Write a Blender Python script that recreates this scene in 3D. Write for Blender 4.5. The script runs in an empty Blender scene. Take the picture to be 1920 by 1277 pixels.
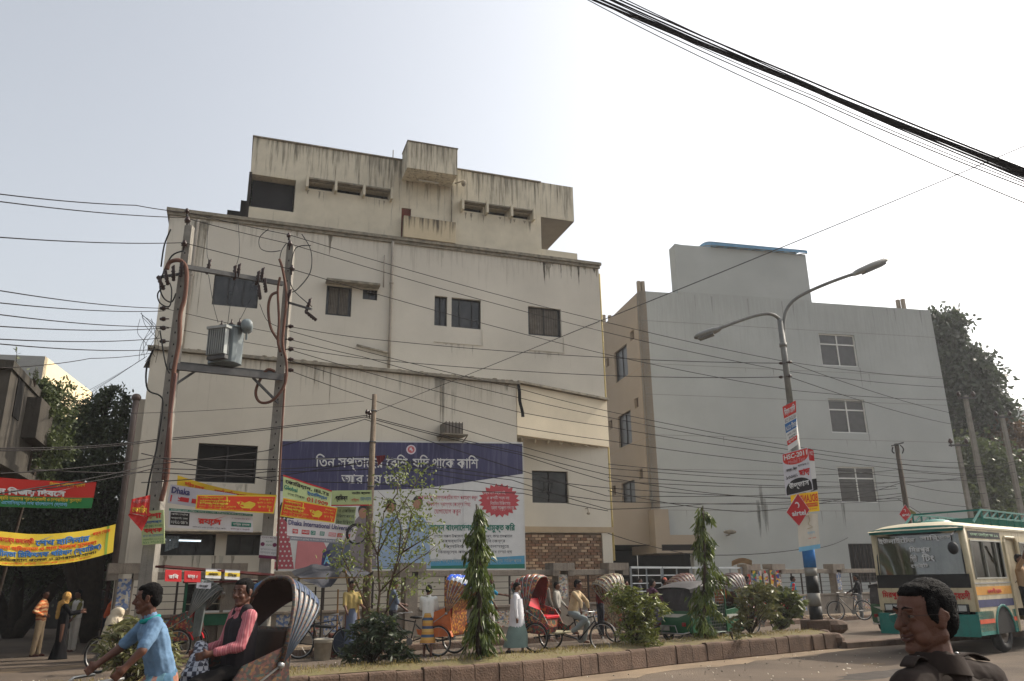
import bpy, math, random
import numpy as np
from mathutils import Vector, Matrix
random.seed(7); np.random.seed(7)
S = bpy.context.scene
COL = S.collection
R = math.radians
# ------------------------------------------------------------------ camera, sky, sun, exposure
FPX = 1464.0; PITCH = R(17.2); ROLL = R(0.83); EYE = Vector((0, 0, 1.68))
cr, sr, cp, sp_ = math.cos(ROLL), math.sin(ROLL), math.cos(PITCH), math.sin(PITCH)
R0 = Vector((1, 0, 0)); U0 = Vector((0, -sp_, cp)); FW = Vector((0, cp, sp_))
RT = R0*cr - U0*sr; UP = U0*cr + R0*sr
cam = bpy.data.cameras.new('camera'); camo = bpy.data.objects.new('camera', cam); COL.objects.link(camo)
m = Matrix((RT, UP, -FW)).transposed().to_4x4(); m.translation = EYE
camo.matrix_world = m
cam.sensor_fit = 'HORIZONTAL'; cam.sensor_width = 36; cam.lens = 36*FPX/1920; cam.clip_end = 3000; cam.clip_start = .05
S.camera = camo
SUN_AZ, SUN_EL = R(26.5), R(41)          # azimuth from +X towards +Y
w = bpy.data.worlds.new('World'); S.world = w; w.use_nodes = True
nt = w.node_tree; bg = nt.nodes['Background']
sky = nt.nodes.new('ShaderNodeTexSky'); sky.sky_type = 'NISHITA'; sky.sun_disc = False
sky.sun_elevation = SUN_EL; sky.sun_rotation = math.pi/2 - SUN_AZ
sky.air_density = 1.3; sky.dust_density = 5.0; sky.ozone_density = .6
hs = nt.nodes.new('ShaderNodeHueSaturation'); hs.inputs['Saturation'].default_value = .35
nt.links.new(sky.outputs[0], hs.inputs['Color'])
nt.links.new(hs.outputs[0], bg.inputs[0]); bg.inputs[1].default_value = .15
sd = bpy.data.lights.new('sun', 'SUN'); sd.energy = 3.3; sd.angle = R(.8); sd.color = (1, .9, .76)
so = bpy.data.objects.new('sun', sd); COL.objects.link(so)
so.rotation_euler = Vector((-math.cos(SUN_AZ)*math.cos(SUN_EL), -math.sin(SUN_AZ)*math.cos(SUN_EL), -math.sin(SUN_EL))).to_track_quat('-Z', 'Y').to_euler()
S.view_settings.view_transform = 'Standard'; S.view_settings.look = 'None'
S.view_settings.exposure = 0.56; S.view_settings.gamma = 1
try: S.cycles.transparent_max_bounces = 16
except Exception: pass
# ------------------------------------------------------------------ measuring helpers (photograph pixels -> places)
def ray(x, y): return FW*FPX + RT*(x-960) - UP*(y-638.5)
def G(x, y, z=0.0):
    d = ray(x, y); return EYE + d*((z-EYE.z)/d.z)
def D(x, y, dist):
    d = ray(x, y); return EYE + d*(dist/d.y)
class Plane:
    def __init__(s, P, yaw):
        s.P = Vector(P); a = R(yaw); s.u = Vector((math.sin(a), math.cos(a), 0)); s.n = Vector((s.u.y, -s.u.x, 0))
    def pt(s, a, z, off=0): return Vector((s.P.x, s.P.y, 0)) + s.u*a + s.n*off + Vector((0, 0, z))
    def px(s, x, y, off=0):
        d = ray(x, y); P = s.P + s.n*off; t = (P-EYE).dot(s.n)/d.dot(s.n); q = EYE + d*t
        return (q-P).dot(s.u), q.z
# ------------------------------------------------------------------ materials
def lin(c):
    r = []
    for v in c:
        v = v/255.0; r.append(v/12.92 if v < .04045 else ((v+.055)/1.055)**2.4)
    return (*r, 1)
MATS = {}
def mat(name, rgb, rough=.8, var=.12, scale=3.0, bump=.0, bscale=30, metal=0, streak=0, stain=(60, 56, 48), top=None, spec=.3, alt=None, coat=0, amt=.30):
    """principled material: base colour broken by noise, optional vertical streaks, bump"""
    if name in MATS: return MATS[name]
    M = bpy.data.materials.new(name); M.use_nodes = True; t = M.node_tree; N = t.nodes; L = t.links
    b = N['Principled BSDF']; b.inputs['Roughness'].default_value = rough; b.inputs['Metallic'].default_value = metal
    b.inputs['Specular IOR Level'].default_value = spec
    if coat: b.inputs['Coat Weight'].default_value = coat
    c = lin(rgb)
    tc = N.new('ShaderNodeNewGeometry')
    n1 = N.new('ShaderNodeTexNoise'); n1.inputs['Scale'].default_value = scale; n1.inputs['Detail'].default_value = 6; n1.inputs['Roughness'].default_value = .6
    L.new(tc.outputs['Position'], n1.inputs['Vector'])
    mr = N.new('ShaderNodeMapRange'); mr.inputs[1].default_value = .3; mr.inputs[2].default_value = .7
    L.new(n1.outputs[0], mr.inputs[0])
    mx = N.new('ShaderNodeMix'); mx.data_type = 'RGBA'
    a2 = lin(alt) if alt else tuple(v*(1+var) for v in c[:3])+(1,)
    mx.inputs[6].default_value = tuple(v*(1-var) for v in c[:3])+(1,); mx.inputs[7].default_value = a2
    L.new(mr.outputs[0], mx.inputs[0]); out = mx.outputs[2]
    if streak:
        mp = N.new('ShaderNodeMapping'); mp.inputs['Scale'].default_value = (6, 6, .35); L.new(tc.outputs['Position'], mp.inputs[0])
        n2 = N.new('ShaderNodeTexNoise'); n2.inputs['Scale'].default_value = 1.6; n2.inputs['Detail'].default_value = 5; n2.inputs['Roughness'].default_value = .65
        L.new(mp.outputs[0], n2.inputs['Vector'])
        r2 = N.new('ShaderNodeMapRange'); r2.inputs[1].default_value = .5; r2.inputs[2].default_value = .72; r2.inputs[4].default_value = streak
        L.new(n2.outputs[0], r2.inputs[0]); fac = r2.outputs[0]
        if top:   # list of (z_low, z_high): streaks gather below these heights
            sx = N.new('ShaderNodeSeparateXYZ'); L.new(tc.outputs['Position'], sx.inputs[0]); acc = None
            for zl, zh in top:
                r3 = N.new('ShaderNodeMapRange'); r3.inputs[1].default_value = zl; r3.inputs[2].default_value = zh; r3.clamp = True
                L.new(sx.outputs[2], r3.inputs[0])
                cut = N.new('ShaderNodeMath'); cut.operation = 'LESS_THAN'; cut.inputs[1].default_value = zh+.02; L.new(sx.outputs[2], cut.inputs[0])
                q = N.new('ShaderNodeMath'); q.operation = 'MULTIPLY'; L.new(r3.outputs[0], q.inputs[0]); L.new(cut.outputs[0], q.inputs[1])
                if acc is None: acc = q.outputs[0]
                else:
                    ad = N.new('ShaderNodeMath'); ad.operation = 'MAXIMUM'; L.new(acc, ad.inputs[0]); L.new(q.outputs[0], ad.inputs[1]); acc = ad.outputs[0]
            # threshold of streak noise lowers towards the top
            sub = N.new('ShaderNodeMath'); sub.operation = 'MULTIPLY_ADD'; sub.inputs[1].default_value = amt; sub.inputs[2].default_value = -.13
            L.new(acc, sub.inputs[0]); ad2 = N.new('ShaderNodeMath'); ad2.operation = 'ADD'; L.new(sub.outputs[0], ad2.inputs[0]); L.new(n2.outputs[0], ad2.inputs[1])
            L.new(ad2.outputs[0], r2.inputs[0]); fac = r2.outputs[0]
        mx2 = N.new('ShaderNodeMix'); mx2.data_type = 'RGBA'; L.new(fac, mx2.inputs[0]); L.new(out, mx2.inputs[6]); mx2.inputs[7].default_value = lin(stain); out = mx2.outputs[2]
    L.new(out, b.inputs['Base Color'])
    if bump:
        n3 = N.new('ShaderNodeTexNoise'); n3.inputs['Scale'].default_value = bscale; n3.inputs['Detail'].default_value = 4; L.new(tc.outputs['Position'], n3.inputs['Vector'])
        bp = N.new('ShaderNodeBump'); bp.inputs['Strength'].default_value = bump; bp.inputs['Distance'].default_value = .02
        L.new(n3.outputs[0], bp.inputs['Height']); L.new(bp.outputs[0], b.inputs['Normal'])
    MATS[name] = M; return M
def multi(name, cols, scale=14, rough=.5, w=(1, 1, 1), smooth=False):
    """patchwork of colours (painted tin, tinsel, posters): voronoi cells"""
    if name in MATS: return MATS[name]
    M = bpy.data.materials.new(name); M.use_nodes = True; t = M.node_tree; N = t.nodes; L = t.links; b = N['Principled BSDF']
    b.inputs['Roughness'].default_value = rough
    tc = N.new('ShaderNodeTexCoord'); mp = N.new('ShaderNodeMapping'); mp.inputs['Scale'].default_value = w; L.new(tc.outputs['Object'], mp.inputs[0])
    v = N.new('ShaderNodeTexVoronoi'); v.inputs['Scale'].default_value = scale; L.new(mp.outputs[0], v.inputs['Vector'])
    s = N.new('ShaderNodeSeparateColor'); L.new(v.outputs['Color'], s.inputs[0])
    cr_ = N.new('ShaderNodeValToRGB'); cr_.color_ramp.interpolation = 'CONSTANT'; L.new(s.outputs[0], cr_.inputs[0])
    e = cr_.color_ramp.elements; e[0].color = lin(cols[0]); e[0].position = 0; e[1].color = lin(cols[1]); e[1].position = 1/len(cols)
    for i, c in enumerate(cols[2:]): q = e.new((i+2)/len(cols)); q.color = lin(c)
    L.new(cr_.outputs[0], b.inputs['Base Color']); MATS[name] = M; return M
def bands(name, cols, scale, axis=2, rough=.85, noise=.0):
    """woven stripes repeating along one object axis"""
    if name in MATS: return MATS[name]
    M = bpy.data.materials.new(name); M.use_nodes = True; t = M.node_tree; N = t.nodes; L = t.links; b = N['Principled BSDF']
    b.inputs['Roughness'].default_value = rough; b.inputs['Specular IOR Level'].default_value = .2
    tc = N.new('ShaderNodeTexCoord'); sx = N.new('ShaderNodeSeparateXYZ'); L.new(tc.outputs['Object'], sx.inputs[0])
    ml = N.new('ShaderNodeMath'); ml.operation = 'MULTIPLY_ADD'; ml.inputs[1].default_value = scale; ml.inputs[2].default_value = 50.0
    L.new(sx.outputs[axis], ml.inputs[0]); src = ml.outputs[0]
    if noise:
        n = N.new('ShaderNodeTexNoise'); n.inputs['Scale'].default_value = 6; L.new(tc.outputs['Object'], n.inputs['Vector'])
        a = N.new('ShaderNodeMath'); a.operation = 'MULTIPLY_ADD'; a.inputs[1].default_value = noise; L.new(n.outputs[0], a.inputs[0]); L.new(src, a.inputs[2]); src = a.outputs[0]
    fr = N.new('ShaderNodeMath'); fr.operation = 'FRACT'; L.new(src, fr.inputs[0])
    cr_ = N.new('ShaderNodeValToRGB'); cr_.color_ramp.interpolation = 'CONSTANT'; L.new(fr.outputs[0], cr_.inputs[0])
    e = cr_.color_ramp.elements; e[0].color = lin(cols[0]); e[1].color = lin(cols[1]); e[1].position = 1/len(cols)
    for i, c in enumerate(cols[2:]): q = e.new((i+2)/len(cols)); q.color = lin(c)
    L.new(cr_.outputs[0], b.inputs['Base Color']); MATS[name] = M; return M
def leafmat(name, rgb, alt, rough=.45):
    if name in MATS: return MATS[name]
    M = bpy.data.materials.new(name); M.use_nodes = True; t = M.node_tree; N = t.nodes; L = t.links; b = N['Principled BSDF']
    b.inputs['Roughness'].default_value = rough; b.inputs['Specular IOR Level'].default_value = .35
    g = N.new('ShaderNodeNewGeometry'); n = N.new('ShaderNodeTexNoise'); n.inputs['Scale'].default_value = 7; n.inputs['Detail'].default_value = 3; L.new(g.outputs['Position'], n.inputs['Vector'])
    rr = N.new('ShaderNodeMix'); rr.data_type = 'FLOAT'; rr.inputs[0].default_value = .6
    L.new(n.outputs[0], rr.inputs[2]); L.new(g.outputs['Random Per Island'], rr.inputs[3])
    mx = N.new('ShaderNodeMix'); mx.data_type = 'RGBA'; mx.inputs[6].default_value = lin(rgb); mx.inputs[7].default_value = lin(alt); L.new(rr.outputs[0], mx.inputs[0])
    tr = N.new('ShaderNodeBsdfTranslucent'); L.new(mx.outputs[2], b.inputs['Base Color']); L.new(mx.outputs[2], tr.inputs[0])
    ms = N.new('ShaderNodeMixShader'); ms.inputs[0].default_value = .3; L.new(b.outputs[0], ms.inputs[1]); L.new(tr.outputs[0], ms.inputs[2])
    L.new(ms.outputs[0], N['Material Output'].inputs[0]); MATS[name] = M; return M
def glassmat(name, tint=(200, 210, 210), refl=.18):
    if name in MATS: return MATS[name]
    M = bpy.data.materials.new(name); M.use_nodes = True; t = M.node_tree; N = t.nodes; L = t.links
    tr = N.new('ShaderNodeBsdfTransparent'); tr.inputs[0].default_value = lin(tint)
    gl = N.new('ShaderNodeBsdfGlossy'); gl.inputs['Roughness'].default_value = .05
    ms = N.new('ShaderNodeMixShader'); ms.inputs[0].default_value = refl
    L.new(tr.outputs[0], ms.inputs[1]); L.new(gl.outputs[0], ms.inputs[2]); L.new(ms.outputs[0], N['Material Output'].inputs[0]); MATS[name] = M; return M
# ------------------------------------------------------------------ objects
ROOT = {}
def tag(o, label=None, cat=None, group=None, kind=None):
    if label: o['label'] = label
    if cat: o['category'] = cat
    if group: o['group'] = group
    if kind: o['kind'] = kind
    return o
def thing(name, label, cat, loc=(0, 0, 0), rz=0, group=None):
    o = bpy.data.objects.new(name, None); COL.objects.link(o); o.location = loc; o.rotation_euler = (0, 0, rz); o.empty_display_size = .2
    tag(o, label, cat, group); ROOT[o.name] = (Matrix.Translation(Vector(loc)) @ Matrix.Rotation(rz, 4, 'Z')).inverted(); return o
def rotz(o, rz, loc): 
    o.location = loc; o.rotation_euler = (0, 0, rz)
class MB:
    def __init__(s): s.v = []; s.f = []; s.m = []
    def add(s, vs, fs, m=0):
        b = len(s.v); s.v += [tuple(v) for v in vs]; s.f += [tuple(i+b for i in f) for f in fs]; s.m += [m]*len(fs); return s
    def obox(s, c, a, b, d, m=0):
        c = Vector(c); a = Vector(a); b = Vector(b); d = Vector(d)
        vs = [c+a*i+b*j+d*k for k in (-1, 1) for j in (-1, 1) for i in (-1, 1)]
        return s.add(vs, [(0, 2, 3, 1), (4, 5, 7, 6), (0, 1, 5, 4), (2, 6, 7, 3), (0, 4, 6, 2), (1, 3, 7, 5)], m)
    def box(s, c, size, rz=0, m=0):
        q = math.cos(rz); t = math.sin(rz); x, y, z = [v/2 for v in size]
        return s.obox(c, (q*x, t*x, 0), (-t*y, q*y, 0), (0, 0, z), m)
    def beam(s, a, b, w, h, up=(0, 0, 1), m=0):
        a = Vector(a); b = Vector(b); d = (b-a); l = d.length
        if l < 1e-6: return s
        d /= l; up = Vector(up)
        if abs(d.dot(up)) > .98: up = Vector((1, 0, 0))
        sd_ = d.cross(up).normalized(); u = sd_.cross(d)
        return s.obox((a+b)/2, d*l/2, sd_*w/2, u*h/2, m)
    def tube(s, pts, r, n=8, cap=True, m=0, up=(0.1, 0.02, 1)):
        P = [Vector(p) for p in pts]; k = len(P); rr = r if isinstance(r, (list, tuple)) else [r]*k
        vs = []; fs = []; prev = None
        for i in range(k):
            d = (P[min(i+1, k-1)]-P[max(i-1, 0)])
            if d.length < 1e-9: d = Vector((0, 0, 1))
            d.normalize()
            if prev is None:
                u = Vector(up) if abs(d.dot(Vector(up).normalized())) < .95 else Vector((1, 0, 0))
                a = d.cross(u).normalized()
            else: a = (prev - d*prev.dot(d)).normalized()
            prev = a; b = d.cross(a)
            for j in range(n):
                t = 2*math.pi*j/n; vs.append(P[i]+(a*math.cos(t)+b*math.sin(t))*rr[i])
        for i in range(k-1):
            for j in range(n):
                q = (j+1) % n; fs.append((i*n+j, i*n+q, (i+1)*n+q, (i+1)*n+j))
        if cap: fs.append(tuple(reversed(range(n)))); fs.append(tuple((k-1)*n+j for j in range(n)))
        return s.add(vs, fs, m)
    def torus(s, c, axis, Rr, r, n=28, k=6, m=0):
        c = Vector(c); ax = Vector(axis).normalized(); a = ax.orthogonal().normalized(); b = ax.cross(a); vs = []; fs = []
        for i in range(n):
            t = 2*math.pi*i/n; d = a*math.cos(t)+b*math.sin(t)
            for j in range(k):
                q = 2*math.pi*j/k; vs.append(c+d*(Rr+r*math.cos(q))+ax*r*math.sin(q))
        for i in range(n):
            for j in range(k): fs.append((i*k+j, ((i+1) % n)*k+j, ((i+1) % n)*k+(j+1) % k, i*k+(j+1) % k))
        return s.add(vs, fs, m)
    def prism(s, pts, d, m=0):
        """closed polygon (3D points) swept by vector d"""
        k = len(pts); d = Vector(d); vs = [Vector(p) for p in pts]+[Vector(p)+d for p in pts]
        fs = [tuple(reversed(range(k))), tuple(range(k, 2*k))]+[(i, (i+1) % k, (i+1) % k+k, i+k) for i in range(k)]
        return s.add(vs, fs, m)
    def lathe(s, prof, c, n=14, axis=None, m=0):
        c = Vector(c); ax = Vector(axis or (0, 0, 1)).normalized(); a = ax.orthogonal().normalized(); b = ax.cross(a); vs = []; fs = []
        for (r, h) in prof:
            for j in range(n):
                t = 2*math.pi*j/n; vs.append(c+(a*math.cos(t)+b*math.sin(t))*r+ax*h)
        for i in range(len(prof)-1):
            for j in range(n): fs.append((i*n+j, i*n+(j+1) % n, (i+1)*n+(j+1) % n, (i+1)*n+j))
        fs.append(tuple(reversed(range(n)))); fs.append(tuple((len(prof)-1)*n+j for j in range(n)))
        return s.add(vs, fs, m)
    def ell(s, c, r, M=None, n=12, k=8, m=0):
        c = Vector(c); M = M or Matrix.Identity(3); vs = []; fs = []
        for i in range(1, k):
            p = math.pi*i/k
            for j in range(n):
                t = 2*math.pi*j/n; vs.append(c+M@Vector((r[0]*math.sin(p)*math.cos(t), r[1]*math.sin(p)*math.sin(t), r[2]*math.cos(p))))
        tp = len(vs); vs.append(c+M@Vector((0, 0, r[2]))); vs.append(c+M@Vector((0, 0, -r[2])))
        for i in range(k-2):
            for j in range(n): fs.append((i*n+j, (i+1)*n+j, (i+1)*n+(j+1) % n, i*n+(j+1) % n))
        for j in range(n): fs.append((tp, j, (j+1) % n)); fs.append((tp+1, (k-2)*n+(j+1) % n, (k-2)*n+j))
        return s.add(vs, fs, m)
    def capsule(s, a, b, ra, rb, n=10):
        a = Vector(a); b = Vector(b); d = b-a
        s.ell(a, (ra,)*3, n=n, k=6)
        if d.length > 1e-5: s.tube([a, b], [ra, rb], n=n)
        s.ell(b, (rb,)*3, n=n, k=6); return s
    def grid(s, fn, nu, nv, m=0, u=(0, 1), v=(0, 1)):
        vs = [fn(u[0]+(u[1]-u[0])*i/nu, v[0]+(v[1]-v[0])*j/nv) for j in range(nv+1) for i in range(nu+1)]
        fs = [(j*(nu+1)+i, j*(nu+1)+i+1, (j+1)*(nu+1)+i+1, (j+1)*(nu+1)+i) for j in range(nv) for i in range(nu)]
        return s.add(vs, fs, m)
    def mesh(s, name, mats):
        me = bpy.data.meshes.new(name); me.from_pydata([tuple(v) for v in s.v], [], s.f)
        for q in (mats if isinstance(mats, (list, tuple)) else [mats]): me.materials.append(q)
        if len(me.materials) > 1: me.polygons.foreach_set('material_index', s.m)
        return me
    def build(s, name, mats, parent=None, local=False, smooth=False, bevel=0, label=None, cat=None, group=None, kind=None):
        if parent is not None and not local:
            I = ROOT[parent.name]
            s.v = [tuple(I @ Vector(v)) for v in s.v]
        me = s.mesh(name, mats); o = bpy.data.objects.new(name, me); COL.objects.link(o)
        if parent is not None: o.parent = parent; ROOT[o.name] = ROOT[parent.name]
        else: ROOT[o.name] = Matrix.Identity(4)
        if smooth: me.polygons.foreach_set('use_smooth', [True]*len(me.polygons))
        if bevel:
            b = o.modifiers.new('b', 'BEVEL'); b.width = bevel; b.segments = 2; b.limit_method = 'ANGLE'
        return tag(o, label, cat, group, kind)
    def fuse(s, name, mats, parent, vox, it=3, local=False, disp=0, **k):
        o = s.build(name, mats, parent, local=local, **k)
        r = o.modifiers.new('r', 'REMESH'); r.mode = 'VOXEL'; r.voxel_size = vox; r.use_smooth_shade = True
        if it: q = o.modifiers.new('s', 'SMOOTH'); q.factor = .5; q.iterations = it
        if disp:
            t = bpy.data.textures.new('folds', 'CLOUDS'); t.noise_scale = disp[1]
            d = o.modifiers.new('d', 'DISPLACE'); d.texture = t; d.strength = disp[0]; d.mid_level = .5
        return o
def tree_copy(o, parent=None):
    c = o.copy(); COL.objects.link(c); c.parent = parent
    ROOT[c.name] = ROOT.get(o.name, Matrix.Identity(4))
    for ch in [x for x in bpy.data.objects if x.parent == o]: tree_copy(ch, c)
    return c
# ------------------------------------------------------------------ lettering
PRE = 'িেৈ'; CONS = set('কখগঘঙচছজঝঞটঠডঢণতথদধনপফবভমযরলশষসহড়ঢ়য়ৎ')
def bn(t):
    t = t.replace('ো', 'ে\u0001').replace('ৌ', 'ে\u0002').replace('ড\u09bc', 'ড়').replace('য\u09bc', 'য়').replace('ঢ\u09bc', 'ঢ়')
    out = []; i = 0
    while i < len(t):
        if t[i] in CONS:
            j = i+1
            while j+1 < len(t) and t[j] == '্' and t[j+1] in CONS: j += 2
            cl = t[i:j]
            if j < len(t) and t[j] in PRE: out.append(t[j]+cl); j += 1
            else: out.append(cl)
            i = j
        else: out.append(t[i]); i += 1
    return ''.join(out).replace('\u0001', 'া').replace('\u0002', 'ৗ')
TXT = {}
def text_data(s, bold):
    key = (s, bold)
    if key not in TXT:
        c = bpy.data.curves.new('t', 'FONT'); c.body = bn(s); c.resolution_u = 2 if len(s) < 40 else 1
        if bold: c.bevel_depth = bold; c.bevel_resolution = 0
        o = bpy.data.objects.new('t', c); me = o.to_mesh()
        v = np.array([x.co[:] for x in me.vertices]); f = [tuple(p.vertices) for p in me.polygons]
        o.to_mesh_clear(); bpy.data.objects.remove(o); bpy.data.curves.remove(c)
        if len(v) == 0: v = np.zeros((0, 3))
        else:
            lo = v.min(0); hi = v.max(0); v = v-lo; v[:, 0] /= max(hi[0]-lo[0], 1e-6); v[:, 1] /= max(hi[1]-lo[1], 1e-6); v[:, 2] /= max(hi[2]-lo[2], 1e-6)
        TXT[key] = (v, f)
    return TXT[key]
class Surf:
    """a sheet seen at four photographed corners, each with its distance; may sag and ripple"""
    def __init__(s, tl, tr, br, bl, d, sag=0, wave=0, wf=3, ph=0):
        d = d if isinstance(d, (list, tuple)) else (d,)*4
        s.c = [q if isinstance(q, Vector) else D(q[0], q[1], e) for q, e in zip((tl, tr, br, bl), d)]
        s.sag = sag; s.wave = wave; s.wf = wf; s.ph = ph
        nn = (s.c[1]-s.c[0]).cross(s.c[3]-s.c[0]).normalized()
        s.n = nn if nn.dot(EYE-s.c[0]) > 0 else -nn
    def __call__(s, u, v, off=0):
        a, b, c, d = s.c; p = (a*(1-u)+b*u)*(1-v)+(d*(1-u)+c*u)*v
        if s.sag: p = p - Vector((0, 0, s.sag*4*u*(1-u)))
        if s.wave: off += s.wave*(math.sin(u*s.wf*6.28+s.ph+v*2)*.6+math.sin(u*s.wf*2.7*6.28+v*5+s.ph)*.25+.3*math.sin(v*5+u*9))
        return p+s.n*off
def letter(sf, parent, s, u0, v0, u1, v1, mt, bold=.02, off=.008, name='lettering', th=.006):
    v, f = text_data(s, bold)
    if len(v) == 0: return
    mb = MB(); mb.add([sf(u0+(u1-u0)*x, v1+(v0-v1)*y, off+z*th) for x, y, z in v], f)
    return mb.build(name, mt, parent)
def patch(sf, parent, u0, v0, u1, v1, mt, off=.004, name='print', nu=None):
    mb = MB(); nu = nu or (12 if sf.wave or sf.sag else 1); mb.grid(lambda u, v: sf(u, v, off), nu, 6 if sf.wave else 1, u=(u0, u1), v=(v0, v1)); return mb.build(name, mt, parent, smooth=True)
def blob(sf, parent, pts, mt, off=.005, name='print'):
    mb = MB(); mb.add([sf(u, v, off) for u, v in pts], [tuple(range(len(pts)))]); return mb.build(name, mt, parent)
def disc(cu, cv, ru, rv, n=20, a0=0, a1=6.2832): return [(cu+ru*math.cos(a0+(a1-a0)*i/n), cv+rv*math.sin(a0+(a1-a0)*i/n)) for i in range(n)]
# ------------------------------------------------------------------ ground, road, pavement, median
asphalt = mat('asphalt', (86, 78, 71), .95, .16, .35, .9, 45, spec=.08, alt=(112, 100, 88), streak=0)
dust = mat('dusty_ground', (116, 100, 82), .95, .25, .9, .5, 25, alt=(134, 116, 94))
kerbm = mat('kerb_concrete', (96, 78, 66), .9, .3, 3, .9, 30, streak=.5, stain=(60, 50, 42))
soil = mat('median_soil', (122, 104, 80), .95, .3, 4, .9, 18, alt=(104, 100, 62))
conc = mat('grey_concrete', (118, 110, 100), .9, .2, 3, .5, 30, streak=.5, stain=(62, 57, 50))
mb = MB(); mb.add([(-400, -60, -.02), (400, -60, -.02), (400, 700, -.02), (-400, 700, -.02)], [(0, 1, 2, 3)])
mb.build('ground', dust, kind='structure')
# kerb line of the median (front edge), from the photographed kerb joints
KF = [Vector(p) for p in [(-9.2, 9.0, 0), (-6.5, 10.69, 0), (-4.75, 11.75, 0), (-2.84, 12.85, 0), (.29, 14.82, 0), (3.17, 17.35, 0), (7.95, 20.81, 0)]]
def poly_at(P, t):
    i = min(int(t), len(P)-2); return P[i].lerp(P[i+1], t-i)
def resample(P, step):
    ds = [0]
    for i in range(len(P)-1): ds.append(ds[-1]+(P[i+1]-P[i]).length)
    n = max(1, round(ds[-1]/step)); out = []
    for k in range(n+1):
        t = ds[-1]*k/n; i = 0
        while i < len(P)-2 and ds[i+1] < t: i += 1
        out.append(P[i].lerp(P[i+1], (t-ds[i])/(ds[i+1]-ds[i])))
    return out
def offs(P, w):
    out = []
    for i in range(len(P)):
        d = (P[min(i+1, len(P)-1)]-P[max(i-1, 0)]).normalized(); out.append(P[i]+Vector((-d.y, d.x, 0))*w)
    return out
road = MB(); road.add([(-120, -30, 0), (160, -30, 0), (160, 120, 0), (-120, 120, 0)], [(0, 1, 2, 3)])
road.build('road', asphalt, kind='structure')
rs = random.Random(12)
for cx, cy, rx, ry, cc in [(2.5, 11.5, 1.6, .5, 0), (6.5, 15.2, 1.3, .4, 1), (4.2, 13.4, .7, .3, 0), (9.5, 14.0, 2.2, .5, 1), (0.5, 9.5, 1.0, .3, 0), (-7.5, 15.8, 1.5, .4, 1), (-10.5, 18.5, 2.0, .5, 0), (5.0, 20.3, 1.6, .4, 0), (-5.5, 17.6, 1.2, .3, 1), (12, 15.5, 1.8, .5, 0), (8.0, 25.6, 1.5, .5, 0), (7.2, 17.0, .3, .22, 0), (5.9, 14.2, .2, .16, 0)]:
    mb = MB(); mb.add([(cx+math.cos(a)*rx*k*.8-math.sin(a)*ry*k*.5, cy+math.sin(a)*ry*k+math.cos(a)*rx*k*.55, .003) for a, k in [(6.2832*i/26, rs.uniform(.72, 1.1)) for i in range(26)]], [tuple(range(26))])
    mb.build('road_patch', mat('tar_patch', (70, 65, 61), .9, .3, 3, .6, 50, spec=.1) if cc else mat('dusty_patch', (108, 95, 80), .95, .25, 2, .6, 30, spec=.05), kind='structure')
# dust drifted along the kerb and on the far carriageway
for nm, wid, sgn, base in [('road_dust', 2.6, 1, 1.1), ('gutter_dust', .7, -1, 0)]:
    P = resample(KF, .5); mb = MB(); a = offs(P, base*sgn if sgn > 0 else 0); k = len(P)
    b = [q+Vector((random.uniform(-.1, .1), 0, 0)) for q in offs(P, sgn*(base+wid*random.uniform(.9, 1.1)))]
    vs = [q+Vector((0, 0, .004)) for q in a]+[q+Vector((0, random.uniform(-.25, .25), .004)) for q in b]
    mb.add(vs, [(i, i+1, k+i+1, k+i) if sgn < 0 else (i, k+i, k+i+1, i+1) for i in range(k-1)]); mb.build(nm, dust, kind='structure')
med = MB(); P = resample(KF, .6); Bk = offs(P, 1.02); F = offs(P, .13); k = len(P)
rows = [F, offs(P, .4), offs(P, .75), Bk]; hz = [.34, .40, .41, .30]; vs = []
for r_, h in zip(rows, hz): vs += [q+Vector((0, 0, h+random.uniform(-.03, .03))) for q in r_]
vs += [Vector((q.x, q.y, 0)) for q in Bk]
fs = [(j*k+i, j*k+i+1, (j+1)*k+i+1, (j+1)*k+i) for j in range(4) for i in range(k-1)]
med.add(vs, fs); med.add([F[-1]+Vector((0, 0, .33)), Bk[-1]+Vector((0, 0, .3)), Bk[-1], F[-1]], [(0, 1, 2, 3)])
medo = med.build('median_strip', soil, smooth=True, kind='structure')
K = resample(KF, .47)
for i in range(len(K)-1):
    a = K[i]; b = K[i+1]; d = (b-a).normalized(); n = Vector((-d.y, d.x, 0)); l = (b-a).length
    mb = MB(); hh = .37+random.uniform(-.006, .006)
    prof = [(0.0, 0), (-.015+.0, .02), (.0, hh-.05), (.012, hh-.015), (.045, hh), (.14, hh-.004), (.14, 0)]
    o0 = random.uniform(-.008, .008); rj = (random.uniform(-.012, .012), random.choice([0, 0, -.01, .008, -.022]), random.uniform(-.015, .015))
    mb.prism([a+d*.006+n*(x+o0+rj[0])+Vector((0, 0, z+(rj[1] if z > .1 else 0))) for x, z in prof], d*(l-.014)+n*rj[2]); mb.build('kerb_block', kerbm, medo, bevel=.004)
# broken end of the median
mb = MB(); e = KF[-1]
for q in range(7):
    mb.ell(e+Vector((.12+random.uniform(-.1, .15), .1+q*.13, .12+random.uniform(-.05, .12))), (.2, .16, .17), n=7, k=5)
mb.build('broken_kerb_end', kerbm, medo)
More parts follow.
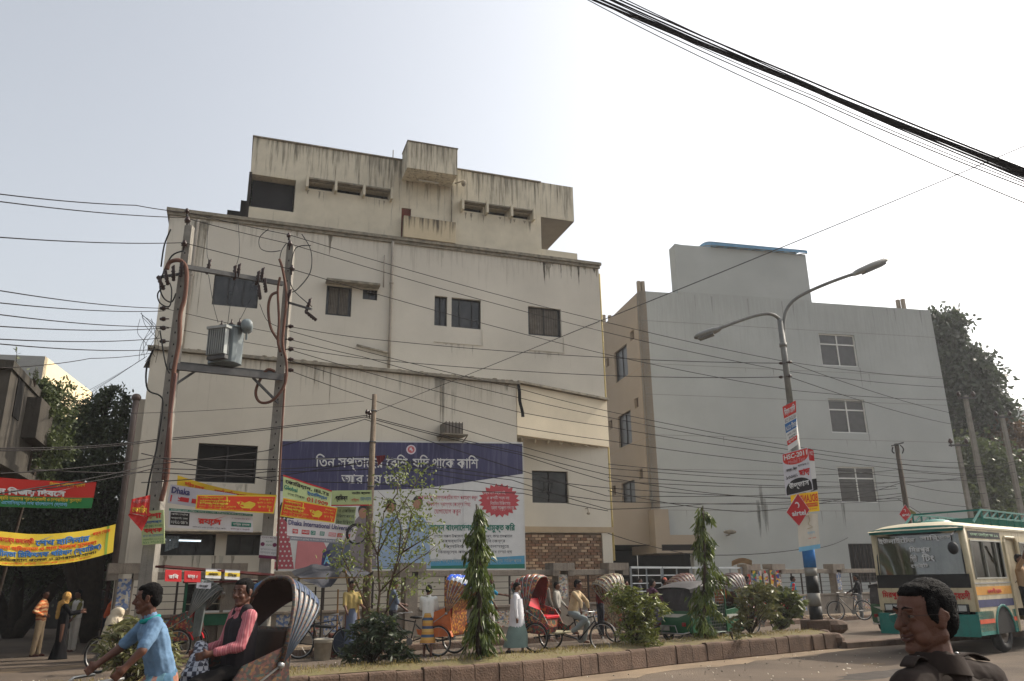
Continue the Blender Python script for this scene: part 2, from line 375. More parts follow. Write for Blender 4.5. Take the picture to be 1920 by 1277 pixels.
# low divider running on from the median
low = [Vector((8.15, 20.65, 0)), Vector((10.1, 21.7, 0)), Vector((14, 23.6, 0)), Vector((30, 32, 0))]
Lb = MB(); Q = resample(low, .9)
lowo = None
for i in range(len(Q)-1):
    d = (Q[i+1]-Q[i]).normalized(); n = Vector((-d.y, d.x, 0)); l = (Q[i+1]-Q[i]).length
    mb = MB(); mb.prism([Q[i]+d*.005+n*x+Vector((0, 0, z)) for x, z in [(0, 0), (0, .13), (.03, .15), (.42, .15), (.45, 0)]], d*(l-.01))
    if lowo is None: lowo = mb.build('divider', kerbm, kind='structure')
    else: mb.build('divider_block', kerbm, lowo)
# far pavement
PK = [Vector(p) for p in [(-9.3, 18.6, 0), (-6.2, 20.05, 0), (-3.05, 21.85, 0), (-.3, 23.5, 0), (4.2, 26.6, 0), (9.5, 31.0, 0), (14.0, 34.4, 0), (40, 54, 0)]]
P = resample(PK, 1.0); mb = MB(); k = len(P); bk = offs(P, 6)
mb.add([q+Vector((0, 0, .15)) for q in P]+[q+Vector((0, 0, .15)) for q in bk]+[q for q in P], [(i, i+1, k+i+1, k+i) for i in range(k-1)]+[(2*k+i, 2*k+i+1, i+1, i) for i in range(k-1)])
pav = mb.build('pavement', mat('pavement_concrete', (112, 98, 82), .92, .22, 2.2, .6, 25, alt=(130, 114, 94)), kind='structure')
for i in range(k-1):
    d = (P[i+1]-P[i]).normalized(); n = Vector((-d.y, d.x, 0)); l = (P[i+1]-P[i]).length
    if P[i].y > 36: continue
    mb = MB(); mb.prism([P[i]+d*.006-n*.004+n*x+Vector((0, 0, z)) for x, z in [(-.12, 0), (-.12, .14), (-.1, .165), (.04, .165), (.04, 0)]], d*(l-.012)); mb.build('kerb_stone', kerbm, pav, bevel=.004)
# litter and grit
mb = MB()
for i in range(700):
    t = random.uniform(0, len(KF)-1.01); q = poly_at(KF, t); s_ = random.choice([-1, 1])
    q = q+Vector((-.5, .8, 0))*random.uniform(1.6, 7) if s_ > 0 else q+Vector((.5, -.8, 0))*random.uniform(.05, 3.5)
    r_ = random.uniform(.008, .024); a = random.uniform(0, 3)
    mb.obox((q.x, q.y, .006), (r_*math.cos(a), r_*math.sin(a), 0), (-r_*.6*math.sin(a), r_*.6*math.cos(a), random.uniform(0, .01)), (0, 0, .003))
mb.build('litter', mat('litter_paper', (170, 160, 145), .9, .5, 9), kind='stuff')['label'] = 'scraps of paper and grit on the road'
mb = MB()
for i in range(500):
    q = random.choice([Vector((-3.9, 20.3, 0)), Vector((11.6, 33.2, .15)), Vector((9.5, 31.6, .15)), Vector((12.8, 34.5, .15))])+Vector((random.gauss(0, .9), random.gauss(0, .35), 0))
    r_ = random.uniform(.015, .05); mb.ell(q+Vector((0, 0, r_*.4)), (r_, r_*.7, r_*.5), n=5, k=3)
mb.build('rubble', dust, kind='stuff')['label'] = 'loose rubble and rubbish along the pavement edge'
# ------------------------------------------------------------------ building helpers
def wall_mesh(pl, s0, s1, z0, z1, holes, off, back, mt, name, parent, rev=.22, ztop=None):
    """a block whose front has real openings with reveals; ztop=(left,right) lets the top slope"""
    ss = sorted({s0, s1, *[h[0] for h in holes], *[h[1] for h in holes]}); zz = sorted({z0, z1, *[h[2] for h in holes], *[h[3] for h in holes]})
    def hole(a, z): return any(h[0] < a < h[1] and h[2] < z < h[3] for h in holes)
    def Z(s, z):
        if ztop and z == z1: return ztop[0]+(ztop[1]-ztop[0])*(s-s0)/(s1-s0)
        return z
    mb = MB()
    for i in range(len(ss)-1):
        for j in range(len(zz)-1):
            if hole((ss[i]+ss[i+1])/2, (zz[j]+zz[j+1])/2): continue
            mb.add([pl.pt(ss[i], Z(ss[i], zz[j]), off), pl.pt(ss[i+1], Z(ss[i+1], zz[j]), off), pl.pt(ss[i+1], Z(ss[i+1], zz[j+1]), off), pl.pt(ss[i], Z(ss[i], zz[j+1]), off)], [(0, 1, 2, 3)])
    for h in holes:
        a, b, c, d = h[:4]; r = h[4] if len(h) > 4 else rev
        q = [(a, c), (b, c), (b, d), (a, d)]
        vs = [pl.pt(x, y, off) for x, y in q]+[pl.pt(x, y, off-r) for x, y in q]
        mb.add(vs, [(i, i+4, (i+1) % 4+4, (i+1) % 4) for i in range(4)])
    q = [(s0, z0), (s1, z0), (s1, Z(s1, z1)), (s0, Z(s0, z1))]
    vs = [pl.pt(x, y, off) for x, y in q]+[pl.pt(x, y, off-back) for x, y in q]
    mb.add(vs, [(0, 4, 7, 3), (1, 2, 6, 5), (3, 7, 6, 2), (4, 5, 6, 7)])
    return mb.build(name, mt, parent)
def pbox(pl, s0, s1, z0, z1, o0, o1, mb=None):
    mb = mb or MB(); return mb.obox(pl.pt((s0+s1)/2, (z0+z1)/2, (o0+o1)/2), pl.u*(s1-s0)/2, pl.n*(o1-o0)/2, Vector((0, 0, (z1-z0)/2)))
darkglass = mat('dark_window_glass', (30, 30, 32), .12, .5, 2, spec=.5, alt=(58, 58, 58))
darkframe = mat('dark_window_frame', (42, 40, 40), .5, .1)
whiteframe = mat('white_window_frame', (205, 205, 200), .5, .05)
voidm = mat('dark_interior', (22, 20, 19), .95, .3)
def window(pl, s0, s1, z0, z1, off, parent, frame=darkframe, mull=(0.5,), trans=None, rev=.16, glass=None, fw=.045, curtain=False):
    mb = MB(); mb.add([pl.pt(s0, z0, off-rev), pl.pt(s1, z0, off-rev), pl.pt(s1, z1, off-rev), pl.pt(s0, z1, off-rev)], [(0, 1, 2, 3)])
    wd = mb.build('window', glass or darkglass, parent)
    f = MB()
    for a, b, c, d in [(s0, s1, z0, z0+fw), (s0, s1, z1-fw, z1), (s0, s0+fw, z0+fw, z1-fw), (s1-fw, s1, z0+fw, z1-fw)]: pbox(pl, a, b, c, d, off-rev+.004, off-rev+.05, f)
    for m_ in mull:
        c = s0+(s1-s0)*m_; pbox(pl, c-fw*.5, c+fw*.5, z0+fw, z1-fw, off-rev+.006, off-rev+.045, f)
    if trans: c = z0+(z1-z0)*trans; pbox(pl, s0+fw, s1-fw, c-fw*.5, c+fw*.5, off-rev+.008, off-rev+.048, f)
    f.build('frame', frame, wd)
    if curtain:
        g = MB(); g.grid(lambda u, v: pl.pt(s0+.1+(s1-s0-.2)*u, z0+.1+(z1-z0-.15)*v, off-rev+.008+.012*abs(math.sin(u*38))), 60, 1)
        g.build('curtain', mat('grey_curtain', (92, 86, 78), .9, .3, 6), wd)
    return wd
# ------------------------------------------------------------------ the cream hospital block
A = Plane((-11.6, 25, 0), 70.5)
cream = mat('cream_render', (196, 190, 177), .92, .09, .45, .12, 50, streak=.38, stain=(118, 108, 92), top=[(12.9, 14.35)], amt=.2)
creamtop = mat('weathered_cream_render', (198, 190, 170), .92, .12, 1.2, .2, 50, streak=.8, stain=(72, 66, 56), top=[(15.4, 18.6)])
creamlow = mat('cream_render_lower', (194, 187, 172), .92, .09, .5, .12, 50, streak=.45, stain=(112, 100, 82), top=[(7.4, 8.75)], amt=.19)
grime = mat('blackened_concrete', (124, 118, 106), .95, .3, 5, .6, 30, alt=(152, 144, 128))
H = thing('hospital_building', 'long cream hospital building with stained walls and a smaller top storey, behind the fence', 'building', A.pt(8, 0, 0))
# upper windows: (s0,s1,z0,z1)
UW = [(1.28, 2.79, 11.02, 12.2), (5.14, 6.06, 11.04, 12.2), (6.46, 7.0, 11.78, 12.2), (9.19, 9.69, 11.02, 12.22), (9.86, 11.04, 11.02, 12.22), (13.0, 14.42, 11.0, 12.2)]
wall_mesh(A, -.38, 16.2, 8.4, 14.3, UW, 0, 13, cream, 'upper_wall', H)
RW = [(13.02, 14.48, 4.48, 5.67)]
BR = (12.7, 15.8, .1, 3.4, .12)
wall_mesh(A, 12.2, 16.2, 0, 8.4, RW+[BR], 0, 12, creamlow, 'side_wall', H, rev=.16)
LW = [(1.38, 3.24, 4.9, 6.2), (.5, 2.15, 2.62, 3.28), (2.5, 3.8, 2.62, 3.28)]
Lp = Plane((-11.03, 22.87, 0), 65.3); lowo_ = 0
LWs = [(1.62, 3.35, 4.69, 5.86), (.83, 2.37, 2.56, 3.17), (2.68, 3.9, 2.56, 3.17)]
wall_mesh(Lp, 0, 12.28, 0, 8.62, LWs, 0, 1.9, creamlow, 'lower_wall', H)
mb = MB(); mb.add([Lp.pt(0, 8.6, 0), Lp.pt(12.28, 8.6, 0), A.pt(12.3, 8.6, .02), A.pt(-.6, 8.6, .02)], [(0, 1, 2, 3)]); mb.build('lower_roof', grime, H)
for i, q in enumerate(UW): window(A, *q[:4], 0, H, mull=[(.33, .66), (.5,), (.5,), (.5,), (.3, .72), (.5,)][i], curtain=(i in (5, 1)))
window(A, *RW[0], 0, H, mull=(.5,))
window(Lp, *LWs[0], 0, H, mull=(.5,), glass=voidm)
for q in LWs[1:]: window(Lp, *q, 0, H, mull=(.33, .66))
pbox(Lp, .6, 4.0, 3.19, 3.25, .003, .4).build('window_canopy', grime, H, bevel=.02)
# sills / sunken panels below two upper windows
for a, b in ((9.19, 11.1), (13.0, 14.5)):
    pbox(A, a, b, 10.36, 10.385, 0.002, .03).build('sill_ledge', cream, H); pbox(A, b-.01, b+.03, 10.38, 11.02, .002, .03).build('sill_rib', cream, H)
pbox(A, 5.08, 7.04, 12.22, 12.32, 0.002, .42).build('window_canopy', grime, H, bevel=.02)
# parapet copings
mb = MB(); pbox(A, -.5, 16.28, 14.3, 14.42, -12.9, .14, mb); pbox(A, -.44, 16.24, 14.18, 14.299, .003, .07, mb); mb.build('cornice', grime, H)
mb = pbox(Lp, -.12, 12.4, 8.64, 8.74, -.2, .13); mb.build('ledge', grime, H)
mb = MB()
for i in range(70):
    s_ = random.uniform(0, 12.2); r_ = random.uniform(.02, .07); mb.ell(Lp.pt(s_, 8.74+r_*.3, random.uniform(-.1, .1)), (r_*1.6, r_, r_*.5), n=6, k=4)
mb.build('ledge_debris', grime, H, kind='stuff')
# oblique cream panel closing the balcony between lower block and side wall
panelm = mat('pale_cream_panel', (208, 196, 172), .9, .07, 1, .08, 60)
p1 = Lp.pt(12.3, 8.68, .0); p2 = Lp.pt(12.3, 6.78, .0); p3 = A.pt(16.25, 8.5, .05); p4 = A.pt(16.25, 6.67, .05); Dl = p1.y
dn = Vector(((p3-p1).y, -(p3-p1).x, 0)).normalized()
mb = MB(); mb.prism([p1, p2, p4, p3], -dn*.15); mb.build('balcony_panel', panelm, H)
mb = MB(); bk1 = A.pt(12.3, p2.z+.08, 0); bk2 = A.pt(16.1, p4.z+.08, 0)
mb.add([p2+Vector((0, 0, .02)), p4+Vector((0, 0, .02)), bk2, bk1, p2+Vector((0, 0, .1)), p4+Vector((0, 0, .1)), bk2+Vector((0, 0, .08)), bk1+Vector((0, 0, .08))], [(0, 3, 2, 1), (4, 5, 6, 7), (0, 4, 7, 3)]); mb.build('balcony_floor', creamlow, H)
for i in range(7):
    t = (i+.5)/7; a = p2.lerp(p4, t)+Vector((0, 0, -.0)); b = A.pt(12.4+3.6*t, a.z, .01)
    if (a-b).length > .1: MB().beam(a-dn*.16, b, .07, .12).build('joist', creamlow, H)
MB().beam(p1+Vector((0, 0, .06)), p3+Vector((0, 0, .06)), .3, .08).build('panel_coping', grime, H)
# dark torn cloth hanging at the panel corner
mb = MB(); mb.grid(lambda u, v: D(968+6*u+v*9, 720+62*v, Dl-.1)+Vector((.02*math.sin(v*9), 0, 0)), 2, 8)
o = mb.build('hanging_cloth', mat('black_rag', (28, 26, 26), .95, .3)); tag(o, 'black torn strip of cloth hanging from the ledge corner by the cream balcony panel', 'cloth')
# flat lintel band over the brick infill, side pilasters
pbox(A, 12.3, 16.28, 3.42, 3.62, .003, .035).build('band', mat('tan_band', (168, 150, 124), .9, .08), H)
# brick infill in real bricks
brk = mat('brick_red', (150, 122, 98), .95, .28, 5, .5, 40, alt=(128, 92, 72))
mortar = mat('mortar', (98, 84, 70), .95, .2, 6)
mb = pbox(A, 12.66, 15.84, .05, 3.42, -.4, -.09); inf = mb.build('brick_infill', mortar, H)
bm = MB(); bm.box((0, 0, 0), (1, 1, 1)); bme = [bm.mesh('brick', brk), bm.mesh('brick', mat('brick_pale', (168, 142, 116), .95, .2, 5, .5, 40)), bm.mesh('brick', mat('brick_brown', (122, 100, 82), .95, .2, 5, .5, 40))]
rowsn = 18; nb = 0; bh = 1.9/rowsn; ang = math.atan2(A.u.y, A.u.x)
for r_ in range(rowsn):
    x = 12.72-(.13 if r_ % 2 else 0)
    while x < 15.75:
        a = max(x, 12.71); b = min(x+.245, 15.79); x += .26
        if b-a < .06 or nb >= 300: continue
        nb += 1
        o = bpy.data.objects.new('brick', random.choice(bme)); COL.objects.link(o); o.parent = inf; ROOT[o.name] = ROOT[inf.name]
        q = A.pt((a+b)/2, 3.34-bh*(r_+.5), -.075+random.uniform(-.012, .016)); I = ROOT[H.name]
        o.location = I @ q; o.rotation_euler = (0, random.uniform(-.02, .02), ang); o.scale = (b-a-.012, .05, bh-.02)
mb = MB()
for r_ in range(13):
    x = 12.72-(.13 if r_ % 2 else 0)
    while x < 15.7:
        a = max(x, 12.71); b = min(x+.245, 15.79); x += .26
        if b-a > .06: pbox(A, a+.006, b-.006, 1.43-bh*(r_+1)+.01, 1.43-bh*r_-.01, -.088, -.06+random.uniform(-.01, .01), mb)
mb.build('lower_bricks', brk, inf, kind='stuff')
# the top storey
OP = (2.2, 3.78, 14.95, 16.28, .6); SL1 = [(4.25, 5.15, 16.02, 16.3, .35), (5.32, 6.22, 16.02, 16.3, .35), (6.38, 7.3, 16.02, 16.3, .35)]
SL2 = [(10.3, 11.15, 16.02, 16.3, .35), (11.35, 12.2, 16.02, 16.3, .35), (12.4, 13.2, 16.02, 16.3, .35)]
DR = (7.82, 8.2, 14.5, 15.76, .12)
wall_mesh(A, 2.14, 13.68, 14.3, 17.82, [OP]+SL1+SL2+[DR], -.06, 9, creamtop, 'top_storey', H)
mb = pbox(A, 2.25, 3.75, 14.96, 16.26, -.55, -.5); mb.build('dark_sheeting', mat('dark_sheet', (48, 47, 48), .8, .2, 3, .6, 6), H)
mb = MB(); pbox(A, 2.1, 2.2, 14.42, 16.35, -1.6, -.05, mb)
for q in range(2): pbox(A, 1.5-.1, 2.12, 14.55+q*.62, 14.95+q*.62, -2.6, -1.9, mb)
pbox(A, 1.85, 2.12, 14.42, 16.2, -3.4, -2.2, mb); mb.build('louvre_fins', mat('dark_louvre', (50, 46, 42), .9, .2), H)
for L_ in (SL1, SL2):
    for q in L_: pbox(A, q[0], q[1], q[2], q[3], -.5, -.4).build('slot_glass', darkglass, H)
    xs = [L_[0][0]-.07]+[(L_[i][1]+L_[i+1][0])/2 for i in range(2)]+[L_[2][1]+.07]
    for x in xs: pbox(A, x-.045, x+.045, 15.92, 16.4, -.055, .28).build('fin', creamtop, H)
    pbox(A, xs[0]+.05, xs[-1]-.05, 16.302, 16.36, -.055, .2).build('slot_hood', grime, H)
pbox(A, DR[0], DR[1], 14.5, 15.76, -.16, -.12).build('door', mat('brown_door', (104, 52, 40), .7, .2), H)
pbox(A, 2.1, 13.72, 17.821, 17.87, -9, 0).build('roof_coping', grime, H)
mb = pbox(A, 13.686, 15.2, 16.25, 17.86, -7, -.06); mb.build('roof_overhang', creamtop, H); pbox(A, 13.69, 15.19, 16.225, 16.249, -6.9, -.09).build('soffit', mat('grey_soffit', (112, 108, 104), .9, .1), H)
# room behind the open corner under the overhang
pbox(A, 13.7, 15.3, 14.42, 14.8, -.5, -.1).build('terrace_parapet', creamtop, H)
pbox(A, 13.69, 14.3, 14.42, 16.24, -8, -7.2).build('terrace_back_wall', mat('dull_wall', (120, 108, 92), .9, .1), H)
# water tank box and parapet box
tk = MB(); a = [D(760, 277, 1), D(855, 292, 1)]
pbox(A, 7.78, 9.78, 16.95, 18.1, -.05, 1.0, tk); tk.build('water_tank', creamtop, H, bevel=.01)
pbox(A, 7.76, 9.8, 18.101, 18.14, -.05, 1.03).build('tank_coping', grime, H)
pbox(A, 7.88, 9.95, 14.43, 15.33, -.055, .18).build('roof_parapet', mat('streaked_parapet', (190, 176, 148), .92, .1, 1.2, .2, 50, streak=.95, stain=(72, 66, 56), top=[(14.4, 15.4)]), H, bevel=.01)
MB().tube([A.pt(9.82, 17.0, .02), A.pt(9.82, 14.5, .02)], .03, 6).build('roof_pipe', grime, H)
mb = MB(); mb.beam(A.pt(9.95, 17.15, 0), A.pt(10.2, 17.15, .25), .04, .04); mb.ell(A.pt(10.24, 17.05, .28), (.1, .1, .14)); mb.build('roof_lamp', grime, H)
MB().beam(A.pt(8.4, 16.88, .3), A.pt(9.2, 16.88, .3), .05, .05).build('tube_light', whiteframe, H)
MB().beam(A.pt(7.4, 17.8, 0), A.pt(7.4, 18.2, 0), .03, .03).build('iron_stub', grime, H)
# drips and damp runs with outlines of their own
drip = [mat('drip_stain', (146, 139, 125), .95, .25, 6), mat('dark_drip_stain', (92, 86, 76), .95, .3, 6), mat('faint_drip_stain', (176, 170, 156), .95, .15, 4)]
rs = random.Random(3)
def drips(pl, s0, s1, z, n, lmax, off, which, wmax=.09):
    for i in range(n):
        s_ = rs.uniform(s0, s1); w_ = rs.uniform(.015, wmax); L_ = lmax*rs.uniform(.15, 1)**1.5; mb = MB(); P_ = [(s_-w_, z)]
        for k in range(5): P_.append((s_-w_*(1-k/5)*rs.uniform(.5, 1)+rs.uniform(-.01, .01), z-L_*(k+1)/6))
        P_.append((s_, z-L_))
        for k in range(4, -1, -1): P_.append((s_+w_*(1-k/5)*rs.uniform(.5, 1)+rs.uniform(-.01, .01), z-L_*(k+1)/6))
        P_.append((s_+w_, z)); mb.add([pl.pt(a, b, off) for a, b in P_], [tuple(range(len(P_)))]); mb.build('drip_stain', drip[rs.choice(which)], H)
drips(A, .2, 16, 14.17, 13, 1.0, .0035, (2, 2, 0)); drips(A, 13.5, 16.1, 14.17, 16, 1.1, .004, (0, 1)); drips(Lp, .3, 12.1, 8.63, 12, 1.0, .0035, (2, 2, 0)); drips(Lp, 9.1, 10.1, 8.63, 16, 2.2, .004, (0, 2, 2), .13); drips(Lp, 4.9, 5.5, 8.63, 6, 1.5, .0045, (0, 2)); drips(A, .3, .9, 14.1, 8, 4.2, .0045, (2, 0), .1)
drips(A, 4.2, 7.3, 15.95, 6, .5, -.056, (2, 0)); drips(A, 10.2, 13.3, 15.95, 10, .6, -.056, (2, 0)); drips(A, 9.2, 11, 10.35, 8, .5, .0035, (2,)); drips(A, 13, 14.4, 10.35, 8, .5, .0035, (2,)); drips(Lp, .8, 3.9, 2.55, 12, .8, .004, (2, 0)); drips(Lp, 1.6, 3.3, 4.66, 8, .7, .004, (2,))
# rain pipes
pipe = mat('grey_pipe', (150, 142, 130), .7, .15, 3)
def rain_pipe(pts, r=.055, m_=pipe):
    mb = MB(); mb.tube(pts, r, 8)
    for p in pts[1:-1:2]: mb.ell(p, (r*1.5,)*3, n=8, k=5)
    return mb.build('rain_pipe', m_, H, smooth=True)
rain_pipe([A.pt(7.5, 14.2, .08), A.pt(7.5, 12.5, .08), A.pt(7.5, 10.5, .08), A.pt(7.5, 9.2, .08)])
rain_pipe([A.pt(7.2, 13.6, .08), A.pt(7.2, 12.3, .08)], .025)
rain_pipe([A.pt(6.3, 9.95, .1), A.pt(7.45, 9.75, .1)], .05, grime)
rain_pipe([A.pt(.55, 14.1, .08), A.pt(.55, 12, .08), A.pt(.5, 9.3, .08)], .06)
rain_pipe([A.pt(16.27, 14.0, -.1), A.pt(16.27, 11, -.1), A.pt(16.27, 9, -.1), A.pt(16.28, 5, -.1), A.pt(16.3, 2.4, -.1)], .045, mat('tan_pipe', (160, 146, 100), .7, .15))
brownpipe = mat('brown_pipe', (84, 72, 66), .6, .2)
dp = MB(); c = [Lp.pt(-.25, 7.1, .05), Lp.pt(-.25, 6, .05), Lp.pt(-.25, 4.2, .05), Lp.pt(-.25, 2.0, .05)]; dp.tube(c, .09, 10); dp.ell(c[0], (.14, .14, .12)); dp.build('drain_pipe', brownpipe, H, smooth=True)
# low side block left of the corner
wall_mesh(Lp, -.2, -.002, 0, 7.1, [], -.1, 6, creamlow, 'annex_wall', H)
# stains running below joints are in the material; grime streak patches under the ledge
# air conditioner in its cage
ac = thing('air_conditioner', 'window air conditioner in a metal cage on the cream wall above the billboard', 'air conditioner', Lp.pt(9.7, 6.6, 0))
pbox(Lp, 9.35, 10.0, 6.58, 6.95, .01, .5).build('casing', mat('ac_grey', (112, 106, 98), .6, .2), ac, bevel=.01)
mb = MB(); pbox(Lp, 9.22, 10.12, 6.5, 6.54, .01, .7, mb)
for x in (9.24, 10.1): mb.beam(Lp.pt(x, 6.5, .68), Lp.pt(x, 6.25, .02), .03, .03)
mb.build('bracket', grime, ac)
for i in range(6): pbox(Lp, 9.37+i*.12, 9.39+i*.12, 6.55, 6.98, .505, .53).build('cage_bar', mat('rust_iron', (70, 60, 54), .8, .2), ac)
# electric lamp hook on the side wall
mb = MB(); mb.tube([A.pt(15.15, 4.3, .01), A.pt(15.15, 4.3, .2), A.pt(15.15, 4.15, .25)], .02, 6); mb.ell(A.pt(15.15, 4.1, .25), (.07, .07, .05)); mb.build('wall_lamp', grime, H)
# lit tube light seen in the ground floor window
pass
# ------------------------------------------------------------------ the grey building
B_ = Plane((8, 42, 0), 77.5)
greyw = mat('pale_grey_render', (164, 167, 164), .92, .07, .4, .1, 60, streak=.22, stain=(128, 128, 122), top=[(12, 17.6)])
tanw = mat('tan_side_render', (150, 138, 122), .92, .05, .8, .1, 60)
Gb = thing('grey_building', 'pale grey four storey building with white framed windows, right of the cream hospital', 'building', B_.pt(9, 0, 0))
GW = [(10.45, 12.85, 13.58, 15.56), (10.47, 12.85, 9.6, 11.6), (10.47, 12.85, 5.66, 7.66), (10.5, 12.9, 1.4, 3.78)]
wall_mesh(B_, -.72, 18.5, 3.5, 17.5, GW[:3], 0, .4, greyw, 'front_wall', Gb)
wall_mesh(B_, 1.35, 18.5, 0, 3.5, [(10.5, 12.9, 1.4, 3.45)], 0, .4, greyw, 'ground_floor_wall', Gb)
for q in GW[:3]: window(B_, *q, 0, Gb, frame=whiteframe, trans=.68, glass=mat('grey_window_glass', (70, 68, 66), .15, .2, spec=.5), fw=.07, rev=.12)
w4 = window(B_, 10.5, 12.9, 1.4, 3.45, 0, Gb, frame=darkframe, glass=voidm)
for i in range(11):
    x = 10.6+i*.22; pbox(B_, x-.012, x+.012, 1.45, 3.4, -.1, -.075).build('grille_bar', mat('rust_iron', (70, 60, 54)), w4)
# belt grooves
for z in (15.72, 13.2, 11.45, 9.2, 7.35, 5.2): pbox(B_, -.7, 18.48, z-.014, z+.014, .001, .006).build('belt_line', mat('belt_grey', (135, 136, 130), .9), Gb)
wall_mesh(B_, 1.7, 10.3, 17.45, 20.6, [], -.004, .8, greyw, 'stair_tower', Gb)
pbox(B_, 1.68, 1.96, 17.5, 20.62, .0, .02).build('tower_edge', greyw, Gb)
gd = mat('grey_damp_stain', (142, 144, 140), .95, .12, 5)
for i in range(34):
    s_, z_, L_, w_ = rs.choice([(rs.uniform(0, 18), 17.45, rs.uniform(.3, 2), rs.uniform(.02, .07)), (rs.choice([10.5, 12.8])+rs.uniform(-.1, .1), rs.choice([13.55, 9.57, 5.63]), rs.uniform(.4, 1.6), .05), (rs.uniform(0, 18), rs.choice([13.19, 9.19, 5.19]), rs.uniform(.2, .8), rs.uniform(.02, .06)), (5.6+rs.uniform(-.3, .3), rs.uniform(5, 7), 1.5, .1)])
    mb = MB(); mb.add([B_.pt(a, b, .004) for a, b in ((s_-w_, z_), (s_-w_*.7, z_-L_*.4), (s_-w_*.4, z_-L_*.8), (s_, z_-L_), (s_+w_*.3, z_-L_*.7), (s_+w_*.8, z_-L_*.3), (s_+w_, z_))], [tuple(range(7))]); mb.build('damp_stain', gd, Gb)
# left side face, set with its windows
Lf = Plane(tuple(B_.pt(-.72, 0, 0)), 77.5-90)      # u points away from the camera
def lside(x, y): return Lf.px(x, y)
sB = Lf.px(1131, 600)[0]
# Lf.n faces right; we want openings on the left face -> mirror normal
Lf.n = -Lf.n
LHs = []
for tl, br in [((1152, 640), (1176, 700)), ((1160, 765), (1184, 826)), ((1168, 886), (1192, 948))]:
    a = Lf.px(tl[0], (tl[1]+br[1])/2)[0]; b = Lf.px(br[0], (tl[1]+br[1])/2)[0]
    mid = (a+b)/2; LHs.append((min(a, b), max(a, b)))
LH = [(LHs[0][0], LHs[0][1], z0, z0+1.9) for z0 in (13.2, 9.2, 5.2)]
vents = [(min(LHs[0])-1.3, min(LHs[0])-.7, z, z+.55) for z in (15.0, 11.0, 7.0)]+[(max(LHs[0])+1.0, max(LHs[0])+1.6, z, z+.55) for z in (14.6, 10.6, 6.6)]
wall_mesh(Lf, .0, max(sB, 8), 3.6, 17.5, LH+vents, 0, .4, tanw, 'side_wall', Gb)
for q in LH: window(Lf, *q, 0, Gb, glass=mat('side_window_glass', (60, 60, 60), .3, .2))
for q in vents: pbox(Lf, q[0], q[1], q[2], q[3], -.2, -.15).build('vent_louvre', mat('vent_brown', (92, 78, 66), .9, .2), Gb)
for z in (13.1, 9.1, 5.1): pbox(Lf, .01, max(sB, 8)-.01, z-.015, z+.015, .001, .006).build('side_belt_line', mat('belt_tan', (150, 132, 110), .9), Gb)
mb = MB(); mb.add([B_.pt(-.7, 17.4, -.1), B_.pt(18.4, 17.4, -.1), B_.pt(18.4, 17.4, -14), B_.pt(-.7, 17.4, -14)], [(0, 1, 2, 3)]); mb.build('roof', conc, Gb)
# overhanging first floor and dark parking below
pbox(B_, -2.9, -.72, 3.45, 5.6, -9, -.3).build('overhang_block', tanw, Gb)
pbox(B_, -.9, -.1, 3.0, 5.2, -3, .5).build('porch_block', tanw, Gb)
pbox(B_, -.098, 1.6, 3.0, 3.9, -3, .5).build('porch_beam', tanw, Gb)
pbox(B_, -.6, 1.34, 3.12, 3.42, .502, .51).build('porch_vent', voidm, Gb)
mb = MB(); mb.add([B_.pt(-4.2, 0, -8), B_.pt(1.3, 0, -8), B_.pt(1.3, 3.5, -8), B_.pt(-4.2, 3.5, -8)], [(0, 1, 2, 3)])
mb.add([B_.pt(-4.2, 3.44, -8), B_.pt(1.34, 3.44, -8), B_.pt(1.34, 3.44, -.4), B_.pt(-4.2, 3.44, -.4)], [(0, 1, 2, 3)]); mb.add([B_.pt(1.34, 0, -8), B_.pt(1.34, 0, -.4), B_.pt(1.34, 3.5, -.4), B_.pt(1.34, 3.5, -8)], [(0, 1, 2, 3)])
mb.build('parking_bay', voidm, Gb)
# roof posts and blue canopy
for (s_, o_) in ((-.55, -.4), (-.3, -.4), (-.6, -6.5), (-.2, -6.5), (16.9, -.3), (16.7, -.5)): pbox(B_, s_-.1, s_+.1, 17.5, 18.25, o_-.1, o_+.1).build('roof_post', tanw, Gb, bevel=.02)
can = thing('roof_canopy', 'blue arched plastic sheet canopy on the roof tower of the grey building', 'canopy', B_.pt(7, 20.6, -1))
cs = MB(); cs.grid(lambda u, v: B_.pt(4.0+6.3*u, 20.68+.6*math.sin(math.pi*(v*.9+.1))*(1-.35*u), .22-3.3*v), 14, 10); cs.grid(lambda u, v: B_.pt(4.0+6.3*u, 20.82-.17*v-.05*u, .23), 14, 1); cs.grid(lambda u, v: B_.pt(4.0, 20.62+.62*math.sin(math.pi*(u*.9+.1))*v, .22-3.3*u), 12, 1); cs.build('sheet', mat('blue_plastic_sheet', (96, 142, 176), .4, .2), can, smooth=True)
for i in range(9):
    u = i/8; MB().tube([B_.pt(4+6.3*u, 20.6+.5*math.sin(math.pi*v/8)*(1-.15*u), .17-3.2*v/8) for v in range(9)], .03, 6).build('rib', grime, can)
# tiny flood light on the porch, drain stain pipe
mb = MB(); mb.tube([B_.pt(3.3, 3.9, .01), B_.pt(3.3, 3.9, .4)], .03, 6); mb.ell(B_.pt(3.3, 4.05, .45), (.35, .2, .12)); mb.build('flood_light', grime, Gb)
